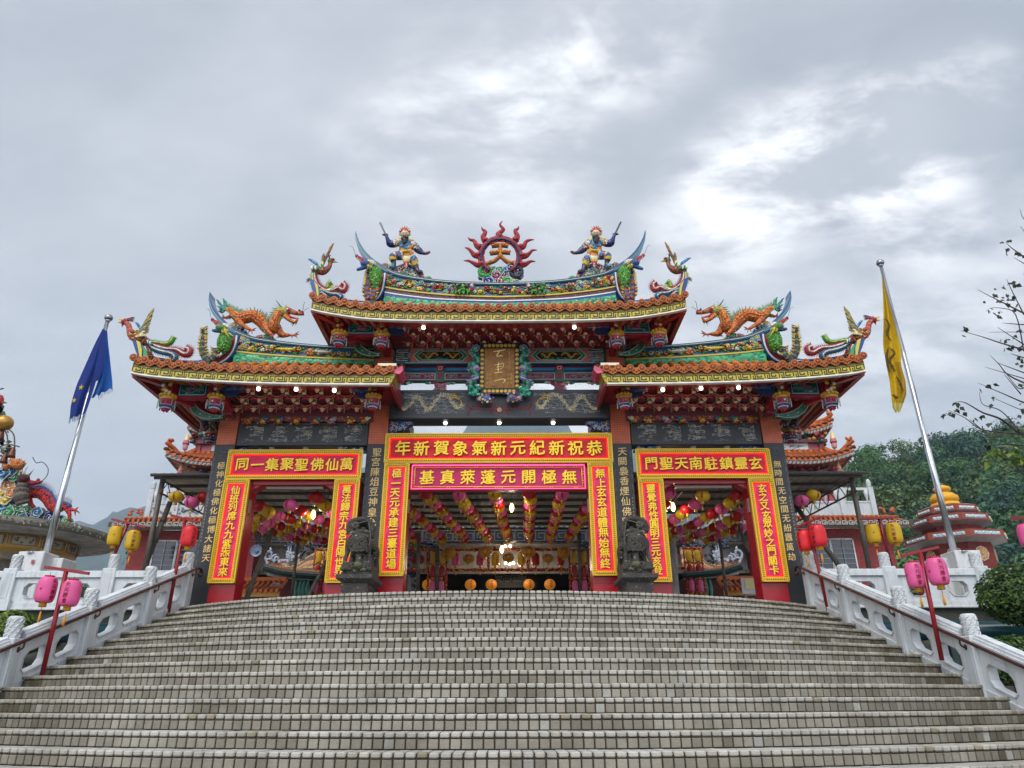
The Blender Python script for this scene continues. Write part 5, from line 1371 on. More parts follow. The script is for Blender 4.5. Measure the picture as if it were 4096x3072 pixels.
def phoenix_high():
 rr = random.Random(81); mb = MB(); z = lambda x, y, d=0: Z2(x, y, 14.0 + d)
 streamer(mb, [z(135, 590), z(128, 650), z(140, 700), z(180, 745), z(240, 775), z(300, 762), z(350, 735)], .06, '#8a9a2e', '#c9c4a0', rr, '#b8a83a')
 streamer(mb, [z(150, 590), z(155, 660), z(190, 725), z(250, 765), z(320, 770), z(380, 745), z(430, 765), z(448, 720), z(418, 690)], .065, '#8e2430', '#c9c4b8', rr, '#a8384a')
 streamer(mb, [z(240, 770), z(310, 800, -.03), z(370, 805, -.03), z(405, 830, 0), z(395, 855, .03)], .06, '#1d5c8e', '#c9c4a0', rr, '#7aa0a8')
 streamer(mb, [z(270, 740, .05), z(285, 700, .05), z(310, 680, .05)], .05, '#6a9a2e', '#b8c060', rr, '#8aa03a')
 body(mb, [z(145, 600), z(165, 560), z(215, 572), z(255, 560), z(290, 530), z(300, 500), z(305, 478)], [.07, .10, .10, .085, .055, .05, .05], ['#2f7a4a', '#8e2430', '#a8503a', '#8a2a34'], 9)
 for k in range(4): mb.tube([z(125 + k * 18, 560 + k * 2, -.08), z(120 + k * 18, 525 + k * 2, -.1)], .035, 5, ['#d0d0c8', '#1f7a4a', '#d0d0c8', '#2f8a4a'][k])
 feathers(mb, z(215, 545, -.1), z(330, 305, -.05), 15, .035, ['#6a4a2a', '#8a5a2a', '#b8903a', '#5a3a2a'], rr, (-.02, 0, .0))
 feathers(mb, z(225, 560, -.14), z(235, 400, -.1), 10, .035, ['#b8902e', '#1f7a5a', '#c9b87a', '#a8382e'], rr, (-.04, 0, .0))
 feathers(mb, z(180, 520, .08), z(85, 455, .1), 8, .035, ['#2a6aa0', '#5a9ac0', '#3a7aa8'], rr, (.0, 0, .02))
 h = z(305, 472); mb.blob(h, (.075, .065, .065), '#2f7a3a', 8, 6); mb.spike(h + Vector((.05, 0, -.01)), (.14, 0, -.035), .035, '#c9a83a')
 for k in range(6): mb.tube(smooth([h + Vector((-.03, 0, .04)), h + Vector((-.05, 0, .12)), h + Vector((-.11 + k * .02, 0, .17))], 2), [.02, .016, .004], 4, ['#8e1f34', '#6a2a4a', '#2a5a3a', '#8e1f34', '#a8323a', '#8e1f34'][k])
 mb.blob(h + Vector((.05, -.03, .02)), (.06, .05, .03), '#8e1f34', 6, 4)
 for dy in (0, 12, 24): mb.tube(smooth([z(110, 650), z(85, 645 + dy), z(62, 660 + dy)], 2), [.02, .014, .004], 4, '#4a4440')
 scroll(mb, z(275, 810, .02), .10, '#2f8a5a', rr, thick=.12)
 o = mb.build('phoenix_sculpture', M['glaze'], None, loc=tuple(z(270, 840)))
 return tag(o, 'phoenix with tail curled below it on the left corner of the high main roof', 'phoenix', 'roof phoenixes')
ph2 = phoenix_high()
mirrored(ph2, 'phoenix with tail curled below it on the right corner of the high main roof')
def ridge_beast(zf, head, mouth, bodyp, scalep, Yb, seed, label, mir, cols):
 rr = random.Random(seed); mb = MB(); z = lambda x, y, d=0: zf(x, y, Yb + d)
 c = smooth([z(*p) for p in bodyp], 5); rs = resample([.03, .07, .09, .10, .09, .06], len(c))
 mb.tube(c, rs, 8, cols=cols)
 for i, p in enumerate(c):
  for s in (-1, 1): mb.spike(p + Vector((s * rs[i] * .7, -.03, 0)), (s * .08, -.02, .05), .028, rr.choice(['#c8b02a', '#b89a2a', cols[0]]))
 s2 = smooth([z(*p) for p in scalep], 5); r2 = resample([.16, .18, .14, .05], len(s2)); mb.tube(s2, r2, 8, cols=['#3f8a2e', '#2f7a3a', '#5a9a2e'])
 for i, p in enumerate(s2):
  for q in range(3): mb.blob(p + Vector((rr.uniform(-.1, .1), -r2[i] * .9, rr.uniform(-.06, .06))), (.03, .015, .025), rr.choice(['#4a9a3a', '#2f7a3a', '#7aa83a']), 5, 3)
 h = z(*head); mb.blob(h, (.14, .12, .10), cols[1], 9, 6, jit=.08, rr=rr)
 a, b = [z(*m) for m in mouth]
 mb.tube(smooth([h, h.lerp(a, .5) + Vector((0, 0, .03)), a], 3), [.09, .065, .035], 7, '#8e1f34'); mb.tube(smooth([h - Vector((0, 0, .06)), h.lerp(b, .5) - Vector((0, 0, .04)), b], 3), [.07, .05, .03], 7, '#24508a')
 mb.blob(a + Vector((0, 0, .02)), .045, '#8e1f3a', 6, 4)
 for k in range(5): mb.spike(h.lerp(a, .3 + k * .14) - Vector((0, .05, .03)), (0, 0, -.05), .012, '#d8d4c4')
 for k in range(12): mb.spike(h + Vector((rr.uniform(0, .14), -.05, rr.uniform(-.12, .05))), (rr.uniform(.02, .16), rr.uniform(-.05, .0), rr.uniform(-.2, -.02)), .026, rr.choice(['#c8b02a', '#b8a02a', '#2f7a4a']))
 for k in range(4): mb.tube(smooth([h + Vector((.05, -.04, .08)), h + Vector((.16, -.04, .08 - k * .02)), h + Vector((.26, -.02, .05 - k * .03))], 3), [.03, .022, .006], 5, '#c9c9c4')
 mb.tube(smooth([a, a + Vector((-.06, 0, .12)), a + Vector((-.12, 0, .28)), a + Vector((-.2, 0, .32))], 3), .005, 4, '#3a3434')
 o = mb.build('ridge_beast', M['glaze'], None, loc=tuple(c[-1]))
 tag(o, label, 'roof beast', 'beasts at the ridge ends')
 mirrored(o, mir)
ridge_beast(Z1, (975, 622, -.15), ((905, 560, -.15), (905, 640, -.15)), ((842, 625), (838, 680), (830, 740), (828, 800), (845, 850), (870, 880), (905, 870), (935, 830), (930, 790)), ((1020, 680), (1000, 740), (995, 790), (990, 815)), 15.0, 90,
 'dark curling fish beast biting the ridge end of the left side roof', 'dark curling fish beast biting the ridge end of the right side roof', ['#2a2030', '#4a7a3a', '#5a1f34', '#1f2a3a'])
ridge_beast(Z2, (650, 505, -.15), ((560, 430, -.15), (560, 560, -.15)), ((700, 560), (680, 610), (672, 680), (665, 760), (670, 820), (690, 855), (720, 820), (735, 770), (715, 720)), ((740, 560), (745, 620), (740, 690), (728, 740)), 15.0, 91,
 'blue and red dragon headed beast biting the left ridge end of the main roof', 'blue and red dragon headed beast biting the right ridge end of the main roof', ['#3a1a2a', '#2a4a8a', '#7a5a1f', '#8a2a2a'])
def sun_emblem():
 rr = random.Random(95); z = lambda x, y, d=0: ZC(x, y, 15.35 + d)
 base = z(690, 1250); root = thing('sun_emblem', 'red flaming ring framing a large orange character on the middle of the main ridge', 'emblem', tuple(base))
 mb = MB(); n = 40
 ring = [(690 + 330 * sin(a), 745 - 300 * cos(a)) for a in [-2.55 + 5.1 * i / n for i in range(n + 1)]]
 c = [z(x, y) for x, y in ring]
 mb.tube(c, .085, 8, '#8e2028', flat=1.0); mb.tube([z(690 + (x - 690) * .99, 745 + (y - 745) * .99, -.075) for x, y in ring], .032, 6, '#1a2050')
 for i in range(120):
  a = rr.uniform(-2.5, 2.5); k = rr.choice((.86, 1.1)); mb.blob(z(690 + 330 * k * sin(a), 745 - 300 * k * cos(a), -.05), .026, vary('#a02830', .25, rr), 5, 4)
 for pts in (((690, 420), (660, 370), (745, 290), (690, 210), (728, 142)), ((440, 480), (400, 420), (440, 330), (395, 290), (372, 245)), ((950, 470), (980, 400), (945, 310), (990, 280), (1008, 235)),
 ((350, 590), (290, 560), (245, 480), (180, 460), (142, 420)), ((1030, 590), (1090, 570), (1130, 500), (1190, 470), (1272, 462)), ((330, 730), (250, 720), (190, 650), (140, 610), (85, 596)),
 ((1060, 740), (1130, 735), (1190, 690), (1240, 645), (1318, 640)), ((380, 880), (300, 890), (220, 850), (150, 820), (68, 820)), ((1030, 890), (1110, 880), (1170, 850), (1220, 830), (1292, 838))):
  q = smooth([z(x, y) for x, y in pts], 5); rs = resample([.10, .075, .05, .035, .008], len(q)); mb.tube(q, rs, 7, cols=['#982630', '#8a2430', '#a02a30'][:3] if rr.random() < 2 else None)
  for i in range(0, len(q) // 2 + 3): mb.blob(q[i] + Vector((rr.uniform(-.02, .02), -rs[i] * .8, 0)), rs[i] * .45, vary('#a83038', .25, rr), 5, 4)
 mb.build('flaming_ring', M['glaze'], root)
 t = MB()
 for pts, w in ((((545, 560), (690, 545), (825, 560)), .05), (((515, 685), (690, 665), (860, 675)), .05), (((690, 560), (690, 640), (685, 720), (600, 810), (460, 860)), .045), (((690, 720), (760, 790), (830, 840), (915, 855)), .05)):
  q = smooth([z(x, y) for x, y in pts], 5); t.tube(q, w, 8, '#b87028'); t.tube([p + Vector((0, .035, 0)) for p in q], w * 1.2, 8, '#5a5650')
  for p in q:
   for j in range(2): t.blob(p + Vector((rr.uniform(-.02, .02), -.035, rr.uniform(-.02, .02))), .026, vary('#c07a2c', .2, rr), 6, 4)
 t.build('character', M['glaze'], root)
 cl = MB()
 for x, y, r, col, f in ((440, 940, .13, '#2f8a3a', 1), (500, 1030, .11, '#3a9a3a', -1), (380, 1050, .11, '#2f8a3a', 1), (570, 970, .11, '#1f8a5a', 1), (680, 985, .12, '#1f7a5a', -1), (790, 975, .11, '#2a6a9a', 1), (880, 930, .12, '#1a2468', -1), (870, 1040, .11, '#1a2a78', 1), (1010, 1040, .11, '#2a3448', -1),
 (620, 1065, .12, '#7a1f4a', 1), (745, 1060, .12, '#7a1f4a', -1), (480, 1160, .14, '#1d2f80', 1), (580, 1150, .12, '#c87a30', 1), (690, 1165, .14, '#a82030', -1), (800, 1160, .14, '#3a9a3a', 1), (900, 1160, .12, '#c8b02a', -1), (470, 1225, .12, '#c06a30', -1), (640, 1235, .11, '#a82030', 1), (760, 1235, .11, '#3a9a3a', -1), (960, 1220, .13, '#1f5a7a', 1), (400, 1230, .10, '#2f6a5a', 1), (860, 1235, .11, '#2f8a4a', 1), (560, 1235, .1, '#c87a30', 1)):
  scroll(cl, z(x, y, rr.uniform(-.03, .03)), r, col, rr, thick=.14, flip=f)
 for cx, dcol in ((430, '#2f8a3a'), (965, '#2a3448')): cl.tube([z(cx + 90 * cos(a), 1005 + 85 * sin(a)) for a in [i * pi / 8 for i in range(17)]], .055, 6, dcol)
 cl.build('cloud_base', M['glaze'], root)
sun_emblem()
# ---------------------------------------------------------------- warriors
def fuse(mb, name, m, parent, vox=.018, more=None):
 """one continuous surface over the shapes in mb; every face keeps the colour of the shape it came from"""
 from mathutils.bvhtree import BVHTree
 me = bpy.data.meshes.new('raw'); me.from_pydata(mb.v, [], mb.f); me.update()
 ob = bpy.data.objects.new('raw', me); COLL.objects.link(ob)
 md = ob.modifiers.new('r', 'REMESH'); md.mode = 'VOXEL'; md.voxel_size = vox; md.use_smooth_shade = True
 sm_ = ob.modifiers.new('s', 'SMOOTH'); sm_.factor = .35; sm_.iterations = 1
 ev = ob.evaluated_get(bpy.context.evaluated_depsgraph_get()); em = ev.to_mesh()
 bvh = BVHTree.FromPolygons([Vector(v) for v in mb.v], mb.f)
 out = MB(); out.v = [tuple(v.co) for v in em.vertices]
 for p in em.polygons:
  hit = bvh.find_nearest(p.center)
  out.f.append(tuple(p.vertices)); out.c.append(mb.c[hit[2]] if hit and hit[2] is not None else (.3, .3, .3)); out.sm.append(True)
 ev.to_mesh_clear(); bpy.data.objects.remove(ob); bpy.data.meshes.remove(me)
 if more: out.add(more.v, more.f, more.c, True)
 return out.build(name, M[m], parent)
def warrior():
 rr = random.Random(99); z = lambda x, y, d=0: ZW(x, y, 15.35 + d)
 base = z(700, 1330); root = thing('warrior_statue', 'bearded armoured warrior statue raising a sword on the left part of the main ridge', 'statue', tuple(base), 'warrior statues')
 b = MB(); T = lambda pts, r, cols, n=10, flat=1.0: b.tube(smooth([z(*p) for p in pts], 4), r, n, cols=cols, flat=flat)
 T([(690, 640, -.02), (685, 740, -.04), (680, 850, -.03), (690, 930, 0)], [.17, .175, .155, .165], ['#1c5878', '#236888', '#184a68'], 12, .75)
 b.blob(z(600, 800, -.10), (.085, .06, .11), '#b8682e'); b.blob(z(755, 790, -.10), (.085, .06, .11), '#c07a34'); b.blob(z(780, 890, -.07), (.11, .08, .085), '#c07a34'); b.blob(z(610, 900, -.07), (.09, .08, .07), '#24306a')
 T([(585, 855, -.12), (690, 845, -.17), (800, 830, -.12)], [.03, .035, .03], ['#b8a02a']); b.blob(z(685, 840, -.18), (.05, .03, .035), '#3a9a3a')
 T([(600, 640, 0), (500, 660, 0), (420, 690, 0)], [.105, .105, .11], ['#8f8f88', '#8e2430', '#b8a02a']); T([(430, 690, 0), (360, 690, -.02), (320, 670, -.05), (290, 590, -.1), (262, 520, -.12)], [.1, .1, .085, .055, .045], ['#1d2a6a', '#1f2a5a', '#18245a'])
 T([(780, 640, 0), (850, 710, 0), (930, 780, 0)], [.105, .11, .11], ['#9a968a', '#b8a02a', '#8e2430', '#a9adac']); T([(930, 800, 0), (1000, 850, -.02), (1060, 885, -.04), (1140, 905, -.06)], [.1, .09, .055, .04], ['#2a2a3a', '#24306a', '#3a3a48'])
 b.blob(z(255, 490, -.12), (.055, .05, .05), '#24204a')
 T([(1140, 905, -.06), (1190, 880, -.08), (1230, 858, -.09)], [.045, .04, .03], ['#8a4a48', '#4a3038'])
 T([(690, 940, 0), (560, 950, -.05), (420, 960, -.1), (390, 1010, -.1)], [.12, .125, .11, .09], ['#235a80', '#1a4a70', '#8e2430', '#a8a498']); T([(395, 1000, -.1), (410, 1060, -.1)], [.10, .085], ['#b8a02a'])
 T([(410, 1050, -.1), (425, 1130, -.08), (420, 1200, -.08)], [.075, .06, .07], ['#3a2a40', '#2a2438']); T([(425, 1210, -.06), (370, 1185, -.12), (350, 1215, -.16)], [.075, .07, .04], ['#4a7a90'])
 T([(740, 950, 0), (830, 1020, 0), (890, 1100, 0)], [.125, .125, .115], ['#235a80', '#1a4a70', '#8e2430', '#a8a498']); T([(880, 1130, 0), (910, 1180, 0)], [.105, .09], ['#b8a02a'])
 T([(905, 1180, 0), (940, 1260, -.02), (970, 1310, -.03)], [.085, .06, .065], ['#3a2a40', '#2a2438']); T([(975, 1320, -.03), (1020, 1305, -.09), (1035, 1290, -.12)], [.07, .06, .04], ['#2a2438'])
 for i, (y, w, c) in enumerate(((940, .12, '#c07a34'), (1000, .12, '#c9c4a8'), (1060, .105, '#b8a02a'), (1110, .085, '#8e2430'), (1150, .05, '#a8323a'), (1175, .03, '#c9c4b8'))): b.blob(z(700, y, -.1), (w, .04, .09), c)
 for s in (-1, 1): b.blob(z(690 + s * 85, 620, -.05), (.09, .08, .06), '#b8a02a')
 b.blob(z(668, 580, -.02), (.11, .1, .08), '#24204a')
 d = MB()
 for sx, sy, ex, ey in ((500, 660, 420, 700), (850, 700, 930, 790)):
  for k in range(30): d.blob(z(rr.uniform(min(sx, ex), max(sx, ex)), rr.uniform(sy - 40, ey), -.125), (.017, .01, .013), rr.choice(['#d0ccc0', '#1a1a20', '#b8b4a8']), 5, 3)
 for k in range(70):
  x, y = rr.choice(((rr.uniform(430, 600), rr.uniform(905, 960)), (rr.uniform(790, 890), rr.uniform(950, 1060)), (rr.uniform(560, 780), rr.uniform(690, 790)))); d.blob(z(x, y, -.165), (.018, .01, .014), rr.choice(['#3a8ac0', '#1f5a8a', '#6ab0d0', '#123a5a']), 5, 3)
 for k in range(16): d.spike(z(rr.uniform(660, 740), 1160, -.1), (rr.uniform(-.02, .02), 0, -.09), .01, '#c9c4b8')
 fuse(b, 'body', 'gloss', root, .02, d)
 h = MB()
 h.blob(z(668, 465, -.06), (.10, .095, .12), '#c9a48c', 12, 9); h.blob(z(668, 492, -.15), (.02, .03, .03), '#c09078'); h.blob(z(668, 470, -.155), (.014, .02, .03), '#c9a48c')
 for s in (-1, 1):
  h.blob(z(668 + s * 27, 458, -.15), (.022, .01, .010), '#e8e4da', 7, 5); h.blob(z(668 + s * 26, 458, -.158), (.009, .006, .009), '#101010', 6, 4)
  h.tube([z(668 + s * 10, 447, -.155), z(668 + s * 45, 438, -.145)], [.010, .006], 5, '#141418'); h.tube(smooth([z(668 + s * 4, 505, -.155), z(668 + s * 25, 508, -.15), z(668 + s * 36, 525, -.14)], 3), [.012, .012, .004], 5, '#3a1a1a')
  h.blob(z(668 + s * 60, 475, -.04), (.02, .04, .045), '#c09a80')
 h.blob(z(668, 520, -.155), (.028, .012, .010), '#8e2a2a')
 h.build('face', M['gloss'], root)
 bd = MB()
 for k in range(34): bd.blob(z(662 + rr.uniform(-60, 65) * (1 - k / 60), 535 + k * 4.4, -.13 - .03 * sin(k)), (.04, .035, .035), vary('#1a1c22', .4, rr), 7, 5)
 bd.tube(smooth([z(668, 600, -.14), z(662, 660, -.16), z(660, 705, -.15)], 3), [.08, .05, .01], 7, '#16181e'); bd.build('beard', M['gloss'], root)
 hm = MB(); hm.blob(z(668, 425, -.03), (.115, .11, .09), '#8e1a2a', 12, 8)
 for i in range(13):
  a = -1.45 + 2.9 * i / 12; x, y = 668 + 95 * sin(a), 420 - 85 * cos(a); hm.blob(z(x, y, -.06), (.035, .03, .045), ['#a82030', '#b8b0a8'][i % 2], 6, 5); hm.blob(z(668 + 118 * sin(a), 420 - 112 * cos(a), -.06), (.018, .018, .03), '#c9c4c0' if i % 2 else '#8a8a90', 5, 4)
 for s in (-1, 1):
  hm.blob(z(668 + s * 78, 470, -.06), (.035, .03, .06), '#6aa83a')
  for k in range(6): hm.spike(z(668 + s * 88, 430 + k * 15, -.05), (s * .06, 0, .01), .014, '#a82030')
 hm.blob(z(668, 385, -.14), (.03, .02, .025), '#c07a34'); hm.build('helmet', M['gloss'], root)
 s = MB(); s.bar(z(120, 215, -.12), z(240, 470, -.12), .03, .045, '#3a3f48'); s.bar(z(245, 485, -.12), z(325, 650, -.1), .045, .045, '#b8a02a'); s.blob(z(235, 485, -.12), (.085, .04, .03), '#24204a'); s.build('sword', M['gloss'], root)
 c = MB()
 for x, y, r, ci, f in ((230, 1180, .1, 3, 1), (290, 1200, .08, 3, -1), (440, 1290, .12, 1, 1), (550, 1255, .13, 1, -1), (600, 1210, .1, 1, 1), (735, 1235, .12, 2, 1), (810, 1275, .1, 2, -1), (590, 1345, .1, 0, 1), (690, 1340, .12, 7, -1), (820, 1350, .12, 0, 1), (800, 1420, .12, 5, 1), (980, 1370, .12, 1, -1), (950, 1440, .12, 1, 1), (1050, 1470, .1, 1, -1), (1180, 1480, .11, 0, 1), (350, 1250, .09, 3, 1), (470, 1330, .1, 1, -1)):
  scroll(c, z(x, y, .03), r, CLD[ci], rr, thick=.14, flip=f)
 c.build('cloud_base', M['glaze'], root)
 return root
wa = warrior()
mirrored(wa, 'bearded armoured warrior statue raising a sword on the right part of the main ridge')
# ================================================================ banners and portal frames
def sign(label, x0, x1, z0, z1, Y, chars, size, group, vertical, panel='#b81a44', seed=0, frame='#c9a41e', lift=0.0):
 s = thing('framed_banner', label, 'banner', ((x0 + x1) / 2, Y, z0), group)
 fw = .088; mb = MB(); rr = random.Random(seed)
 for a, b, c, d in ((x0, x1, z0, z0 + fw), (x0, x1, z1 - fw, z1), (x0, x0 + fw, z0 + fw, z1 - fw), (x1 - fw, x1, z0 + fw, z1 - fw)):
  mb.box(a, b, Y - .03, Y + .05, c, d, frame, .006)
  if b - a > d - c: mb.box(a + .03, b - .03, Y - .042, Y - .028, c + .03, d - .03, '#8a6410')
  else: mb.box(a + .03, b - .03, Y - .042, Y - .028, c - .0, d + .0, '#8a6410')
 mb.box(x0 - .012, x0 + .012, Y - .05, Y - .02, z0, z1, frame); mb.box(x1 - .012, x1 + .012, Y - .05, Y - .02, z0, z1, frame)
 mb.box(x0, x1, Y - .05, Y - .02, z0 - .012, z0 + .012, frame); mb.box(x0, x1, Y - .05, Y - .02, z1 - .012, z1 + .012, frame)
 n = int((x1 - x0) / .042)
 for i in range(n):
  x = x0 + (i + .5) * (x1 - x0) / n
  for z in (z0 + .045, z1 - .045): mb.box(x - .012, x + .012, Y - .052, Y - .03, z - .016, z + .016, '#d8b53a', .006)
 n = int((z1 - z0) / .042)
 for i in range(n):
  z = z0 + (i + .5) * (z1 - z0) / n
  for x in (x0 + .045, x1 - .045): mb.box(x - .016, x + .016, Y - .052, Y - .03, z - .012, z + .012, '#d8b53a', .006)
 mb.build('frame', M['gold2'], s)
 p = MB(); nx, nz = max(2, int((x1 - x0) / .05)), max(2, int((z1 - z0) / .05)); rows = []
 for j in range(nz + 1):
  rows.append([Vector((x0 + fw + (x1 - x0 - 2 * fw) * i / nx, Y + .004 + .010 * sin(i * .55 + j * .3 + seed) + .008 * sin(i * .3 - j * .85) + .003 * sin(i * 1.7 + seed * 2 + j * .2), z0 + fw + (z1 - z0 - 2 * fw) * j / nz)) for i in range(nx + 1)])
 p.sheet(rows, panel); p.box(x0 + fw, x1 - fw, Y + .03, Y + .045, z0 + fw, z1 - fw, '#5a0a18'); p.build('banner_cloth', M['cloth'], s)
 nb = MB(); e = fw + .012; q = [Vector((x0 + e, Y - .008, z0 + e)), Vector((x1 - e, Y - .008, z0 + e)), Vector((x1 - e, Y - .008, z1 - e)), Vector((x0 + e, Y - .008, z1 - e))]
 for i in range(4): nb.tube([q[i], q[(i + 1) % 4]], .008, 6, '#ff1c0c')
 nb.build('neon_tube', M['neon'], s)
 t = MB(); m = len(chars)
 for i, ch in enumerate(chars):
  jx, jz = rr.uniform(-.008, .008), rr.uniform(-.008, .008)
  if vertical:
   z = z1 - fw - .04 - (z1 - z0 - 2 * fw - .08) * (i + .5) / m; o = ((x0 + x1) / 2 + jx, Y - .018, z + jz)
  else:
   x = x0 + fw + .08 + (x1 - x0 - 2 * fw - .16) * (i + .5) / m; o = (x + jx, Y - .018, (z0 + z1) / 2 + jz)
  stamp(t, ch, o, (1, 0, 0), (0, 0, 1), size, '#e8c41c', .014, .017)
 t.build('lettering', M['letter'], s)
 return s
M['gold2'] = mat('gilt_moulding', 0.35, 0.2, namp=0.12, nscale=20)
VB, HB = 'upright red couplet banners', 'wide red banners over the passages'
sign('wide red banner over the left passage with eight yellow characters', -5.97, -3.02, 6.03, 6.68, 15.0, '同一集聚聖佛仙萬', .305, HB, False, seed=1)
sign('widest red banner over the middle passage with eleven yellow characters', -2.52, 2.50, 6.39, 7.05, 14.99, '年新賀象氣新元紀新祝恭', .36, HB, False, panel='#b01024', seed=2)
sign('wide red banner over the right passage with eight yellow characters', 3.02, 5.97, 6.03, 6.68, 15.0, '門聖天南駐鎮靈玄', .305, HB, False, panel='#b81638', seed=3)
sign('upright red banner on the outer post of the left passage', -5.97, -5.43, 3.83, 6.01, 15.0, '仙班列席九九紫炁東來', .20, VB, True, panel='#c02a58', seed=4)
sign('upright red banner behind the left stone guardian', -3.56, -3.03, 3.83, 6.01, 15.0, '萬法歸宗九宮白陽世界', .205, VB, True, panel='#c02a58', seed=5)
sign('upright red banner on the left post of the middle passage', -2.50, -1.97, 3.96, 6.375, 14.99, '極一天元承建三臺道場', .22, VB, True, panel='#c02a58', seed=6)
sign('upright red banner on the right post of the middle passage', 1.95, 2.48, 3.96, 6.375, 14.99, '無上玄玄道體無始無終', .22, VB, True, panel='#c02a58', seed=7)
sign('upright red banner behind the right stone guardian', 3.03, 3.56, 3.83, 6.01, 15.0, '靈覺弗性圓明三元亥登', .205, VB, True, panel='#c02a58', seed=8)
sign('upright red banner on the outer post of the right passage', 5.43, 5.97, 3.83, 6.01, 15.0, '玄之又玄眾妙之門關卡', .20, VB, True, panel='#c02a58', seed=9)
def neon_sign():
 s = thing('neon_signboard', 'magenta signboard with eight yellow characters and a pink neon border below the widest banner', 'signboard', (0, 15.1, 5.8))
 b = MB(); b.prism([Vector((x, 15.08, z)) for x, z in ((-2.02, 5.80), (1.98, 5.80), (1.98, 6.26), (1.86, 6.375), (-1.90, 6.375), (-2.02, 6.26))], (0, .2, 0), '#8e0f26'); b.build('backing_box', M['gloss'], s)
 p = MB(); p.box(-1.82, 1.79, 15.068, 15.078, 5.87, 6.29, '#a81a52'); p.build('panel', M['cloth'], s)
 f = MB(); Y = 15.06
 for e, (a, c, d, g) in enumerate(((-1.90, 5.825, 1.87, 6.345), (-1.85, 5.865, 1.82, 6.30))):
  col = ['#ff6a9a', '#e8b85a'][e]
  if e == 0: continue
  for p0, p1 in (((a, c), (d, c)), ((d, c), (d, g)), ((d, g), (a, g)), ((a, g), (a, c))): f.tube([Vector((p0[0], Y, p0[1])), Vector((p1[0], Y, p1[1]))], .009, 6, col)
 for x in (-1.72, -1.1, -.5, -.05, .05, .6, 1.15, 1.68):
  for z0, z1 in ((5.83, 5.86), (6.31, 6.34)):
   for dx in (-.025, .025): f.tube([Vector((x + dx, Y, z0)), Vector((x + dx, Y, z1))], .006, 5, '#e8b85a')
 for z in (5.95, 6.0, 6.15, 6.2):
  for x0, x1 in ((-1.89, -1.86), (1.83, 1.86)): f.tube([Vector((x0, Y, z)), Vector((x1, Y, z))], .006, 5, '#e8b85a')
 f.build('gilt_key_border', M['letter'], s)
 n = MB(); a, c, d, g = -1.91, 5.82, 1.88, 6.35
 for p0, p1 in (((a, c), (d, c)), ((d, c), (d, g)), ((d, g), (a, g)), ((a, g), (a, c))): n.tube([Vector((p0[0], Y - .01, p0[1])), Vector((p1[0], Y - .01, p1[1]))], .013 if p0[1] == g == p1[1] else .008, 6, '#ff4a8a')
 n.build('neon_tube', M['neonpink'], s)
 t = MB()
 for i, ch in enumerate('基真萊蓬元開極無'): stamp(t, ch, (-1.58 + i * .446, 15.066, 6.08), (1, 0, 0), (0, 0, 1), .335, '#e8c41c', .02, .017)
 t.build('lettering', M['letter'], s)
M['neonpink'] = mat('pink_neon', 0.5, namp=0, emit=2.0)
neon_sign()
def portal(label, xa, xb, w, zt, zh):
 s = thing('portal_frame', label, 'door frame', ((xa + xb) / 2, 15.2, ZT_), 'red portal frames'); R = '#8e0d1c'
 for x in (xa, xb):
  b = MB(); d = 1 if x == xa else -1
  b.box(x, x + d * w, 15.05, 15.50, ZT_, zt, R, .008); b.box(x - .004, x + d * (w + .004), 15.046, 15.504, ZT_ + .5, ZT_ + .51, '#5e0a14')
  b.box(x + d * w, x + d * (w + .03), 15.1, 15.2, ZT_ + 2.0, ZT_ + 2.3, '#7a6a5a'); b.build('post', M['gloss'], s)
 h = MB(); h.box(xa + w, xb - w, 15.08, 15.48, zh, zt, R)
 if zh < 6.05:
  for x, d in ((xa + w, 1), (xb - w, -1)): h.prism([Vector((x, 15.12, zh)), Vector((x + d * .22, 15.12, zh)), Vector((x, 15.12, zh - .12))], (0, .3, 0), R)
  h.box(xa + w + .3, xb - w - .3, 15.2, 15.3, zh - .06, zh - .01, '#8a8078')
 h.build('header', M['gloss'], s)
portal('red steel portal frame of the left passage', -5.96, -3.04, .54, 6.05, 5.93)
portal('red steel portal frame of the middle passage', -2.49, 2.47, .52, 6.40, 6.36)
portal('red steel portal frame of the right passage', 3.04, 5.96, .54, 6.05, 5.93)
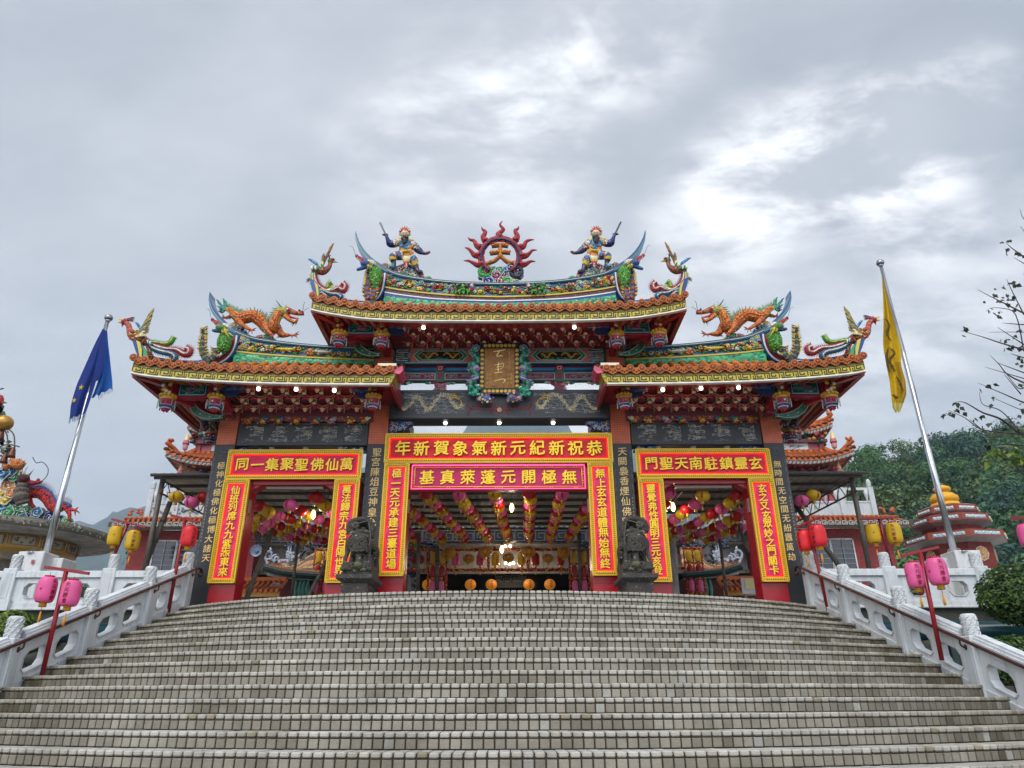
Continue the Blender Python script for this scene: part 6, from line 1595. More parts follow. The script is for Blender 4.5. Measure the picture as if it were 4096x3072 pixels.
# ---------------------------------------------------------------- stone guardians
def guardian():
 """traced from the right hand one"""
 base = Vector((3.55, 13.95, ZT_)); root = thing('stone_guardian', 'dark lichened stone beast with gaping mouth on a pedestal, right of the middle passage', 'statue', base, 'stone guardian beasts')
 rr = random.Random(120); Y0 = 13.72
 z = lambda x, y, d=0: ZL(x, y, Y0 + d)
 p = MB(); A = z(405, 1560); B = z(865, 1330)
 xl, xr = A.x, B.x + .01; zt = B.z
 p.box(xl, xr, Y0, Y0 + .95, ZT_ - .02, zt, '#34312f', .012);
 C1, C2 = z(330, 1275, -.08), z(930, 1240, -.08)
 p.prism([Vector((xl - .0, Y0, zt)), Vector((xr, Y0, zt)), Vector((xr + .09, Y0 - .08, zt + .07)), Vector((xl - .09, Y0 - .08, zt + .07))], (0, .95, 0), '#2b2a2a')
 p.box(xl - .10, xr + .10, Y0 - .09, Y0 + 1.08, zt + .06, zt + .15, '#3a3836', .012)
 p.box(xl - .03, xr + .0, Y0 - .02, Y0 + .95, zt + .15, zt + .38, '#3c3b36', .015)
 for k in range(26): p.blob((rr.uniform(xl, xr), Y0 - .02, zt + rr.uniform(.18, .36)), (.06, .03, .04), vary('#45443c', .3, rr), 6, 4)
 p.build('pedestal', M['lionstone'], root)
 G = '#383531'; DK = '#0b0a09'; b = MB(); T = lambda pts, r, n=9, c=G: b.tube(smooth([z(*q) for q in pts], 4), r, n, c)
 T([(570, 730, .2), (560, 640, .12), (545, 540, .08), (535, 470, .1)], [.15, .205, .20, .15], 12); T([(550, 680, .3), (520, 650, .6), (470, 640, .85)], [.19, .20, .17], 12)
 T([(650, 520, .05), (715, 600, .06), (745, 690, .06), (760, 740, .06)], [.10, .10, .075, .05]); T([(755, 720, .06), (790, 840, .06), (815, 940, .02), (815, 1040, .0), (812, 1090, -.03)], [.055, .042, .034, .034, .05])
 T([(440, 560, .12), (405, 650, .12), (390, 770, .1)], [.09, .085, .055]); T([(390, 760, .1), (380, 880, .08), (372, 990, .06), (365, 1070, .03)], [.055, .046, .04, .05])
 b.blob(z(818, 1085, -.05), (.055, .09, .04), G); b.blob(z(368, 1085, .0), (.06, .09, .045), G)
 T([(330, 640, .75), (295, 760, .85), (272, 900, .9)], [.10, .10, .06]); T([(272, 890, .9), (262, 1000, .95), (260, 1110, .9)], [.055, .045, .055]); b.blob(z(262, 1125, .85), (.06, .1, .05), G)
 T([(640, 760, .5), (690, 860, .6), (725, 980, .55), (735, 1060, .5)], [.09, .07, .05, .05])
 rim = smooth([z(*q) for q in ((340, 470, .12), (318, 380, .14), (325, 290, .15), (375, 215, .14), (450, 172, .12), (540, 168, .12), (620, 185, .12), (700, 215, .12), (752, 300, .14), (758, 390, .14))], 4)
 b.tube(rim, [.03, .045, .05, .05, .05, .055, .06, .06, .055, .04], 8, G)
 for i, p in enumerate(rim):
  b.blob(p + Vector((0, .04, 0)), (.05, .10, .05), G, 7, 5)
  for q in range(2): b.spike(p + Vector((rr.uniform(-.02, .02), rr.uniform(-.04, .08), 0)), (p - z(545, 330, .14)).normalized() * rr.uniform(.05, .09), .022, G, 5)
 T([(420, 240, .42), (520, 220, .42), (640, 260, .42), (560, 400, .45), (430, 400, .45)], .12, 8, DK); b.blob(z(490, 310, .42), (.16, .08, .14), DK, 10, 7)
 T([(600, 260, .06), (660, 290, .02), (730, 340, .05)], [.07, .085, .06]); T([(600, 330, .06), (660, 360, .02), (750, 380, .08)], [.05, .07, .05]); T([(575, 250, .02), (600, 320, .0), (590, 385, .0)], [.026, .022, .022])
 T([(640, 300, -.04), (665, 312, -.06), (640, 345, -.04)], [.014, .018, .012], 6); b.blob(z(640, 335, -.045), (.03, .02, .016), DK, 6, 4)
 T([(365, 430, .04), (430, 405, -.0), (520, 385, -.03), (590, 395, -.02)], [.05, .055, .05, .04]); T([(590, 400, -.02), (660, 425, -.04), (760, 415, .02)], [.035, .04, .02]); T([(370, 500, .0), (440, 470, -.04), (530, 460, -.05), (580, 470, -.04)], [.03, .035, .035, .03])
 T([(470, 375, .1), (480, 340, .06), (520, 330, .06)], [.05, .045, .02]); b.blob(z(705, 200, .2), (.04, .05, .06), G); b.blob(z(455, 175, .16), (.035, .04, .04), G)
 for k in range(5): b.spike(z(660 + k * 22, 428 + 4 * (k % 2), -.04), (.01, -.01, -.035), .014, G)
 T([(540, 755, .05), (560, 830, -.02), (562, 910, -.05), (560, 960, -.06)], [.085, .055, .055, .06]); b.blob(z(490, 835, .03), (.05, .05, .07), G); b.blob(z(484, 838, -.015), (.012, .02, .02), DK, 6, 4); b.blob(z(570, 1010, -.06), (.085, .09, .065), '#50523c', 10, 7)
 for x, y, r in ((455, 1000, .062), (655, 1010, .05), (730, 1045, .062)): b.tube([z(x + r * 760 * cos(a) * .9, y + r * 760 * sin(a), -.04) for a in [i * pi / 5 for i in range(11)]], .018, 6, G)
 for k in range(190):
  x, y = rr.uniform(400, 720), rr.uniform(500, 760); u = (x - 560) / 175
  if abs(u) < 1: b.blob(z(x, y, .09 - .19 * math.sqrt(1 - u * u)), (.022, .028, .02), G, 6, 4)
 for k in range(60): b.blob(z(rr.uniform(262, 335), rr.uniform(640, 900), .78 - .06 * rr.random()), (.022, .03, .02), G, 6, 4)
 fuse(b, 'body', 'lionstone', root, .0085)
 r = MB()
 for pts in (((430, 200), (560, 235), (690, 290), (750, 380)), ((380, 230), (360, 380), (345, 520), (375, 660)), ((350, 540), (420, 490), (480, 480)), ((500, 500), (540, 520), (600, 530), (620, 560))): r.tube(smooth([z(x, y, -.02) for x, y in pts], 4), .012, 5, '#55534c')
 r.build('carved_ribbon', M['lionstone'], root)
 return root
gd = guardian()
mirrored(gd, 'dark lichened stone beast with gaping mouth on a pedestal, left of the middle passage')
# ================================================================ balustrades, railings, poles
def pierced(mb, o, du, dv, dn, W, H, holes, th, col, ch=.07):
 """slab W by H with octagonal openings (u0, u1, v0, v1); dn is the thickness direction"""
 o, du, dv, dn = Vector(o), Vector(du), Vector(dv), Vector(dn) * th
 q = lambda u, v: o + du * u + dv * v
 def pr(pts): mb.prism([q(*p) for p in pts], dn, col)
 v0, v1 = holes[0][2], holes[0][3]
 pr([(0, 0), (W, 0), (W, v0), (0, v0)]); pr([(0, v1), (W, v1), (W, H), (0, H)])
 u = 0
 for h in holes + [(W, W, v0, v1)]:
  if h[0] - u > .002: pr([(u, v0), (h[0], v0), (h[0], v1), (u, v1)])
  u = h[1]
 for a, b, c, d in holes:
  for uu, vv, su, sv in ((a, c, 1, 1), (b, c, -1, 1), (b, d, -1, -1), (a, d, 1, -1)): pr([(uu, vv), (uu + su * ch, vv), (uu, vv + sv * ch)])
  for p0, p1 in (((a + ch, c), (b - ch, c)), ((b - ch, c), (b, c + ch)), ((b, c + ch), (b, d - ch)), ((b, d - ch), (b - ch, d)), ((b - ch, d), (a + ch, d)), ((a + ch, d), (a, d - ch)), ((a, d - ch), (a, c + ch)), ((a, c + ch), (a + ch, c))):
   mb.bar(q(*p0) - dn * .06, q(*p1) - dn * .06, .014, .014, '#b9bdbd')
def cloud_cap(mb, c, r=.098, h=.285):
 prof = [(r * .9, 0), (r, .008)]
 prof += [(r * (1 + .0), h * (i + 1) / 16) for i in range(15)] + [(r * .97, h), (r * .8, h + .012)]
 mb.lathe(c, prof, 24, '#c3c9cc', rip=lambda a, z: .05 * sin(5 * a + 9 * sin(z * 62)) * (1 if .02 < z < h - .015 else 0))
 for k in range(4):
  for j in range(9):
   a0 = 2 * pi * j / 9 + k * .35; z0 = .03 + k * h * .235
   mb.tube([c + Vector(((r + .004) * cos(a0 + t * .3), (r + .004) * sin(a0 + t * .3), z0 + .018 * sin(t * 3.0) + .012 * t)) for t in (-.9, -.4, .1, .6, 1.1)], [.004, .008, .009, .008, .004], 4, '#cfd5d8')
def post(mb, c, top, bot, w=.13, cap=True):
 x, y = c
 mb.box(x - w, x + w, y - w, y + w, bot, top, '#c6ccd0', .012)
 mb.box(x - w - .02, x + w + .02, y - w - .02, y + w + .02, bot, bot + .14, '#c6ccd0', .01)
 for s in (-1, 1): mb.box(x + s * w - s * .002, x + s * (w + .008), y - w * .55, y + w * .55, bot + .22, top - .1, '#bcc3c8');
 mb.box(x - w * .55, x + w * .55, y - w - .008, y - w + .002, bot + .22, top - .1, '#bcc3c8')
def stair_rail(sx, nm):
 root = thing('stair_balustrade', 'white pierced balustrade with cloud capped posts sloping down the %s side of the stairs' % nm, 'balustrade', (sx * 6.4, 14.8, ZT_), 'stair balustrades')
 ys = [14.75, 13.55, 12.05, 10.58, 9.1, 7.6, 6.1]
 X = lambda y: sx * (rail_x(y) + .13)
 ZT = lambda y: 4.10 - .4 * (14.75 - y)
 for i, y in enumerate(ys):
  p = MB(); post(p, (X(y), y), ZT(y), stair_z(y) - .25); o = p.build('post', M['white'], root)
  c = MB(); cloud_cap(c, Vector((X(y), y, ZT(y)))); c.build('post_cap', M['white'], o)
 for y0, y1 in zip(ys, ys[1:]):
  a, b = y0 - .13, y1 + .13
  p0 = Vector((X(a) - sx * .07, a, stair_z(a) - .16)); p1 = Vector((X(b) - sx * .07, b, stair_z(b) - .16)); L = (p1 - p0).length; du = (p1 - p0) / L
  s = MB(); dv = Vector((0, 0, 1)); dn = Vector((sx, 0, 0)); H = ZT(a) - .06 - p0.z
  m = L / 2
  pierced(s, p0, du, dv, dn, L, H, [(.10, m - .08, .34, H - .20), (m + .08, L - .10, .34, H - .20)], .13, '#c9ced2', .07)
  s.prism([p0 + dv * .0 - dn * .03, p0 + du * L - dn * .03, p0 + du * L + dv * .26 - dn * .03, p0 + dv * .26 - dn * .03], dn * .19, '#c6ccd0')
  s.build('pierced_panel', M['white'], root)
  c = MB(); q0, q1 = p0 + dv * (H + .02), p1 + dv * (H + .02) + Vector((0, 0, 0)); mid = dn * .065
  for w, d in ((.25, 0), (.20, .04), (.14, .075)): c.bar(q0 + mid + dv * d, q1 + mid + dv * d, w, .05, '#c9cfd3')
  c.build('coping', M['white'], root)
 h = MB(); y = 14.98; R = []
 off = lambda y, d=0: Vector((X(y) - sx * (.2), y, ZT(y) - .03 + d))
 line = [off(yy) for yy in (5.8, 7, 8, 9, 10, 11, 12, 13, 14, 14.55)]
 e = off(14.75)
 line += [e + Vector((0, .05, .02)), e + Vector((0, .2, .03)), e + Vector((0, .28, -.03)), e + Vector((0, .26, -.1)), e + Vector((0, .18, -.12)), e + Vector((0, .14, -.07)), e + Vector((0, .18, -.04))]
 h.tube(smooth(line, 3), .026, 8, '#3c2220'); hr = h.build('handrail', M['gloss'], root)
 for yy in ys:
  b = MB(); p = off(yy); b.tube(smooth([p, p + Vector((0, 0, -.09)), p + Vector((sx * .05, 0, -.12)), p + Vector((sx * .08, 0, -.12))], 3), .014, 6, '#3a2a24'); b.blob(p + Vector((sx * .07, 0, -.12)), (.02, .045, .045), '#3a2a24', 8, 5); b.build('rail_bracket', M['iron'], hr)
for sx, nm in SIDES: stair_rail(sx, nm)
def terrace_rail(sx, nm):
 root = thing('terrace_railing', 'white pierced railing with cloud capped posts along the terrace %s of the gate' % nm, 'railing', (sx * 9, 15.05, ZT_), 'terrace railings')
 Y = 15.05; zb, zt = ZT_ - .0, 4.06
 b = MB(); b.box(sx * 6.5, sx * 20, Y - .12, Y + .35, ZT_ - .008, ZT_ + .035, '#b9bfc0', .01); b.build('base_slab', M['white'], root)
 xs = [6.9, 8.02, 10.06, 12.1, 14.2, 16.2] if sx < 0 else [6.9, 8.05, 9.95, 11.15, 13.2, 15.3]
 prev = 6.5
 for i, x in enumerate(xs):
  if i > 0:
   p = MB(); post(p, (sx * x, Y), zt + .06, ZT_ + .0, .14); p.box(sx * x - .18, sx * x + .18, Y - .19, Y - .1, ZT_ - .02, ZT_ + .2, '#c6ccd0'); o = p.build('post', M['white'], root)
   c = MB(); cloud_cap(c, Vector((sx * x, Y, zt + .06))); c.build('post_cap', M['white'], o)
  if i + 1 < len(xs):
   a, d = x + .12, xs[i + 1] - .12; L = d - a
   if i == 0: a = 6.5; L = d - a
   s = MB(); o = Vector((sx * a, Y - .07, ZT_ + .03)) if sx > 0 else Vector((-a - L, Y - .07, ZT_ + .03)); H = zt - ZT_ - .03
   n = 1 if L < 1.5 else 2; w = L / n
   pierced(s, o, (1, 0, 0), (0, 0, 1), (0, 1, 0), L, H, [(k * w + .22, (k + 1) * w - .22, .20, .50) for k in range(n)], .14, '#c6ccd0', .08)
   s.box(o.x, o.x + L, Y - .12, Y + .12, zt - .13, zt + .01, '#c9cfd3', .012); s.box(o.x, o.x + L, Y - .10, Y + .1, ZT_ + .03, ZT_ + .13, '#c4cacd')
   s.build('pierced_panel', M['white'], root)
for sx, nm in SIDES: terrace_rail(sx, nm)
for sx, nm in SIDES:
 t = thing('water_pipe', 'fat dark teal pipe running along the foot of the %s retaining wall' % nm, 'pipe', (sx * 10, 14.3, 2.8))
 p = MB(); p.tube([(sx * 6.9, 14.3, 2.80), (sx * 22, 14.3, 2.80)], .17, 20, '#0e3a44'); p.build('pipe_run', M['gloss'], t)
 for x in (8.6, 10.3, 12.4):
  b = MB(); b.tube([Vector((sx * x, 14.3 + .178 * cos(a), 2.80 + .178 * sin(a))) for a in [i * pi / 10 for i in range(21)]], .012, 5, '#8a9496'); b.box(sx * x - .05, sx * x + .05, 14.25, 14.35, 0, 2.64, '#2a3a3c'); b.build('pipe_strap', M['iron'], t)
# ---------------------------------------------------------------- lantern bodies
LC = {'pink': '#e0609c', 'red': '#b8121e', 'yellow': '#d0aa16', 'scarlet': '#d8242e'}
def drum_lantern(col, H=.39, R=.146, text='', tcol='#7a1020', emblem=False):
 """upright ribbed barrel; origin at the hook above"""
 o = thing('drum_lantern', None, None, (0, 0, 0)); b = MB(); n = 15; prof = [(R * .55, -H - .06)]
 sq = lambda z: R * (1 - .30 * abs((z + .06 + H / 2) / (H / 2)) ** 4.5)
 for i in range(n + 1):
  z = -.06 - H + H * i / n
  prof += [(sq(z) * 1.0, z)] if i in (0, n) else [(sq(z) * .985, z - H / n * .5), (sq(z) * 1.012, z)]
 b.lathe((0, 0, 0), prof, 22, vary(col, .02)); b.build('shade', M['lantern'], o)
 c = MB(); c.lathe((0, 0, 0), [(R * .5, -.062), (R * .52, -.035), (R * .48, -.03)], 16, '#8e1020'); c.tube([(0, 0, -.03), (0, 0, .02)], .004, 4, '#4a4038'); c.build('top_ring', M['gloss'], o)
 g = MB(); z = -.06 - H; g.lathe((0, 0, 0), [(R * .36, z - .07), (R * .40, z - .06), (R * .36, z - .02), (R * .45, z + .002)], 14, '#b8801a'); g.build('gilt_collar', M['gold2'], o)
 t = MB(); t.tube([(0, 0, z - .06), (0, 0, z - .13)], .004, 4, '#8e1020'); t.lathe((0, 0, 0), [(.02, z - .30), (.017, z - .2), (.010, z - .145), (.003, z - .13)], 8, '#c98a1a'); t.build('tassel', M['cloth'], o)
 if text:
  x = MB()
  for i, ch in enumerate(text): stamp_round(x, ch, (0, 0, 0), R, .35, -.06 - H * .17 - i * H * .215, H * .20, tcol, squash=sq)
  for i, ch in enumerate(text): stamp_round(x, ch, (0, 0, 0), R, .35 + 2.5, -.06 - H * .17 - i * H * .215, H * .20, tcol, squash=sq)
  if emblem: stamp_round(x, '卍' if False else '十', (0, 0, 0), R, -.9, -.06 - H * .5, H * .14, tcol, squash=sq)
  x.build('lettering', M['paint'], o)
 return o
def round_lantern(col, R=.165, text='天元勝會', big=None, tcol='#7a1018'):
 o = thing('round_lantern', None, None, (0, 0, 0)); b = MB(); n = 12; prof = []; rz = R * .80
 for i in range(n + 1):
  a = -pi / 2 * .86 + pi * .86 * i / n; prof.append((R * cos(a), rz * sin(a)))
 b.lathe((0, 0, 0), prof, 24, col, rip=lambda a, z: -.012 * abs(cos(a * 6)) ** 6); b.build('shade', M['lantern'], o)
 zb = prof[0][1]
 g = MB(); g.lathe((0, 0, 0), [(R * .22, zb - .055), (R * .24, zb - .045), (R * .2, zb - .01), (R * .3, zb + .006)], 12, '#b08a1a'); g.build('collar', M['gold2'], o)
 t = MB(); t.tube([(0, 0, zb - .05), (0, 0, zb - .09)], .003, 4, '#8e1020'); t.lathe((0, 0, 0), [(.013, zb - .20), (.011, zb - .14), (.006, zb - .10), (.002, zb - .09)], 6, '#c0902a'); t.build('tassel', M['cloth'], o)
 w = MB(); w.tube([(0, 0, -zb - .01), (0, 0, -zb + .16)], .003, 4, '#3a3430'); w.build('hanging_wire', M['iron'], o)
 sq = lambda z: R * math.sqrt(max(.05, 1 - (z / rz) ** 2))
 x = MB()
 if big: stamp_round(x, big, (0, 0, 0), R, 0, 0, R * 1.35, tcol, squash=sq)
 else:
  for k in (0.15, 2.25, 4.3):
   for i, ch in enumerate(text): stamp_round(x, ch, (0, 0, 0), R, k, rz * (.52 - .345 * i), R * .32, tcol, squash=sq)
 x.build('lettering', M['paint'], o)
 return o
protos = {}
_used = set()
def lantern(kind, key, make, p, label, group, s=1.0, rot=0.0, cat='lantern'):
 """the first lantern of a kind is the one that was built, the others are copies of it"""
 k = (kind, key)
 if k not in protos: protos[k] = make()
 o = protos[k]
 if k in _used: o = dup(o)
 _used.add(k)
 o.location = Vector(p); o.scale = (s, s, s); o.rotation_euler.z = rot
 o['label'] = label; o['category'] = cat
 if group: o['group'] = group
 return o
def lantern_pole(base, top, bar0, bar1, lab, lean=None):
 base, top = Vector(base), Vector(top)
 t = thing('lantern_pole', lab, 'pole', base, 'red lantern poles')
 p = MB(); p.tube([base, top], .033, 10, '#7a0c18'); p.build('upright', M['gloss'], t)
 b = MB(); b.bar(bar0, bar1, .035, .045, '#7a0c18', bev=.006); b.build('crossbar', M['gloss'], t)
 return t
def drum(col, p, label, text='天元勝會', rot=0.0, s=1.0, em=True):
 return lantern('drum', (col, text), lambda: drum_lantern(LC[col], text=text, emblem=em), p, label, 'drum lanterns on red poles', s, rot)
G_DRUM = 'drum lanterns on red poles'
def ties(x, y, zs, lab):
 w = MB()
 for zz in zs:
  for q in range(3): w.tube([Vector((x + .04 * cos(a), y + .04 * sin(a), zz + .012 * q + .004 * a)) for a in [i * .7 for i in range(10)]], .006, 4, '#c9c4b8')
  w.tube(smooth([Vector((x, y - .04, zz)), Vector((x + .08, y - .05, zz + .03)), Vector((x + .2, y, zz))], 3), .006, 4, '#c9c4b8')
# left poles
lantern_pole(P(163, 2704, 11.0), P(264, 2276, 11.0), Z7(390, 803, 11.08), Z7(785, 862, 10.92), 'red pole with two pink lanterns tied to the lower left balustrade')
drum('pink', Z7(443, 862, 10.95), 'pink drum lantern hanging left of the lower left red pole', rot=.9, s=.93)
drum('pink', Z7(655, 893, 10.9), 'pink drum lantern hanging right of the lower left red pole', rot=-.3, s=.93)
lantern_pole(P(669, 2456, 14.2), P(741, 2070, 14.2), Z7(1510, 347, 14.3), Z7(1760, 412, 14.1), 'red pole with a scarlet lantern near the upper left end of the stairs')
drum('scarlet', Z7(1690, 425, 14.15), 'scarlet drum lantern hanging beside the left pillar of the gate', rot=.6)
lantern_pole(P(422.7, 2290, 16.0), P(511, 2090, 15.9), Z7(985, 380, 16.0), Z7(1285, 455, 15.7), 'leaning red pole with two yellow lanterns behind the left railing')
drum('yellow', Z7(1040, 425, 15.9), 'yellow drum lantern on the outer end of the leaning left pole', rot=1.2, s=1.05)
drum('yellow', Z7(1195, 462, 15.8), 'yellow drum lantern on the inner end of the leaning left pole', rot=.2, s=1.05)
# right poles
lantern_pole(Z8(1480, 1650, 11.0), Z8(1287, 690, 11.0), Z8(1118, 727, 11.1), Z8(1455, 648, 10.9), 'red pole with two pink lanterns tied to the lower right balustrade')
drum('pink', Z8(1215, 757, 11.1), 'pink drum lantern hanging left of the lower right red pole', rot=-.55, s=.94)
drum('pink', Z8(1405, 715, 10.85), 'pink drum lantern hanging right of the lower right red pole', rot=-.4, s=.98)
lantern_pole(Z8(488, 1275, 14.2), Z8(298, 420, 14.2), Z8(190, 468, 14.4), Z8(415, 378, 14.0), 'red pole with two scarlet lanterns near the upper right end of the stairs')
drum('scarlet', Z8(250, 478, 14.3), 'scarlet drum lantern hanging left of the upper right red pole', rot=2.2)
drum('scarlet', Z8(368, 428, 14.05), 'scarlet drum lantern hanging right of the upper right red pole', rot=-1.4, s=1.05)
lantern_pole(Z8(1045, 850, 16.0), Z8(925, 390, 15.9), Z8(755, 397, 16.0), Z8(1100, 383, 15.7), 'leaning red pole with two yellow lanterns behind the right railing')
drum('yellow', Z8(855, 425, 15.9), 'yellow drum lantern on the inner end of the leaning right pole', rot=.5, s=1.05)
drum('yellow', Z8(1035, 412, 15.8), 'yellow drum lantern on the outer end of the leaning right pole', rot=-.9, s=1.12)
lantern_pole(Z8(2330, 900, 13.0), Z8(2290, 380, 13.0), Z8(2085, 398, 13.1), Z8(2460, 385, 12.9), 'red pole at the right edge of the picture whose crossbar carries a pink lantern')
drum('pink', Z8(2200, 425, 13.0), 'pink drum lantern at the right edge beside the clipped bush', rot=.4)
# ---------------------------------------------------------------- flag poles
def flagpole(base, top, lab, bx):
 t = thing('flagpole', lab, 'flagpole', base, 'flagpoles'); base, top = Vector(base), Vector(top); h = top.z - base.z
 p = MB(); pts = [base + (top - base) * k for k in (0, .33, .331, .66, .661, 1)]; p.tube(pts, [.075, .072, .064, .06, .05, .045], 14, '#b8bcc0'); p.build('shaft', M['steel'], t)
 b = MB(); b.blob(top + Vector((0, 0, .07)), (.11, .11, .10), '#8a8e94', 14, 9); b.lathe(top, [(.05, -.05), (.07, -.02), (.06, .0)], 12, '#c0c0c0'); b.build('finial', M['steel'], t)
 r = MB(); r.tube([base + (top - base) * (i / 30) + Vector((.075 * cos(i * .35) * (1 - i / 60), -.075 * abs(sin(i * .35)), 0)) for i in range(31)], .006, 4, '#2a3a4a'); r.build('halyard', M['iron'], t)
 q = MB()
 for x, w, hh, y in bx: q.box(base.x + x - w, base.x + x + w, base.y + y - .3, base.y + y + .3, ZT_, base.z + hh, '#cdd1d3', .015)
 q.build('plinth', M['white'], t)
 x = MB(); stamp(x, '聖', (base.x + .05, base.y - .47, base.z - .18), (1, 0, 0), (0, 0, 1), .1, '#9a3a34', .004); x.tube(smooth([Vector((base.x - .05 + .07 * cos(a), base.y - .472, base.z + .02 + .025 * sin(a * 2))) for a in range(6)], 3), .009, 4, '#5a5a5a'); x.build('emblem', M['paint'], t)
 return t
fb, ft = P(178.6, 2225, 17), P(433, 1276, 17)
flagpole(fb, ft, 'steel flagpole with a ragged blue flag on the left terrace', ((-.05, .30, .06, -.15), (.33, .17, -.03, .2)))
fb2, ft2 = P(3819, 2230, 17), P(3524, 1064, 17)
flagpole(fb2, ft2, 'tall steel flagpole with a yellow flag on the right terrace', ((.03, .30, .06, -.15), (-.38, .17, -.05, .2)))
def blue_flag():
 t = thing('flag', 'ragged blue flag with yellow stars hanging limp from the left flagpole', 'flag', tuple(ft))
 a = MB(); Y = 16.9
 O = lambda x, y, d=0: P(400 + (x) / 2.011, 1000 + y / 2.011, Y + d)
 D = lambda x, y, d=0: P(x * 1.8517, y * 1.8517, Y + d)
 left = [(222, 708), (205, 740), (185, 785), (165, 830), (153, 870), (150, 902)]; right = [(226, 708), (222, 745), (216, 790), (205, 830), (195, 862), (185, 890)]
 rows = []
 for i in range(13):
  q = i / 12; l = (interp([(k / 5, v[0]) for k, v in enumerate(left)], q), interp([(k / 5, v[1]) for k, v in enumerate(left)], q)); r = (interp([(k / 5, v[0]) for k, v in enumerate(right)], q), interp([(k / 5, v[1]) for k, v in enumerate(right)], q))
  rows.append([D(l[0] + (r[0] - l[0]) * s / 8, l[1] + (r[1] - l[1]) * s / 8 + (2 * sin(s * 2.1) if i == 12 else 0), .10 * sin(s * 1.1 + q * 2) * q) for s in range(9)])
 a.sheet(rows, '#12307e')
 left = [(226, 712), (224, 750), (218, 790), (212, 820), (203, 845), (197, 858)]; right = [(232, 712), (234, 740), (238, 775), (241, 805), (243, 822), (243, 836)]; rows = []
 for i in range(13):
  q = i / 12; l = (interp([(k / 5, v[0]) for k, v in enumerate(left)], q), interp([(k / 5, v[1]) for k, v in enumerate(left)], q)); r = (interp([(k / 5, v[0]) for k, v in enumerate(right)], q), interp([(k / 5, v[1]) for k, v in enumerate(right)], q))
  rows.append([D(l[0] + (r[0] - l[0]) * s / 8, l[1] + (r[1] - l[1]) * s / 8 + (3 * sin(s * 2.6) if i == 12 else 0), .08 + .10 * sin(s * 1.0 + 1 + q * 2) * q) for s in range(9)])
 a.sheet(rows, '#1a58a4')
 rows = [[D(x, y, -.12 + .03 * s) for s, (x, y) in enumerate(r)] for r in (((222, 708), (226, 710), (231, 714)), ((214, 750), (222, 752), (228, 756)), ((206, 790), (216, 795), (222, 796)), ((200, 820), (207, 822), (214, 818)))]
 a.sheet(rows, '#10307c')
 a.build('flag_cloth', M['flag'], t)
 f = MB()
 for x in range(150, 180, 2): f.tube([D(x, 900 - (x - 150) * .3, -.02), D(x + rnd.uniform(-2, 2), 908 - (x - 150) * .3 + rnd.uniform(0, 5), -.02)], .006, 3, '#2a4a8a')
 f.build('frayed_threads', M['flag'], t); f = MB()
 for x in range(212, 243, 3): f.tube([D(x, 851 - (x - 212) * .6, .1), D(x + 2, 857 - (x - 212) * .6 + rnd.uniform(0, 5), .1)], .006, 3, '#2a5a9a')
 f.build('frayed_threads', M['flag'], t)
 s = MB()
 for x, y, r, n in ((175, 834, .085, 5), (160, 862, .075, 5)):
  c = D(x, y, -.07); s.prism([c + Vector(((r if k % 2 == 0 else r * .4) * .8 * cos(pi / 2 + k * pi / 5), -.0, (r if k % 2 == 0 else r * .4) * sin(pi / 2 + k * pi / 5))) for k in range(10)], (0, .012, 0), '#d0b41a')
 s.build('star', M['flag'], t)
blue_flag()
def yellow_flag():
 t = thing('flag', 'long yellow flag printed with dark dragons hanging limp from the right flagpole', 'flag', tuple(ft2))
 zz = lambda x, y, d=0: P(3500 + x / 1.508, 800 + y / 1.508, 16.9 + d)
 lp = [(460, 42), (600, 50), (750, 52), (880, 48), (1000, 68), (1100, 88), (1200, 98), (1265, 106), (1286, 122)]; rp = [(460, 44), (600, 78), (750, 118), (880, 152), (930, 160), (1000, 157), (1100, 185), (1180, 190), (1286, 150)]
 a = MB(); rows = []
 for i in range(31):
  y = 460 + (1286 - 460) * i / 30; l, r = interp(lp, y), interp(rp, y)
  rows.append([zz(l + (r - l) * s / 10, y + (6 * sin(s) if i == 30 else 0), .09 * sin(s * 1.25 + y * .006) * min(1, i / 8)) for s in range(11)])
 a.sheet(rows, '#c9a60c', cols=lambda i, k: '#c9bf6a' if i > 27 else ('#a8860a' if (k > 5 and i > 18) else '#c9a60c'))
 a.build('flag_cloth', M['flag'], t)
 d = MB(); rr = random.Random(5)
 for pts in (((62, 720), (85, 760), (72, 810), (92, 850)), ((95, 900), (118, 930), (85, 970), (105, 1010), (120, 1040)), ((80, 900), (70, 960), (85, 1040)), ((130, 1070), (150, 1110), (165, 1150)), ((105, 1180), (125, 1195), (140, 1200))):
  c = smooth([zz(x, y, -.11) for x, y in pts], 5); d.tube(c, resample([.012, .03, .038, .03, .012], len(c)), 5, '#5a460c', flat=.25, fdir=(1, 0, 0))
  for p in c:
   for q in range(2): d.spike(p, (rr.uniform(-.09, .09), -.0, rr.uniform(-.08, .08)), .010, '#5a460c', 3)
 d.build('dragon_print', M['flag'], t)
yellow_flag()
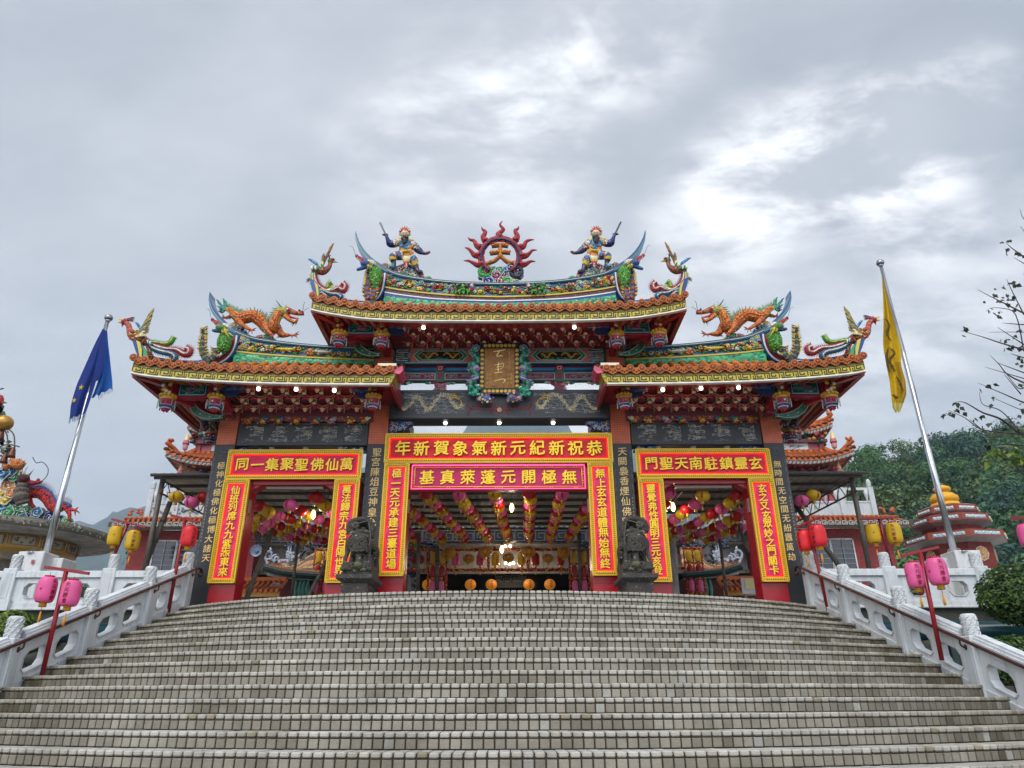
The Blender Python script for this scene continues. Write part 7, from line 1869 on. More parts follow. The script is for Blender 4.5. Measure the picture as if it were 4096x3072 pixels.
# ================================================================ canopy and everything hanging under it
def canopy():
 t = thing('sheet_canopy', 'dark corrugated sheet canopy on steel posts covering the court behind the gate', 'canopy', (0, 19.5, 6.5))
 zc = lambda y: 6.52 + (y - 16.2) * .035
 s = MB()
 for xa, xb, yb in ((-8.25, -4.6, 20.8), (-4.6, 4.6, 23.1), (4.6, 8.65, 20.8)):
  n = int((xb - xa) / .04); rows = [[Vector((xa + (xb - xa) * i / n, y, zc(y) + .022 * sin((xa + i * .04) * 31.4))) for i in range(n + 1)] for y in (16.2, (16.2 + yb) / 2, yb)]
  s.sheet(rows, '#8a8278', cols=lambda i, k: '#7d766c' if (k // 25) % 2 else '#958d80'); s.build('roof_sheet', M['canopy'], t)
 for j in range(9):
  y = 16.3 + j * .84; p = MB(); p.tube([(-8.2 if y < 20.9 else -4.6, y, zc(y) - .07), (8.6 if y < 20.9 else 4.6, y, zc(y) - .07)], .045, 8, '#3f3a36'); p.build('purlin', M['iron'], t)
 for x in (-8.0, -4.3, 4.3, 8.4):
  p = MB(); a, b = Vector((x, 16.3, zc(16.3) - .14)), Vector((x, 20.8 if abs(x) > 5 else 23.0, zc(21 if abs(x) > 5 else 23) - .14)); dn = Vector((0, 0, -.3))
  p.tube([a, b], .025, 6, '#4a3430'); p.tube([a + dn, b + dn], .025, 6, '#4a3430')
  for k in range(16):
   q0, q1 = a.lerp(b, k / 16), a.lerp(b, (k + 1) / 16); p.tube([q0, q1 + dn] if k % 2 else [q0 + dn, q1], .012, 5, '#4a3430')
  p.build('lattice_girder', M['iron'], t)
 for x, y in ((-8.07, 16.45), (8.4, 16.45), (-8.07, 20.7), (8.4, 20.7)):
  p = MB(); p.tube([(x, y, ZT_), (x, y, zc(y) - .05)], .06, 10, '#4a463e'); p.build('post', M['iron'], t)
 p = MB(); p.tube([(-8.25, 16.2, zc(16.2) - .03), (8.65, 16.2, zc(16.2) - .03)], .04, 8, '#3a3633'); p.build('edge_rail', M['iron'], t)
canopy()
def prop(a, b, r, lab):
 t = thing('canopy_prop', lab, 'prop pole', tuple(b), 'dark props under the canopy'); p = MB(); a, b = Vector(a), Vector(b)
 p.tube([a, b], r, 8, '#4a4640')
 for k in (.3, .62): q = a.lerp(b, k); p.tube([q, q + (b - a).normalized() * .05], r * 1.25, 8, '#3a3734')
 p.build('tube', M['iron'], t)
zb2 = zoomer(2620, 1950, 3.455); zt1 = zoomer(560, 1680, 2.676)
prop(zt1(320, 868, 16.7), zt1(60, 1530, 16.5), .06, 'slanting dark prop crossing the window of the left brick building')
prop(ZB(440, 575, 17.5), ZB(72, 1560, 16.2), .06, 'long slanting dark prop in the left passage, nearest its outer post')
prop(ZB(795, 750, 19), ZB(703, 1520, 19), .04, 'upright dark prop in the middle of the left passage')
prop(ZB(1240, 925, 17.5), ZB(930, 1510, 16.8), .045, 'slanting dark prop in the left passage crossing the lantern rack')
prop(zb2(1110, 480, 18), zb2(1300, 900, 17.2), .05, 'slanting dark prop under the lanterns at the outer side of the right passage')
prop(zb2(888, 720, 19), zb2(990, 1560, 19), .04, 'upright dark prop in the middle of the right passage')
prop(ZR(415, 870, 16.8), ZR(860, 1490, 16.2), .06, 'slanting dark prop right of the gate behind the scarlet lanterns')
prop(Z5(385, 955, 19), Z5(372, 1490, 19), .05, 'thin dark upright prop at the left of the middle passage')
prop(Z5(547, 1075, 21.5), Z5(545, 1490, 21.5), .06, 'thin dark upright prop before the left lantern rack of the middle passage')
prop(Z5(1805, 955, 21), Z5(1812, 1490, 21), .05, 'thin dark upright prop before the right lantern rack of the middle passage')
# round lanterns: strings over the middle passage
def rl(col, p, lab, grp, s=1.0):
 o = lantern('round', col, lambda: round_lantern(LC[col]), p, lab, grp, s, rnd.uniform(-.5, .5))
 o.rotation_euler.x, o.rotation_euler.y = rnd.uniform(-.09, .09), rnd.uniform(-.09, .09)
 return o
STR = [((150, 610), (600, 1012), 14, 3, 'leftmost string', 'ryp'), ((450, 610), (795, 1000), 13, 0, 'second string from the left', 'ryp'), ((743, 615), (1003, 1000), 13, 0, 'third string from the left', 'pyypr'),
 ((1063, 615), (1170, 1000), 13, 0, 'middle string', 'ypr'), ((1367, 615), (1360, 1000), 13, 0, 'third string from the right', 'ryp'), ((1650, 615), (1545, 1000), 13, 0, 'second string from the right', 'pry'), ((1950, 615), (1708, 1000), 13, 3, 'rightmost string', 'pry')]
CN = {'r': 'red', 'y': 'yellow', 'p': 'pink'}
for (a, b, n, skip, nm, pat) in STR:
 A, B = Z5(a[0], a[1], 16.3), Z5(b[0], b[1], 22.4)
 seq = pat * 6 if len(pat) == 3 else pat + 'ypr' * 6
 for i in range(skip, n):
  t = i / (n - 1); p = A.lerp(B, t) + Vector((rnd.uniform(-.02, .02), 0, rnd.uniform(-.02, .02)))
  c = CN[seq[i]]; rl(c, p, '%s round lantern, %s from the front in the %s, middle passage' % (c, ORD[i - skip], nm), 'lantern strings over the middle passage')
 w = MB(); w.tube([A + Vector((0, -.6, .26)), B + Vector((0, .3, .26))], .006, 4, '#2a2624')
 t = thing('lantern_cable', 'thin dark cable carrying the %s of lanterns over the middle passage' % nm, 'cable', tuple(A)); w.build('cable_run', M['iron'], t)
for i, (x, y, c, Y) in enumerate(((300, 950, 'pink', 21), (325, 975, 'red', 21.4), (345, 1000, 'yellow', 21.8), (372, 1012, 'pink', 22.2))):
 rl(c, Z5(x, y, Y), '%s round lantern low beside the left post of the middle passage' % c, 'lantern strings over the middle passage')
# side passages
LB = [(755, 720, 'r', 60), (825, 765, 'y', 62), (1020, 705, 'p', 66), (1110, 755, 'r', 62), (1245, 637, 'r', 66), (1322, 712, 'y', 64), (915, 800, 'p', 58), (1012, 828, 'r', 55), (1188, 800, 'y', 58), (1268, 832, 'p', 56), (1388, 772, 'p', 58), (745, 822, 'y', 55),
 (830, 865, 'p', 55), (922, 890, 'r', 52), (1080, 868, 'y', 54), (1155, 897, 'p', 52), (1342, 860, 'r', 54), (698, 892, 'y', 50), (780, 912, 'p', 50), (995, 917, 'y', 48), (1065, 940, 'p', 47), (1142, 952, 'r', 46), (1238, 915, 'r', 50), (1300, 930, 'y', 48), (1366, 950, 'p', 48), (862, 940, 'r', 48),
 (940, 960, 'y', 45), (1002, 985, 'p', 45), (1066, 1003, 'r', 44), (1130, 1022, 'y', 43), (1190, 985, 'y', 45), (1250, 1010, 'p', 44), (1312, 1018, 'r', 43), (1400, 900, 'y', 50)]
RB = [(827, 610, 'p', 66), (785, 705, 'r', 62), (1127, 632, 'y', 67), (1063, 705, 'p', 64), (990, 748, 'r', 60), (938, 795, 'y', 57), (878, 838, 'p', 55), (835, 872, 'r', 53), (1432, 622, 'r', 66), (1370, 695, 'y', 64), (1296, 748, 'p', 62), (1218, 792, 'r', 60), (1155, 818, 'y', 56), (1092, 860, 'p', 54), (1035, 893, 'r', 52), (985, 915, 'y', 48),
 (930, 930, 'p', 48), (890, 940, 'r', 47), (795, 892, 'y', 52), (1428, 815, 'r', 58), (1358, 853, 'y', 55), (1288, 888, 'p', 53), (1225, 912, 'r', 50), (1172, 940, 'y', 46), (1106, 958, 'p', 46), (1062, 980, 'r', 44), (1010, 1003, 'y', 42), (960, 1015, 'p', 41), (843, 980, 'y', 45), (808, 1002, 'p', 43), (1470, 790, 'p', 58),
 (1395, 935, 'r', 50), (1332, 958, 'y', 47), (1272, 975, 'p', 45), (1215, 1005, 'r', 43), (1165, 1022, 'y', 42), (1468, 915, 'p', 52)]
for lst, zf, nm in ((LB, Z4, 'left'), (RB, Z6, 'right')):
 cnt = {'r': 0, 'y': 0, 'p': 0}
 for x, y, c, r in sorted(lst, key=lambda e: -e[3]):
  Y = 16.2 * (63 / r) ** .62
  rl(CN[c], zf(x, y, Y), '%s round lantern in the %s passage, %s nearest of its %s lanterns' % (CN[c], nm, ORD[cnt[c]], CN[c]), 'round lanterns over the %s passage' % nm, (r / 63) ** .38); cnt[c] += 1
for zf, x, y, c, nm in ((Z7, 1555, 185, 'yellow', 'left'), (Z7, 1692, 237, 'pink', 'left'), (Z8, 240, 235, 'pink', 'right'), (Z8, 345, 188, 'yellow', 'right')):
 rl(c, zf(x, y, 16.35), '%s round lantern under the canopy corner outside the %s pillar' % (c, nm), 'lanterns at the canopy corners', 1.02)
p = Z7(1800, 190, 16.6); rl('red', p, 'red round lantern half hidden behind the left pillar', 'lanterns at the canopy corners')
# pear bulbs
def glow(p, w, parent):
 d = bpy.data.lights.new('bulb_light', 'POINT'); d.energy = w; d.color = (1, .85, .62); d.shadow_soft_size = .06
 o = bpy.data.objects.new('bulb_light', d); COLL.objects.link(o); o.location = p - ORG[parent.name]; o.parent = parent
def pear(p, lab):
 p = Vector(p); o = thing('pear_bulb', lab, 'light bulb', p, 'bare pear bulbs')
 w = MB(); w.tube([p + Vector((0, 0, .12)), p + Vector((.01, .01, .8))], .006, 4, '#1c1a18'); w.lathe(p, [(.02, .09), (.026, .1), (.026, .15), (.01, .17)], 10, '#3a2a1a'); w.build('lamp_holder', M['iron'], o)
 g = MB(); g.lathe(p, [(.01, -.12), (.035, -.10), (.055, -.04), (.05, .02), (.028, .075), (.02, .09)], 12, '#ffd890'); g.build('globe', M['bulb'], o)
 glow(p - Vector((0, 0, .16)), 14, o)
pear(Z5(1207, 725, 16.9), 'bare lit pear bulb hanging between the middle lantern strings'); pear(Z5(1118, 1095, 20), 'bare lit pear bulb hanging lower at the back of the middle passage')
pear(ZB(1010, 355, 16.5), 'bare lit pear bulb under the left passage lanterns'); pear(zb2(243, 265, 16.5), 'bare lit pear bulb under the right passage lanterns')
# ---------------------------------------------------------------- main hall behind
def hall():
 t = thing('temple_hall', 'shadowed temple hall with dark doorway at the back of the covered court', 'temple', (0, 24, ZT_))
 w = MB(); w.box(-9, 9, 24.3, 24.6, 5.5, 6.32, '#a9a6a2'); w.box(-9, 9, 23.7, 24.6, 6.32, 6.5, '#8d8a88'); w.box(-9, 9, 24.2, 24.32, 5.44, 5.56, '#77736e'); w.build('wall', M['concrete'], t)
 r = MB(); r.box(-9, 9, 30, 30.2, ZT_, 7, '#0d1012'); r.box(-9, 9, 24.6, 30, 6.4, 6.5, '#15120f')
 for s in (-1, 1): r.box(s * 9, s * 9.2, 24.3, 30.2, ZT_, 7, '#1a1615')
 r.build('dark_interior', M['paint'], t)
 f = MB(); f.box(-9, 9, 23.62, 23.66, 6.36, 6.80, '#101418')
 for i in range(52):
  x = -8.8 + i * .34
  for a, b, c, d in ((0, 0, .3, 0), (0, 0, 0, .34), (.3, 0, .3, .25), (.1, .25, .3, .25), (.1, .1, .1, .25), (.1, .1, .2, .1), (0, .34, .34, .34)): f.bar((x + a, 23.6, 6.41 + b), (x + c, 23.6, 6.41 + d), .02, .02, '#4f5a66')
 f.build('fret_lattice', M['iron'], t)
 g = MB(); rr = random.Random(3)
 for i in range(150): g.blob((rr.uniform(-6, 6), 23.8, 6.84 + rr.uniform(0, .05)), (.08, .05, .04), rr.choice(['#c9d4d8', '#b8c4c8', '#a82a3a', '#2a8a5a', '#c9b04a', '#c9d4d8', '#2a6a9a']), 6, 4)
 g.build('ridge_ornament', M['glaze'], t)
 for x in (-2.95, 3.15, -6.4, 6.6):
  c = MB(); c.lathe((x, 23.45, ZT_), [(.22, 0), (.2, .1), (.19, 2.9), (.24, 3.05)], 16, '#5c5a5c'); rr = random.Random(int(x * 10))
  for k in range(120):
   a = rr.uniform(0, 6.28); c.blob((x + .2 * cos(a), 23.45 + .2 * sin(a), rr.uniform(4.9, 6.3)), (.06, .06, .05), vary('#22303c', .5, rr), 5, 4)
  for s in (-1, 1):
   for k in range(16): c.blob((x + s * rr.uniform(.15, .75), 23.4, 6.36 - rr.uniform(0, .25)), (.08, .06, .06), rr.choice(['#1a2c44', '#24405c', '#1f2a38']), 6, 4)
  c.build('carved_column', M['gloss'], t)
 s = MB()
 for i, ch in enumerate('宮元天極無'): q = Z5(1087 + i * 56, 1362, 25.4); stamp(s, ch, q, (1, 0, 0), (0, 0, 1), .27, '#8a8d88', .02)
 s.build('lettering', M['paint'], t)
 b = MB(); q0, q1 = Z5(1040, 1335, 25.45), Z5(1350, 1335, 25.45); b.box(q0.x - .3, q1.x + .3, 25.45, 25.5, q0.z - .4, q0.z + .12, '#0f1214'); b.build('name_board', M['paint'], t)
 for x, y, w_ in ((1130, 1050, 0), ):
  fn = MB(); c = Z5(1170, 1055, 22.6)
  for k in range(4):
   a = k * pi / 2 + .5; fn.bar(c + Vector((.1 * cos(a), .1 * sin(a), 0)), c + Vector((.55 * cos(a), .55 * sin(a), .01)), .14, .01, '#5a5248')
  fn.lathe(c, [(.02, .3), (.03, .1), (.1, .06), (.1, -.04), (.05, -.06)][::-1], 12, '#6a6258')
 ft_ = thing('ceiling_fan', 'ceiling fan with lit lamp at the back of the court', 'fan', tuple(c)); fn.build('blades', M['iron'], ft_)
 l = MB(); l.blob(c + Vector((-.07, -.1, -.08)), .05, '#fff6e8', 8, 6); l.blob(c + Vector((.08, -.1, -.08)), .05, '#fff6e8', 8, 6); l.build('lamp', M['bulb'], ft_)
 ch = thing('chandelier', 'small chandelier of three lit bulbs behind the character lanterns', 'chandelier', tuple(Z5(1185, 1210, 23.5)))
 st = MB(); st.tube([Z5(1185, 1100, 23.5), Z5(1185, 1205, 23.5)], .012, 5, '#6a6258'); st.build('stem', M['iron'], ch)
 for x, y in ((1152, 1222), (1187, 1230), (1220, 1222)):
  l = MB(); l.blob(Z5(x, y, 23.5), .05, '#fff6e8', 8, 6); l.build('globe', M['bulb'], ch)
 glow(Z5(1187, 1262, 23.3), 25, ch)
 l = thing('wall_lamp', 'round lit lamp in the dark left of the hall doorway', 'lamp', tuple(Z5(288, 1225, 23.5))); k = MB(); k.blob(Z5(288, 1225, 23.5), .06, '#fff6e8', 8, 6); k.build('globe', M['bulb'], l)
hall()
M['oranglow'] = mat('glowing_paper', 0.5, namp=0.1, emit=.35)
for i, x in enumerate((462, 840, 1025, 1357, 1542)):
 q = Z5(x, 1412, 24.0); o = thing('glowing_lantern', 'glowing orange lantern in the dark hall doorway, %s from the left' % ORD[i], 'lantern', q, 'glowing lanterns in the hall doorway')
 b = MB(); b.lathe(q, [(.19 * cos(a), .175 * sin(a)) for a in [-1.35 + 2.7 * k / 10 for k in range(11)]], 18, '#b06a1c', rip=lambda a, z: -.02 * abs(cos(a * 5)) ** 4); b.build('shade', M['oranglow'], o)
 c = MB(); c.tube([q + Vector((0, 0, .17)), q + Vector((0, 0, .9))], .004, 4, '#2a2420'); c.build('hanging_wire', M['iron'], o)
 x_ = MB()
 for k, chh in enumerate('天元宮'): stamp_round(x_, chh, q, .19, .2, .085 - k * .085, .08, '#4a1408', squash=lambda z: .19)
 x_.build('lettering', M['paint'], o)
def garland(mb, a, b, r, rr):
 a, b = Vector(a), Vector(b); n = int((b - a).length / .045)
 mb.tube([a, b], r * .8, 6, '#8e1018')
 for i in range(n + 1):
  p = a.lerp(b, i / n)
  for q in range(2): mb.blob(p + Vector((rr.uniform(-1, 1), -.6 * rr.random() - .3, rr.uniform(-1, 1))) * r, r * rr.uniform(.4, .65), rr.choice(['#b8801c', '#c08a24', '#a8141c', '#c89a30', '#8e1018']), 5, 3, rr=rr)
def rack(zf, pts, Y, rows, lab, nm):
 """garlanded frame holding two columns of drum lanterns"""
 rr = random.Random(len(nm)); (x0, y0), (x1, y1), (x2, y2) = pts
 A, B, Cc = zf(x0, y0, Y), zf(x1, y1, Y), zf(x2, y2, Y); w = B.x - A.x; X = [A.x, A.x + w / 2, B.x]; zt, zb = A.z, ZT_ + .05
 t = thing('lantern_rack', lab, 'rack', (A.x + w / 2, Y, ZT_), 'garlanded lantern racks')
 for x in X: m = MB(); garland(m, (x, Y, zb), (x, Y, zt), .035, rr); m.build('upright', M['cloth'], t)
 m = MB()
 nr = len(rows); hs = [zt - .44 * i for i in range(nr + 1)]
 for z in hs:
  if z > zb: m = MB(); garland(m, (X[0], Y, z), (X[2], Y, z), .032, rr); m.build('crosspiece', M['cloth'], t)
 for i, c in enumerate(rows):
  for k in (0, 1):
   lantern('rackdrum', c, lambda: drum_lantern(LC[c] if c != 'red' else '#a00c18', H=.34, R=.09), (X[k] + w / 4, Y - .02, hs[i] - .01), '%s drum lantern in row %s of the %s, %s column' % (c, ['one', 'two', 'three', 'four'][i], nm, ['left', 'right'][k]), 'drum lanterns in the racks')
R4 = ['yellow', 'red', 'pink', 'yellow']
rack(ZB, ((1040, 850), (1290, 850), (1000, 1480)), 22.2, R4, 'red and gold garlanded lantern rack at the right of the left passage', 'left passage rack')
rack(zb2, ((385, 845), (625, 840), (430, 1530)), 21.8, R4, 'red and gold garlanded lantern rack in the right passage', 'right passage rack')
rack(Z5, ((478, 1105), (635, 1105), (470, 1460)), 22.6, R4, 'red and gold garlanded lantern rack left of the hall doorway', 'left hall rack')
rack(Z5, ((1712, 1105), (1880, 1105), (1720, 1460)), 22.6, R4, 'red and gold garlanded lantern rack right of the hall doorway', 'right hall rack')
gt = thing('garland_frame', 'red and gold garland frame across the front of the hall', 'garland', tuple(Z5(1180, 1190, 22.7))); rr_ = random.Random(4)
for y in (1102, 1282):
 for x0, x1 in ((640, 1710), (180, 470), (1885, 2050)): m = MB(); garland(m, Z5(x0, y, 22.7), Z5(x1, y, 22.7), .055, rr_); m.build('rail', M['cloth'], gt)
for x in (1000, 1350, 462): m = MB(); garland(m, Z5(x, 1105, 22.7), Z5(x, 1280, 22.7), .05, rr_); m.build('upright', M['cloth'], gt)
m = MB(); garland(m, zb2(140, 1120, 22.2), zb2(395, 1118, 22.2), .05, rr_); m.build('rail', M['cloth'], gt); m = MB(); garland(m, zb2(130, 850, 22.2), zb2(260, 850, 22.2), .05, rr_); m.build('rail', M['cloth'], gt)
for i, (x, y, ch, r, Y) in enumerate(((650, 1135, '董', .215, 21.9), (970, 1125, '春', .215, 21.9), (1355, 1125, '賀', .215, 21.9), (1665, 1130, '恭', .215, 21.9), (825, 1180, '壇', .18, 22.3), (1175, 1172, '音', .18, 22.3), (1525, 1180, '聖', .18, 22.3))):
 o = round_lantern('#b8901a', R=r, big=ch, tcol='#9a0f18'); o.location = Z5(x, y, Y)
 tag(o, 'yellow round lantern before the hall bearing %s' % ['董', '春', '賀', '恭', '壇', '音', '聖'][i] + ' in big red brushwork', 'lantern', 'yellow character lanterns')
o = round_lantern('#a00f20', R=.215, big='福', tcol='#1a1418'); o.location = Z5(372, 1185, 22.0); tag(o, 'dark red round lantern with black character left of the hall doorway', 'lantern')
o = round_lantern('#c23a64', R=.24, big='天', tcol='#8e0f18'); o.location = zb2(215, 975, 21.6); tag(o, 'rose pink round lantern with big red character beside the right passage rack', 'lantern')
for i, (x, c) in enumerate(((715, 'pink'), (930, 'pink'), (1063, 'yellow'), (1292, 'yellow'), (1415, 'red'), (1637, 'red'))):
 lantern('halldrum', c, lambda: drum_lantern(LC[c], H=.36, R=.13, text='天元勝會'), Z5(x, 1122, 22.75), '%s drum lantern hung from the hall garland, %s from the left' % (c, ORD[i]), 'drum lanterns before the hall')
# ================================================================ buildings round the court
def tile_band(mb, a, b, out, drop, rr, n_=None, r=.05, col='#a8562c'):
 """sloping strip of roof tiles from the line a-b outwards"""
 a, b, out = Vector(a), Vector(b), Vector(out); L = (b - a).length; n = n_ or int(L / (r * 3.2)); nrm = out.normalized()
 e = out + Vector((0, 0, -drop))
 mb.add([a, b, b + e, a + e, a + Vector((0, 0, -.06)), b + Vector((0, 0, -.06)), b + e + Vector((0, 0, -.06)), a + e + Vector((0, 0, -.06))], [(0, 1, 2, 3), (7, 6, 5, 4), (3, 2, 6, 7), (0, 4, 5, 1)], '#6a3419')
 for i in range(n + 1):
  p = a.lerp(b, i / n); c = vary(col, .2, rr)
  mb.tube([p + Vector((0, 0, .02)), p + e * .5 + Vector((0, 0, -.02 + .02)), p + e + nrm * .02 + Vector((0, 0, .02))], r, 7, c)
  mb.blob(p + e + nrm * .03 + Vector((0, 0, .02)), r * 1.15, vary('#8a4522', .2, rr), 7, 5)
  if i < n:
   q = a.lerp(b, (i + .5) / n) + e + nrm * .02; d = (b - a).normalized() * r * 1.3
   mb.prism([q - d + Vector((0, 0, .02)), q + d + Vector((0, 0, .02)), q + d * .7 + Vector((0, 0, -.07)), q + Vector((0, 0, -.11)), q - d * .7 + Vector((0, 0, -.07))], nrm * .02, vary(col, .2, rr))
def carved_rail(mb, a, b, H, posts, rr, W='#b9c0c4'):
 a, b = Vector(a), Vector(b); d = (b - a).normalized(); nn = Vector((d.y, -d.x, 0)) * .06; L = (b - a).length; U = Vector((0, 0, 1))
 seg = L / posts
 for k in range(posts):
  p0, p1 = a + d * (k * seg), a + d * ((k + 1) * seg)
  mb.bar(p0 + U * .04, p1 + U * .04, .12, .08, W); mb.bar(p0 + U * H, p1 + U * H, .10, .09, W); mb.bar(p0 + U * (H * .55), p1 + U * (H * .55), .08, .06, W)
  mb.bar(p0 + U * (H * .3), p1 + U * (H * .3), .05, H * .42, W)
  for j in range(14): mb.blob(p0.lerp(p1, (j + .5) / 14) + nn * .9 + U * (H * .3 + rr.uniform(-.1, .1)), (.04, .03, .035), vary('#8d969c', .25, rr), 5, 3)
  for j in (.3, .7): mb.blob(p0.lerp(p1, j) + U * (H * .3) + nn * .7, (.09, .03, .06), '#4a5258', 8, 4)
  for j in (.15, .5, .85): mb.lathe(p0.lerp(p1, j) + U * (H * .56), [(.05, 0), (.02, .06), (.06, H * .2), (.08, H * .4)], 8, W)
 for k in range(posts + 1):
  p = a + d * (k * seg); mb.bar(p, p + U * (H + .05), .17, .17, W, up=(0, 1, 0)); mb.lathe(p + U * (H + .05), [(.06, 0), (.085, .03), (.07, .07), (.085, .11), (.07, .16), (.08, .2), (.06, .26), (.03, .3)], 10, W)
def window(parent, x0, x1, z0, z1, Y, nb=3):
 f = MB(); S = '#b4babd'
 for a, b, c, d in ((x0, x1, z0, z0 + .04), (x0, x1, z1 - .04, z1), (x0, x0 + .04, z0, z1), (x1 - .04, x1, z0, z1), ((x0 + x1) / 2 - .03, (x0 + x1) / 2 + .03, z0, z1)): f.box(a, b, Y - .06, Y + .02, c, d, S)
 for j in range(1, 12): z = z0 + (z1 - z0) * j / 12; f.box(x0, x1, Y - .05, Y - .035, z - .006, z + .006, '#8a9094')
 for j in range(1, 4): x = x0 + (x1 - x0) * j / 4; f.box(x - .006, x + .006, Y - .075, Y - .06, z0, z1, '#8a9094')
 o = f.build('window', M['iron'], parent)
 p = MB(); p.box(x0 + .02, x1 - .02, Y - .03, Y - .02, z0 + .02, z1 - .02, '#161d2c'); p.build('pane', M['glass'], o)
 l = MB(); l.box(x0 - .06, x1 + .06, Y - .1, Y + .02, z0 - .05, z0, '#8d8a86'); l.build('sill', M['concrete'], o)
def side_building(sx, nm):
 rr = random.Random(140 + sx)
 t = thing('brick_building', 'red brick side building with tiled eave and white roof terrace %s of the gate' % nm, 'building', (sx * 10.5, 27, ZT_), 'brick side buildings')
 xi, xo, yf, yb = 8.2, 12.35 if sx < 0 else 12.85, 23.6, 38.0; ze = 6.78
 w = MB(); w.box(sx * xi, sx * xo, yf, yb, ZT_ - .1, ze, '#7a2c2c'); w.build('wall', M['brick'], t)
 r = MB()
 tile_band(r, (sx * (xo + .0), yf + .05, ze + .42), (sx * (xi - .0), yf + .05, ze + .42), (0, -.62, 0), .18, rr)
 tile_band(r, (sx * (xi + .05), yf, ze + .42), (sx * (xi + .05), yb, ze + .42), (-sx * .62, 0, 0), .18, rr)
 tile_band(r, (sx * (xo - .05), yf, ze + .42), (sx * (xo - .05), yb, ze + .42), (sx * .62, 0, 0), .18, rr)
 for d, q in ((.1, 0), (.5, 1)):
  for k in range(8): r.blob((sx * (xo + .15 - d * .8) + rr.uniform(-.08, .08), yf - .3, ze + .46 + rr.uniform(0, .16)), (.05, .05, .05), vary('#a8562c', .3, rr), 6, 4)
 r.build('roof', M['rooftile'], t)
 f = MB()
 f.box(sx * (xi - .5), sx * (xo + .5), yf - .56, yf - .0, ze + .02, ze + .08, '#8d8a86'); f.box(sx * (xi - .54), sx * (xo + .54), yf - .6, yf - .54, ze + .0, ze + .16, '#3a3434')
 f.box(sx * (xi - .5), sx * (xi), yf, yb, ze + .02, ze + .08, '#8d8a86')
 n = int((xo - xi + 1.0) / .22)
 for i in range(n):
  x = sx * (xi - .45 + i * .22)
  for a, b, c, d in ((0, .02, .16, .02), (0, .02, 0, .13), (0, .13, .12, .13), (.12, .13, .12, .06), (.12, .06, .05, .06), (.16, .02, .16, .13)): f.bar((x + sx * a, yf - .605, ze + b), (x + sx * c, yf - .605, ze + d), .015, .016, '#b9b6ae')
 f.build('eave_fret', M['paint'], t)
 c = MB(); y = yf + .25
 carved_rail(c, (sx * (xo - .25), y, ze + .42), (sx * (xi + .2), y, ze + .42), 1.0, 4, rr); carved_rail(c, (sx * (xi + .25), y, ze + .42), (sx * (xi + .25), yb, ze + .42), 1.0, 10, rr); c.build('roof_railing', M['white'], t)
 window(t, *sorted((sx * 11.55, sx * 10.0)), 4.5, 6.45, yf)
 window(t, *sorted((sx * 9.5, sx * 8.6)), 4.5, 6.2, yf)
 cl = MB(); cl.lathe((sx * 9.9, 27, ze + .4), [(.35, 0), (.33, 3.0), (.4, 3.1)], 16, '#b4b8ba'); cl.build('terrace_column', M['white'], t)
 b = MB()
 for k in range(9): b.box(sx * (xi - .04), sx * (xi - .06), 24.6 + k * .12, 24.62 + k * .12, 4.9, 6.1, '#2a2e34')
 for z in (4.9, 5.3, 5.7, 6.1): b.box(sx * (xi - .04), sx * (xi - .06), 24.6, 25.6, z - .015, z + .015, '#2a2e34')
 b.build('window_bars', M['iron'], t)
 # bell tower on the roof terrace
 tw = thing('roof_tower', 'two tiered tower with upturned orange roofs on the %s brick building' % nm, 'tower', (-10.55 if sx < 0 else 10.95, 26.6, 7.2), 'towers on the side buildings')
 cx, cy = -10.55 if sx < 0 else 10.95, 26.8
 w = MB(); w.box(cx - 1.1, cx + 1.1, cy - 1.1, cy + 1.1, 7.2, 11.2, '#a8606a')
 for s in (-1, 1):
  for s2 in (-1, 1): w.box(cx + s * 1.1 - .09, cx + s * 1.1 + .09, cy + s2 * 1.1 - .09, cy + s2 * 1.1 + .09, 7.2, 11.2, '#9a3a4a')
 w.box(cx - .6, cx + .6, cy - 1.13, cy - 1.1, 10.25, 10.5, '#c9d0d0'); squiggle(w, cx - .5, cx + .5, 10.3, 10.45, cy - 1.135, 9, ['#3a4a4a'], .008, rr)
 w.build('wall', M['paint'], tw)
 cp = MB()
 for z in (9.3, 10.5): cp.box(cx - 1.3, cx + 1.3, cy - 1.3, cy + 1.3, z, z + .12, '#5a2a34')
 for z, n in ((9.45, 46), (10.62, 60)):
  for k in range(n):
   s = rr.choice((-1, 1)); side = rr.random() < .5; a = rr.uniform(-1.3, 1.3)
   p = (cx + a, cy - 1.2 - rr.uniform(0, .3)) if side else (cx + s * (1.2 + rr.uniform(0, .3)), cy + a)
   cp.blob((p[0], p[1], z + rr.uniform(-.12, .22)), (.09, .08, .08), rr.choice(['#1f4a4a', '#24305a', '#8a2a3a', '#b0707a', '#2a5a4a', '#a8863a', '#5a1f2a']), 6, 4)
  for s in (-1, 1):
   for s2 in (-1, 1):
    q = Vector((cx + s * 1.45, cy + s2 * 1.45, z - .1)); cp.lathe(q, [(.03, -.35), (.09, -.3), (.1, -.15), (.13, -.08), (.1, .05), (.05, .3)], 9, ['#b07a80', '#c9a0a0', '#8a2a3a', '#b0606a', '#c9b07a'])
 cp.build('bracket_cluster', M['gloss'], tw)
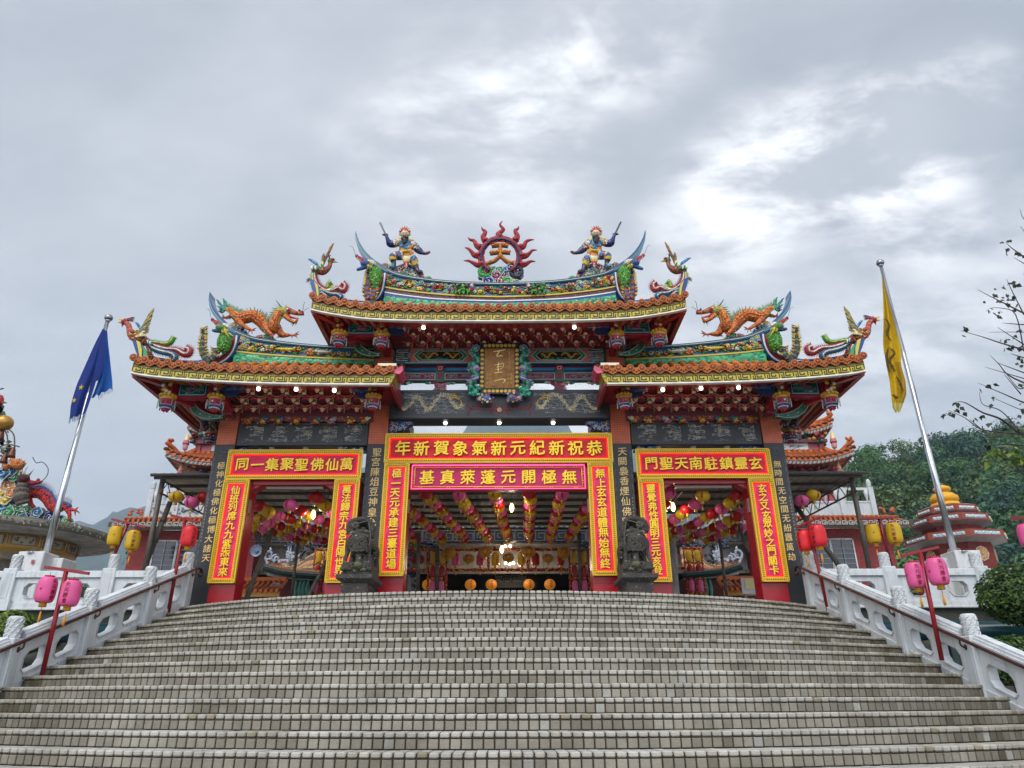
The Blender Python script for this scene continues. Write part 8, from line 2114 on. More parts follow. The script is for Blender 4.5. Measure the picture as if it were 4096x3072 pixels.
 for z0, half, up, inn, zt in ((9.58, 1.84, .34, 1.15, 10.22), (10.85, 1.45, .30, .25, 11.75)):
  r = MB(); f = MB()
  for q in range(4):
   R_ = Matrix.Rotation(q * pi / 2, 3, 'Z')
   G = lambda x, y, z: Vector((cx, cy, 0)) + R_ @ Vector((x, y, z))
   n = int(half * 2 / .2); L = []
   for i in range(n + 1):
    u = -1 + 2 * i / n; e = z0 + up * abs(u) ** 2.4; oh = half * (1 + .05 * abs(u) ** 3)
    xe = u * oh; xt_ = max(-inn, min(inn, xe)); yt = inn if abs(xe) <= inn else max(inn, abs(xe) * .86); k = 0 if abs(xe) <= inn else (abs(xe) - inn) / (oh - inn)
    a = G(xe, -oh, e + .16); b = G(xt_ if k == 0 else xe * (1 - .0) if False else (inn + (oh - inn) * k * .9) * (1 if u > 0 else -1), -(inn + (oh - inn) * k * .9), zt + (e + .2 - zt) * k); L.append((a, b))
    m = a.lerp(b, .5) - Vector((0, 0, .10 * (1 - k)))
    c = vary('#b0602e', .2, rr)
    r.tube(smooth([a, m, b], 2), .06, 7, c); r.blob(a, .075, vary('#8a4522', .2, rr), 7, 5)
    if i < n:
     u2 = u + 1 / n; e2 = z0 + up * abs(u2) ** 2.4; p = G(u2 * oh, -oh - .01, e2 + .12); d = R_ @ Vector((.08, 0, 0))
     r.prism([p - d, p + d, p + d * .7 + Vector((0, 0, -.1)), p + Vector((0, 0, -.14)), p - d * .7 + Vector((0, 0, -.1))], R_ @ Vector((0, .02, 0)), vary('#a8562c', .2, rr))
   for (a, b), (a2, b2) in zip(L, L[1:]): r.add([a, a2, b2, b, ], [(0, 1, 2, 3)], '#7a3c1e')
   for i in range(24):
    u0, u1 = -1 + 2 * i / 24, -1 + 2 * (i + 1) / 24; e0, e1 = z0 + up * abs(u0) ** 2.4, z0 + up * abs(u1) ** 2.4; o0 = half * (1 + .05 * abs(u0) ** 3) - .04; o1 = half * (1 + .05 * abs(u1) ** 3) - .04
    f.bar(G(u0 * o0, -o0, e0 - .03), G(u1 * o1, -o1, e1 - .03), .05, .17, '#8d8a84'); f.bar(G(u0 * o0 * .99, -o0 - .028, e0 - .03 + .03), G(u1 * o1 * .99, -o1 - .028, e1 + .0), .01, .03, '#3a2c2c')
    f.bar(G(u0 * o0, -o0 - .028, e0 - .09), G((u0 + u1) / 2 * o0, -o0 - .028, e0 - .09), .01, .03, '#3a2c2c'); f.bar(G((u0 + u1) / 2 * o0, -o0 - .028, e0 - .09), G((u0 + u1) / 2 * o0, -o0 - .028, e0 + .0), .01, .03, '#3a2c2c', up=(1, 0, 0))
    f.add([G(u0 * o0, -o0, e0 - .08), G(u1 * o1, -o1, e1 - .08), G(u1 * 1.1, -1.1, z0 - .1), G(u0 * 1.1, -1.1, z0 - .1)], [(0, 1, 2, 3)], '#7a2a24' if i % 2 else '#a05a34')
   hp = smooth([G(inn, -inn, zt + .08), G(inn + (half - inn) * .5, -inn - (half - inn) * .5, zt - (zt - z0) * .5 + .1), G(half * .95, -half * .95, z0 + up + .26), G(half * 1.06, -half * 1.06, z0 + up + .42)], 4)
   r.tube(hp, .085, 7, '#a8562c')
   for k in range(9): r.blob(hp[-3] + Vector((rr.uniform(-.1, .1), rr.uniform(-.1, .1), rr.uniform(.05, .22))), .06, vary('#b0602e', .25, rr), 6, 4)
  if inn < .5: r.tube([(cx - 1.0, cy, zt), (cx, cy, zt - .06), (cx + 1.0, cy, zt + .02)], .10, 8, '#a8562c'); r.blob((cx + .95, cy, zt + .14), (.1, .1, .16), '#a8562c'); r.blob((cx - .95, cy, zt + .14), (.1, .1, .16), '#a8562c')
  o = r.build('roof', M['rooftile'], tw); f.build('eave_fret', M['paint'], o)
for sx, nm in SIDES: side_building(sx, nm)
def wing(sx, nm):
 rr = random.Random(150); t = thing('wing_hall', 'low wing hall with swept grey tiled roof and green gutter seen through the %s passage' % nm, 'temple wing', (sx * 6, 23, ZT_), 'wing halls')
 def z(x, y, Y): p = ZB(x, y, Y); return Vector((p.x if sx < 0 else -p.x, p.y, p.z))
 r = MB()
 eave = [(360, 1085), (470, 1105), (555, 1118), (625, 1135), (700, 1150), (780, 1158), (840, 1163), (905, 1170), (965, 1178), (1030, 1185), (1100, 1190)]
 top = [(380, 1050), (520, 1062), (600, 1070), (680, 1075), (790, 1040), (870, 985), (935, 920), (990, 880), (1040, 860), (1110, 850), (1180, 850)]
 es, ts = smooth([z(x, y, 21.9) for x, y in eave], 2), smooth([z(x, y, 23.6) for x, y in top], 2); L = []
 for i, (a, b) in enumerate(zip(es, ts)):
  m = a.lerp(b, .5) - Vector((0, 0, .12)); pts = smooth([a, m, b], 4); L.append(pts)
  cols = [vary(c, .2, rr) for c in (('#b0885a', '#6a5444', '#a89070', '#8a6a50') if i > 4 else ('#a86a30', '#b07a40'))]
  r.tube(pts, [.07, .062] * 4 + [.07], 7, cols=cols); r.blob(a, .085, '#9a5a2a', 7, 5)
 r.sheet([[q - Vector((0, 0, .04)) for q in l] for l in L], '#5a4a40'); r.build('roof', M['rooftile'], t)
 rc = MB(); c = smooth([z(x, y, 23.5) for x, y in ((395, 1035), (480, 1060), (600, 1062), (700, 1052), (790, 1015), (870, 950), (950, 860), (1010, 790))], 5)
 for d, col, h in ((0, '#a8a4a0', .09), (.085, '#8a4a50', .07), (.15, '#b4b0ac', .06)):
  for p, q in zip(c, c[1:]): rc.bar(p + Vector((0, 0, d)), q + Vector((0, 0, d)), .16, h, col)
 rc.build('ridge_coping', M['paint'], t)
 sc = MB()
 for pts in (((355, 1000), (340, 930), (380, 880), (430, 890), (420, 940), (390, 940)), ((400, 880), (420, 850), (410, 820)), ((420, 990), (450, 940), (510, 915)), ((380, 1050), (360, 1000), (400, 980), (450, 1000), (470, 1040)), ((480, 1020), (480, 965), (510, 955), (525, 985), (500, 995)), ((540, 1040), (530, 1000), (560, 1030))): sc.tube(smooth([z(x, y, 23.3) for x, y in pts], 4), [.05, .045, .02], 6, '#8a93a4')
 for k in range(26): sc.blob(z(690 + rr.uniform(-45, 45), 950 + rr.uniform(-70, 80), 23.3), (.06, .05, .06), vary('#8a93a0', .35, rr), 6, 4)
 for x in (660, 690): sc.spike(z(x, 900, 23.3), (0, 0, .28), .05, '#7f8898')
 sc.build('scroll_ornament', M['gloss'], t)
 g = MB(); gp = smooth([z(x, y, 21.75) for x, y in ((325, 1100), (420, 1125), (560, 1165), (760, 1190), (990, 1208), (1120, 1215))], 4); g.tube(gp, .105, 10, '#16302f'); g.build('gutter', M['gloss'], t)
 f = MB(); fp = smooth([z(x, y, 22.0) for x, y in ((375, 1185), (560, 1215), (830, 1245), (990, 1250), (1120, 1252))], 4)
 for p, q in zip(fp, fp[1:]): f.bar(p, q, .1, .1, '#a8aaa6'); f.bar(p + Vector((0, .2, .1)), q + Vector((0, .2, .1)), .4, .06, '#2a1c1c')
 f.build('eave_board', M['paint'], t)
 w = MB(); a, b = z(560, 1240, 22.4), z(1120, 1250, 22.4); w.box(a.x, b.x, 22.4, 22.6, ZT_, a.z + .05, '#5a1e20'); a2 = z(720, 1300, 22.38); w.box(a2.x, b.x, 22.36, 22.4, a2.z - .35, a2.z, '#6a2a26'); w.box(a.x, b.x, 22.6, 24, ZT_, a.z, '#3a1416')
 w.build('wall', M['brick'], t)
 for x in (750, 808, 860, 915):
  p = z(x, 1500, 22.1); k = MB(); k.lathe((p.x, 22.1, p.z - .12), [(.05, 0), (.075, .04), (.05, .1), (.09, .3), (.08, .4), (.05, .55), (.07, .62)], 12, '#1f6a60'); k.build('baluster', M['gloss'], t)
 # small tiled kiosk roof lower down
 q = thing('kiosk', 'small tiled kiosk at the outer side of the %s passage' % nm, 'kiosk', (sx * 6.6, 20, ZT_), 'kiosks')
 a, b = ZB(20, 1300, 20), ZB(600, 1315, 20); xa, xb = (a.x, b.x) if sx < 0 else (-a.x, -b.x)
 k = MB(); tile_band(k, (xa, 20.2, a.z + .05), (xb, 20.2, a.z + .05), (0, -.5, 0), .28, rr, r=.045, col='#b8622e'); k.bar((xa, 20.2, a.z + .1), (xb, 20.2, a.z + .1), .12, .12, '#b8622e'); k.build('roof', M['rooftile'], q)
 k = MB(); k.box(xa, xb, 19.72, 19.78, a.z - .42, a.z - .26, '#b8862e'); k.box(xa, xb, 19.8, 21, a.z - .48, a.z - .42, '#4a3a34')
 for pts in [((xb, .0), (xb - sx * -.18, .04), (xb - sx * -.26, -.1), (xb - sx * -.14, -.22), (xb - sx * -.05, -.3))]:
  for d in range(3): k.tube(smooth([Vector((x - sx * -.0 + d * .03 * -sx, 19.75, a.z - .1 + z_ - d * .05)) for x, z_ in pts], 3), .016, 5, '#8a8a90')
 k.build('eave_board', M['paint'], q)
 k = MB(); k.box(xa, xb, 20.3, 21.2, ZT_, a.z - .4, '#3a1214'); k.box(min(xa, xb) + .3, max(xa, xb) - .3, 20.25, 20.3, ZT_, a.z - .6, '#20262c'); k.build('wall', M['paint'], q)
for sx, nm in SIDES: wing(sx, nm)
ls = thing('loudspeaker', 'grey horn loudspeaker on the brick wall in the left passage', 'loudspeaker', tuple(ZB(225, 868, 23.4)))
k = MB(); c = ZB(225, 868, 23.4); AX = Matrix.Rotation(pi / 2, 3, 'X'); k.lathe(c, [(.05, -.2), (.07, -.12), (.11, -.04), (.19, .04), (.2, .05), (.18, .045), (.06, -.05), (.05, .0), (.0, .02)], 18, '#5f6f86', ax=AX); k.build('horn', M['gloss'], ls)
nb = thing('notice_board', 'pale notice board with yellow sheet behind the right passage post', 'notice board', tuple(zb2(1270, 1370, 19)))
k = MB(); a, b = zb2(1205, 1480, 19), zb2(1420, 1260, 19); k.box(a.x, b.x, 19, 19.04, a.z, b.z, '#a8acb4'); k.build('board', M['paint'], nb)
k = MB(); a, b = zb2(1245, 1415, 18.99), zb2(1400, 1270, 18.99); k.box(a.x, b.x, 18.985, 18.996, a.z, b.z, '#b8b07a'); k.build('paper', M['paint'], nb)
k = MB(); a, b = zb2(1240, 1600, 19.05), zb2(1258, 1480, 19.05); k.box(a.x, b.x, 19.02, 19.06, ZT_, b.z, '#6a6a6a'); k.build('leg', M['iron'], nb)
pf = thing('stone_column', 'pale grey stone column with gold inscription left of the right passage rack', 'column', tuple(zb2(215, 1500, 21.2)))
a = zb2(215, 1160, 21.2); k = MB(); k.lathe((a.x, 21.2, ZT_), [(.24, 0), (.2, .1), (.19, a.z - ZT_ - .1), (.22, a.z - ZT_), (.22, 3.2)], 18, '#9a989a'); k.build('shaft', M['concrete'], pf)
def pagoda():
 t = thing('octagonal_pagoda', 'red octagonal pagoda tower topped by a yellow gourd on the right', 'pagoda', (17.66, 28, ZT_)); cx, cy = 17.66, 28.0; rr = random.Random(160); A0 = pi / 8
 def oct_(mb, z0, z1, r0, r1, col): mb.lathe((cx, cy, 0), [(r0, z0), (r1, z1)], 8, col, sm=False, ax=None if True else None)
 b = MB(); B = '#6c2620'
 Rz = Matrix.Rotation(A0 + .15, 3, 'Z')
 for z0, z1, r in ((ZT_, 7.15, 1.28), (7.3, 7.9, 1.08), (8.05, 8.3, .86)): b.lathe((cx, cy, 0), [(r, z0), (r, z1)], 8, B, sm=False, ax=Rz)
 b.lathe((cx, cy, 0), [(1.7, ZT_), (1.7, 5.45), (1.62, 5.75), (1.62, 5.95)], 8, B, sm=False, ax=Rz); b.build('body', M['brick'], t)
 for zb, zt, ro, ri in ((7.10, 7.35, 1.82, 1.28), (7.80, 8.05, 1.46, 1.08), (8.22, 8.46, 1.12, .86)):
  e = MB(); e.lathe((cx, cy, 0), [(ri, zb - .12), (ro * .97, zb), (ro, zb), (ro, zt), (ro * .96, zt + .02), (ri, zt + .1)], 8, ['#8d8f8e', '#8d8f8e', '#78301f', '#78301f', '#6c2a20'], sm=False, ax=Rz)
  for q in range(8):
   a = A0 + .15 + q * pi / 4; a2 = a + pi / 4; p0 = Vector((cx + ro * cos(a), cy + ro * sin(a), 0)); p1 = Vector((cx + ro * cos(a2), cy + ro * sin(a2), 0)); m = (p0 + p1) / 2; o = (m - Vector((cx, cy, 0))).normalized() * .006; Z = lambda z: Vector((0, 0, z))
   s0, s1 = p0.lerp(p1, .12) + o, p0.lerp(p1, .88) + o; zm = (zb + zt) / 2; e.bar(s0 + Z(zm), s1 + Z(zm), .012, .12, '#86a9bd')
   for k in range(7): e.blob(s0.lerp(s1, (k + .5) / 7) + o + Z(zm), (.05, .03, .05) if k % 2 == 0 else (.06, .02, .025), '#c9c4b4' if k % 2 == 0 else '#b8c4c4', 7, 4);
   for k in range(0, 7, 2): e.blob(s0.lerp(s1, (k + .5) / 7) + o * 5 + Z(zm), .02, '#c9a04a', 5, 4)
  e.build('eave_tier', M['paint'], t)
 for q in range(8):
  a = A0 + .15 + q * pi / 4 + pi / 8; d = Vector((cos(a), sin(a), 0)); c = Vector((cx, cy, 6.55)) + d * (1.28 * cos(pi / 8) + .01); k = MB(); Q = d.to_track_quat('Z', 'Y').to_matrix()
  k.lathe(c, [(.28, 0), (.28, .02)], 8, '#b4b2a4', ax=Q, sm=False); k.lathe(c, [(.24, .02), (.22, .035), (.05, .03)], 16, '#b8813a', ax=Q); k.lathe(c, [(.07, .03), (.05, .06)], 10, '#9aa0a0', ax=Q)
  for j in range(10): an = j * pi / 5; k.bar(c + Q @ Vector((.08 * cos(an), .08 * sin(an), .04)), c + Q @ Vector((.22 * cos(an), .22 * sin(an), .04)), .015, .012, '#d8c090')
  k.build('medallion', M['paint'], t)
 g = MB(); Y_ = '#c8941a'
 g.lathe((cx, cy, 8.48), [(.66, 0), (.62, .1), (.5, .26)], 8, Y_, sm=False, ax=Rz); g.lathe((cx, cy, 8.7), [(.3, 0), (.48, .06), (.53, .18), (.5, .3), (.36, .42), (.2, .47), (.2, .5), (.3, .54), (.33, .62), (.28, .7), (.14, .76), (.1, .78)], 20, Y_); g.lathe((cx, cy, 9.46), [(.09, 0), (.09, .1), (.05, .12)], 10, '#5a5a3a'); g.build('gourd_finial', M['concrete2'], t)
M['concrete2'] = mat('worn_yellow_paint', 0.6, namp=0.15, nscale=4, extra=streaks(0.6, '#3a3018', 6, 1.0, 0.55, 0.75))
pagoda()
def pavilion():
 cx, cy, R, z0 = -13.0, 19.2, 2.3, 5.5
 t = thing('round_pavilion', 'round grey pavilion roof on a stout column at the left edge', 'pavilion', (cx, cy, ZT_)); rr = random.Random(170)
 r = MB(); r.lathe((cx, cy, z0), [(.4, .02), (R * .93, .0), (R, .04), (R, .26), (R * .97, .28), (.4, .5)], 56, ['#8a8882', '#8a8882', '#5c5a55', '#3a3a38', '#6a6862']); r.build('roof_slab', M['concrete'], t)
 f = MB(); f.lathe((cx, cy, z0), [(R * .99, .05), (R + .004, .05), (R + .004, .25), (R * .99, .25)], 56, '#5f5c52')
 for k in range(70):
  a = -2.6 + k * .045 * 1.2; p = Vector((cx + R * cos(a), cy + R * sin(a), z0 + .15)); d = Vector((cos(a), sin(a), 0))
  if k % 12 == 0: f.bar(p + d * .006 - Vector((0, 0, .1)), p + d * .006 + Vector((0, 0, .1)), .02, .02, '#7a7460', up=(1, 0, 0)); continue
  for q in range(4): f.blob(p + d * .004 + Vector((rr.uniform(-.03, .03), 0, rr.uniform(-.07, .07))), (.025, .025, .03), vary(rr.choice(['#7a7464', '#8a8270', '#5f6258', '#6a5f4a', '#4f5a58']), .2, rr), 5, 3)
 f.build('frieze', M['paint'], t)
 b = MB()
 b.lathe((cx, cy, z0 - .35), [(R * .58, .0), (R * .60, .04), (R * .60, .36), (R * .58, .37)], 40, ['#9a7a34', '#a8843a', '#9a7a34']); b.lathe((cx, cy, z0 - .42), [(.3, 0), (.42, .1), (.4, .42)], 20, '#8d8a86'); b.build('ring_beam', M['paint'], t)
 pn = MB()
 for k in range(9):
  a = -2.9 + k * .5; p = Vector((cx + R * .605 * cos(a), cy + R * .605 * sin(a), z0 - .16)); tn = Vector((-sin(a), cos(a), 0)); d = Vector((cos(a), sin(a), 0))
  pn.obox(p, tn * .27, d * .012, Vector((0, 0, .12)), '#6a6454'); pn.obox(p + d * .008, tn * .24, d * .01, Vector((0, 0, .10)), '#8a8470')
  for q in range(10): pn.blob(p + d * .02 + tn * rr.uniform(-.2, .2) + Vector((0, 0, rr.uniform(-.07, .07))), (.04, .02, .03), vary(rr.choice(['#5a5a4a', '#3f5a5a', '#7a5a3a']), .2, rr), 5, 3)
  for q in range(3): pn.tube([p + d * .02 + tn * (.34 + q * .03) + Vector((0, 0, .12 - j * .06 + .0)) + tn * .02 * (j % 2) for j in range(5)], .012, 4, ['#b8a070', '#3a5a7a', '#b8863a'][q])
 pn.build('painted_panel', M['paint'], t)
 for a, rr_ in ((-.62, .62), (2.4, .62), (3.6, .6)):
  k = MB(); x, y = cx + R * rr_ * cos(a) * .8, cy + R * rr_ * sin(a) * .8; k.lathe((x, y, ZT_), [(.25, 0), (.23, 2.0), (.24, z0 - ZT_)], 20, '#8f8c84'); k.build('column', M['concrete'], t)
 q = MB(); p = ZD(310, 1500, 17.9); [stamp(q, c, (p.x + .05, 17.9, p.z + .12 - i * .18), (1, 0, 0), (0, 0, 1), .14, '#b08a3a', .01) for i, c in enumerate('金山')]
 q.build('lettering', M['gold'], t)
 # dragon and clouds on top
 d = thing('dragon_sculpture', 'red dragon with blue comb crouching among colourful clouds on the round pavilion', 'dragon', tuple(ZD(300, 1180, 18.3))); m = MB(); z = lambda x, y, dd=0: ZD(x, y, 18.2 + dd)
 c = smooth([z(215, 965, -.1), z(270, 965), z(330, 970), z(390, 1010), z(430, 1075), z(470, 1100), z(520, 1085), z(560, 1095)], 5); rs = resample([.13, .15, .15, .15, .14, .12, .10, .06], len(c)); m.tube(c, rs, 9, cols=['#a81f24', '#8e1a20', '#b02a28'])
 for i, p in enumerate(c):
  m.spike(p + Vector((.02, 0, rs[i] * .9)), (.05, 0, .2), .03, '#9aa0a8'); m.blob(p + Vector((.03, 0, rs[i] * .95)), (.07, .06, .06), '#1f4a8a', 6, 4)
  for q_ in range(3): m.blob(p + Vector((rr.uniform(-.08, .08), -rs[i] * .9, rr.uniform(-.1, .1))), (.03, .015, .025), rr.choice(['#b83a2a', '#8e1a24', '#2a2a4a']), 5, 3)
 m.tube(smooth([z(515, 1075), z(560, 1100), z(610, 1110), z(625, 1115)], 3), [.09, .06, .04, .03], 7, '#b0222a')
 for e in ((650, 1088), (660, 1140), (622, 1160)): m.tube(smooth([z(620, 1112), z((620 + e[0]) / 2, (1112 + e[1]) / 2 - 4), z(*e)], 3), [.03, .022, .004], 5, '#a83a34')
 m.tube(smooth([z(560, 1110), z(575, 1150), z(570, 1200)], 3), [.07, .05, .04], 7, '#a81f24')
 m.tube(smooth([z(240, 1020), z(255, 1060), z(285, 1090)], 3), [.08, .06, .04], 7, '#a81f24')
 m.tube(smooth([z(190, 1060, -.3), z(175, 1000, -.35), z(180, 940, -.3), z(190, 880, -.3)], 4), [.16, .18, .16, .12], 10, cols=['#4a4238', '#6a6250', '#3a2a2a'])
 m.blob(z(195, 850, -.35), (.16, .14, .13), '#4a1a1e', 9, 6, jit=.1); m.tube(smooth([z(205, 870, -.3), z(260, 885, -.25), z(320, 880, -.2), z(350, 870, -.2)], 3), [.09, .07, .05, .02], 7, '#8e1f28'); m.blob(z(315, 862, -.2), .05, '#8e1f28', 6, 4)
 for k in range(16): m.spike(z(195 + rr.uniform(-40, 40), 830, -.3), (rr.uniform(-.12, .14), 0, rr.uniform(.08, .3)), .022, rr.choice(['#c9c4b4', '#c9a84a', '#2a3a6a', '#b0b0b0']))
 m.tube(smooth([z(350, 868, -.2), z(390, 820, -.2), z(395, 760, -.2), z(350, 712, -.2), z(300, 718, -.2), z(270, 672, -.2)], 5), .012, 5, '#4a4a4e')
 m.tube(smooth([z(40, 760), z(110, 720), z(160, 745), z(190, 700)], 4), [.12, .14, .12, .04], 8, '#b86a24')
 for k in range(30): m.spike(z(50 + k * 5, 742 - 25 * sin(k * .11), 0), (rr.uniform(-.0, .1), 0, rr.uniform(.06, .16)), .022, rr.choice(['#1f6a4a', '#2a4a3a', '#7a3a2a', '#8a8a6a']))
 m.build('body', M['glaze'], d)
 cl = MB()
 for x, y, r_, ci, f_ in ((20, 800, .22, 4, 1), (80, 790, .2, 4, -1), (110, 830, .16, 0, 1), (60, 910, .22, 3, 1), (90, 960, .18, 3, -1), (40, 1000, .24, 5, 1), (20, 1080, .22, 4, 1), (90, 1060, .16, 2, 1), (60, 1130, .2, 0, -1), (120, 1100, .16, 0, 1), (160, 1155, .2, 0, 1), (215, 1110, .16, 0, -1), (240, 1150, .2, 2, 1), (300, 1130, .17, 4, -1), (300, 1180, .2, 2, 1), (360, 1170, .2, 4, 1), (405, 1165, .16, 2, -1), (440, 1200, .18, 4, 1), (490, 1195, .15, 4, -1), (540, 1200, .12, 7, 1), (590, 1240, .10, 7, -1), (640, 1262, .08, 7, 1), (180, 1180, .16, 4, -1)):
  scroll(cl, z(x, y, rr.uniform(-.1, .2)), r_ * .85, CLD[ci], rr, thick=.2, flip=f_)
 cl.build('cloud_base', M['glaze'], d)
pavilion()
# ================================================================ plants and far vegetation
def leaf_cloud(mb, c, rad, n, size, cols, rr, shell=.55):
 c = Vector(c)
 for _ in range(n):
  d = Vector((rr.gauss(0, 1), rr.gauss(0, 1), rr.gauss(0, 1))).normalized(); k = shell + (1 - shell) * rr.random()
  p = c + Vector((d.x * rad[0], d.y * rad[1], d.z * rad[2])) * k
  nn = (d + Vector((rr.uniform(-.7, .7), rr.uniform(-.7, .7), rr.uniform(-.2, .9)))).normalized(); u = nn.orthogonal().normalized(); u = Matrix.Rotation(rr.uniform(0, 6.28), 3, nn) @ u; w = nn.cross(u); s = size * rr.uniform(.6, 1.3)
  mb.add([p - u * s, p + w * s * .45 + nn * s * .12, p + u * s, p - w * s * .45 + nn * s * .12], [(0, 1, 2, 3)], vary(rr.choice(cols), .25, rr))
def bush(lab, c, rad, n, size, cols, seed):
 rr = random.Random(seed); t = thing('clipped_bush', lab, 'bush', (c[0], c[1], 0)); b = MB(); b.blob(c, [r * .82 for r in rad], '#16240f', 14, 9, jit=.06, rr=rr); leaf_cloud(b, c, rad, n, size, cols, rr, .86); b.build('foliage', M['leaf'], t)
 s = MB(); s.tube([(c[0], c[1], -.02), (c[0] + .03, c[1], c[2])], [.06, .04], 7, '#3a2c20'); s.build('stem', M['bark'], t)
BG = ['#2f4a1c', '#3f5f24', '#24401a', '#4a6a2a', '#58702c']
bush('large round clipped bush in front of the railing at the right edge', P(4075, 2385, 13.2), (.72, .6, .55), 3600, .045, BG, 1)
bush('small low bush under the teal pipe at the right edge', P(4060, 2650, 12.6), (.6, .5, .42), 2600, .04, BG, 2)
bush('round yellowish green bush behind the lowest post of the left balustrade', P(45, 2515, 13.2), (.40, .4, .34), 2200, .04, ['#4a6a24', '#6a7f2c', '#35541c', '#7a8a34'], 3)
def bare_tree():
 t = thing('bare_tree', 'nearly leafless tree reaching in from the right edge with a few dark leaves', 'tree', (8.6, 10.8, 0)); rr = random.Random(7); Y = 11.0
 z = lambda x, y, d=0: ZT(x, y, Y + d)
 tr = MB(); trunk = [Vector((9.4, 11.4, -.1)), Vector((9.35, 11.3, 2.0)), z(1240, 1480, .2), z(1230, 1200, .15), z(1210, 900, .1), z(1190, 560, .05), z(1170, 250, .0), z(1150, 40)]
 tr.tube(smooth(trunk, 4), [.16, .14, .12, .10, .08, .055, .035, .012], 9, '#4f463c'); tr.build('trunk', M['bark'], t)
 b = MB(); lv = MB()
 BR_ = [[(1235, 1440), (1050, 1425), (899, 1420), (790, 1412), (640, 1390), (540, 1320), (440, 1275)], [(870, 1415), (760, 1330), (650, 1290), (545, 1230), (490, 1225)], [(1210, 960), (1050, 935), (899, 910), (760, 870), (640, 830), (515, 795)], [(1200, 800), (1040, 745), (899, 690), (800, 640), (700, 590), (620, 548)],
 [(1205, 880), (1000, 815), (899, 805), (690, 805)], [(1220, 1200), (1040, 1160), (899, 1110), (800, 1060), (750, 1000), (695, 945)], [(1000, 1120), (899, 1085), (780, 1050), (665, 1015)], [(1225, 1320), (1050, 1280), (899, 1230), (760, 1170), (620, 1110)], [(1000, 1300), (899, 1280), (710, 1200)], [(1185, 520), (1020, 440), (899, 350), (830, 300), (790, 262)],
 [(1000, 450), (899, 390), (840, 355)], [(1235, 1520), (1050, 1500), (899, 1490), (760, 1480), (680, 1500)], [(870, 1400), (760, 1280), (650, 1240), (630, 1165)], [(900, 700), (830, 560), (795, 485)], [(899, 920), (850, 700), (760, 660), (690, 660)], [(899, 760), (770, 750)], [(1170, 330), (980, 200), (899, 120), (878, 62)], [(1175, 280), (960, 250), (880, 165)],
 [(899, 960), (820, 935)], [(899, 1140), (860, 1140), (780, 1040)], [(899, 1050), (740, 990)], [(880, 1180), (780, 1060)], [(640, 1390), (570, 1330)], [(899, 880), (740, 775)], [(790, 1412), (690, 1440), (640, 1410)], [(899, 1640), (830, 1580), (760, 1560)]]
 for k, pts in enumerate(BR_):
  c = smooth([z(x, y, .12 * sin(i + k)) for i, (x, y) in enumerate(pts)], 4); b.tube(c, resample([.024 if len(pts) > 4 else .012, .014 if len(pts) > 4 else .008, .003], len(c)), 5, '#3c3430')
 b.build('branches', M['bark'], t)
 def leaf(p, s, col, drop=-1):
  a = rr.uniform(-1.2, 1.2); d = Vector((sin(a), rr.uniform(-.4, .4), drop * cos(a))).normalized(); u = d.orthogonal().normalized(); u = (Matrix.Rotation(rr.uniform(0, 3), 3, d) @ u) * s * .42
  lv.add([p, p + d * s * .35 + u, p + d * s, p + d * s * .35 - u], [(0, 1, 2, 3)], col); b
 for x, y in ((768, 262), (805, 250), (800, 300), (790, 325), (862, 330), (885, 340), (712, 545), (720, 575), (655, 615), (765, 530), (800, 512), (820, 515), (830, 490), (845, 515), (800, 575), (755, 590), (760, 615), (810, 605), (833, 597), (798, 630), (860, 635), (692, 665), (712, 690), (748, 675), (742, 703), (850, 662), (543, 780), (515, 818), (760, 855), (812, 845), (800, 850), (845, 825), (795, 900), (815, 890), (870, 900), (860, 795), (885, 885), (860, 960), (885, 970), (858, 985), (890, 1000), (755, 995), (860, 1120), (497, 1230), (505, 1258), (460, 1285), (420, 1295), (440, 1300), (490, 1275), (540, 1285), (605, 1325), (637, 1308), (690, 1350), (645, 1365), (725, 1388), (768, 1388), (828, 1318), (650, 1450), (680, 1490), (880, 1235), (885, 1275), (875, 1400), (840, 1440), (700, 1240), (708, 1110), (715, 1195), (885, 1310), (632, 1150), (683, 1125)):
  for q in range(rr.randint(1, 4)): leaf(z(x + rr.uniform(-9, 9), y + rr.uniform(-8, 8), rr.uniform(-.1, .1)), rr.uniform(.055, .105), vary(rr.choice(['#1f3320', '#2c4020', '#2a2a22', '#1a281e']), .3, rr))
 for _ in range(46): leaf(z(rr.uniform(680, 899), rr.uniform(1490, 1590)), rr.uniform(.08, .13), vary(rr.choice(['#3f5f1c', '#5a7a22', '#2f4a1a', '#7a8a2a']), .25, rr))
 for _ in range(60): leaf(z(rr.uniform(899, 1150), rr.uniform(100, 1600), .1), rr.uniform(.08, .13), vary('#24301c', .3, rr))
 lv.build('leaves', M['leaf'], t)
bare_tree()
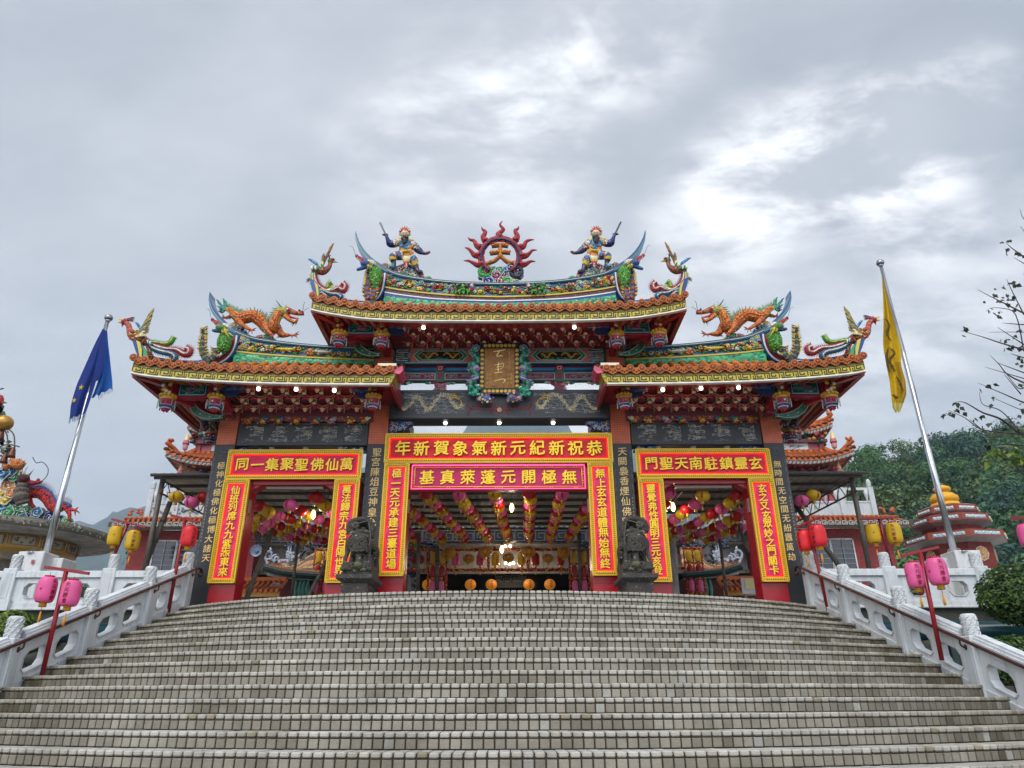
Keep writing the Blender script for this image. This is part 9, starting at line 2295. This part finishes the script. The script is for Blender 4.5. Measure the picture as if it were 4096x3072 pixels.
def ornament():
 t = thing('bell_ornament', 'gilt fruit and leaf ornament hung with small bells at the left edge', 'ornament', tuple(ZD(5, 700, 17.5))); z = lambda x, y, d=0: ZD(x, y, 17.0 + d); rr = random.Random(9)
 s = MB()
 for pts in (((-60, 900), (-30, 700), (-10, 480), (15, 430), (30, 400)), ((15, 430), (70, 440), (115, 490), (120, 590)), ((20, 430), (55, 480), (65, 560), (60, 600)), ((-40, 590), (30, 595), (125, 592)), ((-30, 620), (30, 630), (60, 640)), ((-40, 600), (60, 565), (160, 585)), ((-20, 110), (30, 100), (-10, 108))): s.tube(smooth([z(*p) for p in pts], 4), .018, 5, '#4a4436')
 s.build('stem', M['iron'], t)
 f = MB(); f.blob(z(32, 387), (.22, .22, .20), '#a8803a', 14, 9); f.build('gilt_fruit', M['gold'], t)
 f = MB(); f.blob(z(-10, 205), (.12, .1, .18), '#8e2018', 9, 6); f.spike(z(10, 215), (.18, 0, -.02), .05, '#6a3a1c'); f.build('red_bud', M['gloss'], t)
 l = MB()
 for x, y, ex, ey in ((0, 285, 45, 320), (0, 310, 22, 335), (40, 545, 100, 540), (60, 580, 70, 670), (0, 560, 40, 530), (0, 600, 60, 650), (-10, 650, 20, 665), (80, 585, 85, 640), (0, 540, 30, 575)):
  a, b = z(x, y), z(ex, ey); d = b - a; w = Vector((-d.z, 0, d.x)) * .25; m = a.lerp(b, .5); l.prism([a, m + w, b, m - w], (0, .02, 0), vary('#25381c', .3, rr))
 for k in range(22):
  a = z(rr.uniform(-30, 70), rr.uniform(190, 690)); d = Vector((rr.uniform(-.12, .2), 0, rr.uniform(-.3, .05))); w = Vector((-d.z, 0, d.x)) * .25; l.prism([a, a + d * .5 + w, a + d, a + d * .5 - w], (0, .02, 0), vary(rr.choice(['#25381c', '#2f4420', '#3a2a18']), .3, rr))
 l.build('metal_leaf', M['gloss'], t)
 for x, y, r in ((8, 480, .09), (38, 672, .085), (103, 625, .085)):
  k = MB(); c = z(x, y); k.lathe(c, [(r * 1.15, -.15), (r, -.10), (r * .75, .02), (r * .55, .08), (.02, .11)], 12, '#5a3428'); k.tube([c + Vector((0, 0, .11)), c + Vector((0, 0, .24))], .008, 4, '#5a4a3a'); k.tube([c + Vector((0, 0, -.15)), c + Vector((0, 0, -.26))], .006, 4, '#5a4a3a'); k.box(c.x - .035, c.x + .035, c.y - .005, c.y + .005, c.z - .33, c.z - .26, '#8a8a88'); k.build('bell', M['gold'], t)
ornament()
# ---------------------------------------------------------------- wooded hillside on the right
HS = [(-.2, 0), (.2, .03), (.33, .14), (.42, .25), (.498, .300), (.54, .318), (.606, .330), (.67, .338), (.766, .352), (.95, .36), (1.3, .34), (2.0, .2)]
def hill_h(t, d):
 k = max(0, min(1, (d - 40) / 85)); k = k ** .8
 return interp(HS, t) * 125 * k * (1 if d < 125 else max(0, 1 - (d - 125) / 90))
h = MB(); rows = []
for j in range(24):
 d = 36 + j * 8; rows.append([Vector((t * d, d, max(-.3, hill_h(t, d)))) for t in [-.2 + 2.0 * i / 60 for i in range(61)]])
h.sheet(rows, '#1c2a16'); tag(h.build('hillside', M['forest']), kind='structure')
def wood(name, spots, seed, label):
 rr = random.Random(seed); mb = MB(); tk = MB()
 pal = [['#2c4a2c', '#385a34', '#24422a', '#44683c'], ['#36603a', '#4a7440', '#305238', '#567e42'], ['#2a4a42', '#345a52', '#3c6450', '#264640'], ['#465a34', '#5a7040', '#3c5232', '#647a44']]  # greens lightened and partly bluish, with the mist put into the leaf colour
 for x, y, z0, r in spots:
  cols = rr.choice(pal); hh = r * rr.uniform(1.0, 1.6)
  for q in range(rr.randint(5, 9)):
   a = rr.uniform(0, 6.28); k = rr.uniform(.0, .7); c = Vector((x + r * k * cos(a), y + r * k * sin(a), z0 + hh * rr.uniform(.5, 1.25))); s = r * rr.uniform(.35, .6)
   sub = [rr.choice(cols), rr.choice(cols)]
   leaf_cloud(mb, c, (s, s, s * .72), 84, r * .085, sub, rr, .6)
  tk.tube([(x, y, z0 - .5), (x + rr.uniform(-.4, .4), y, z0 + hh)], [r * .08, r * .04], 5, '#4a4238')
 o = mb.build(name, M['leaf']); tag(o, label, 'wood', kind='stuff'); tk.build('tree_stems', M['bark'], o)
rr = random.Random(200); sp = []
for k_ in range(560):
 t = rr.uniform(.27, 1.15) if k_ < 440 else rr.uniform(.6, 1.0); d = 46 + 84 * rr.random() ** (.75 if k_ < 440 else 1.3); z0 = hill_h(t, d)
 sp.append((t * d, d, z0 - 1.0, rr.uniform(1.9, 3.6)))
wood('hillside_wood', sp, 5, 'dense mixed wood covering the hillside on the right')
sp = [(rr.uniform(-62, -24), rr.uniform(48, 80), rr.uniform(2.0, 6.0), rr.uniform(2.0, 3.4)) for _ in range(90)]
wood('distant_wood', sp, 6, 'low dark wood beyond the terrace on the left')
# ---------------------------------------------------------------- haze
def haze():
 mb = MB(); mb.box(-4500, 4500, -80, 3600, -6, 840, '#ffffff')
 m = bpy.data.materials.new('haze_air'); m.use_nodes = True; t = m.node_tree; t.nodes.clear()
 out = N(t, 'ShaderNodeOutputMaterial'); v = N(t, 'ShaderNodeVolumePrincipled')
 v.inputs['Color'].default_value = (.64, .75, .88, 1); v.inputs['Density'].default_value = 0.00030; v.inputs['Anisotropy'].default_value = 0.0
 t.links.new(v.outputs[0], out.inputs['Volume'])
 tag(mb.build('haze', m), 'pale even haze filling the air', None, kind='stuff')
haze()
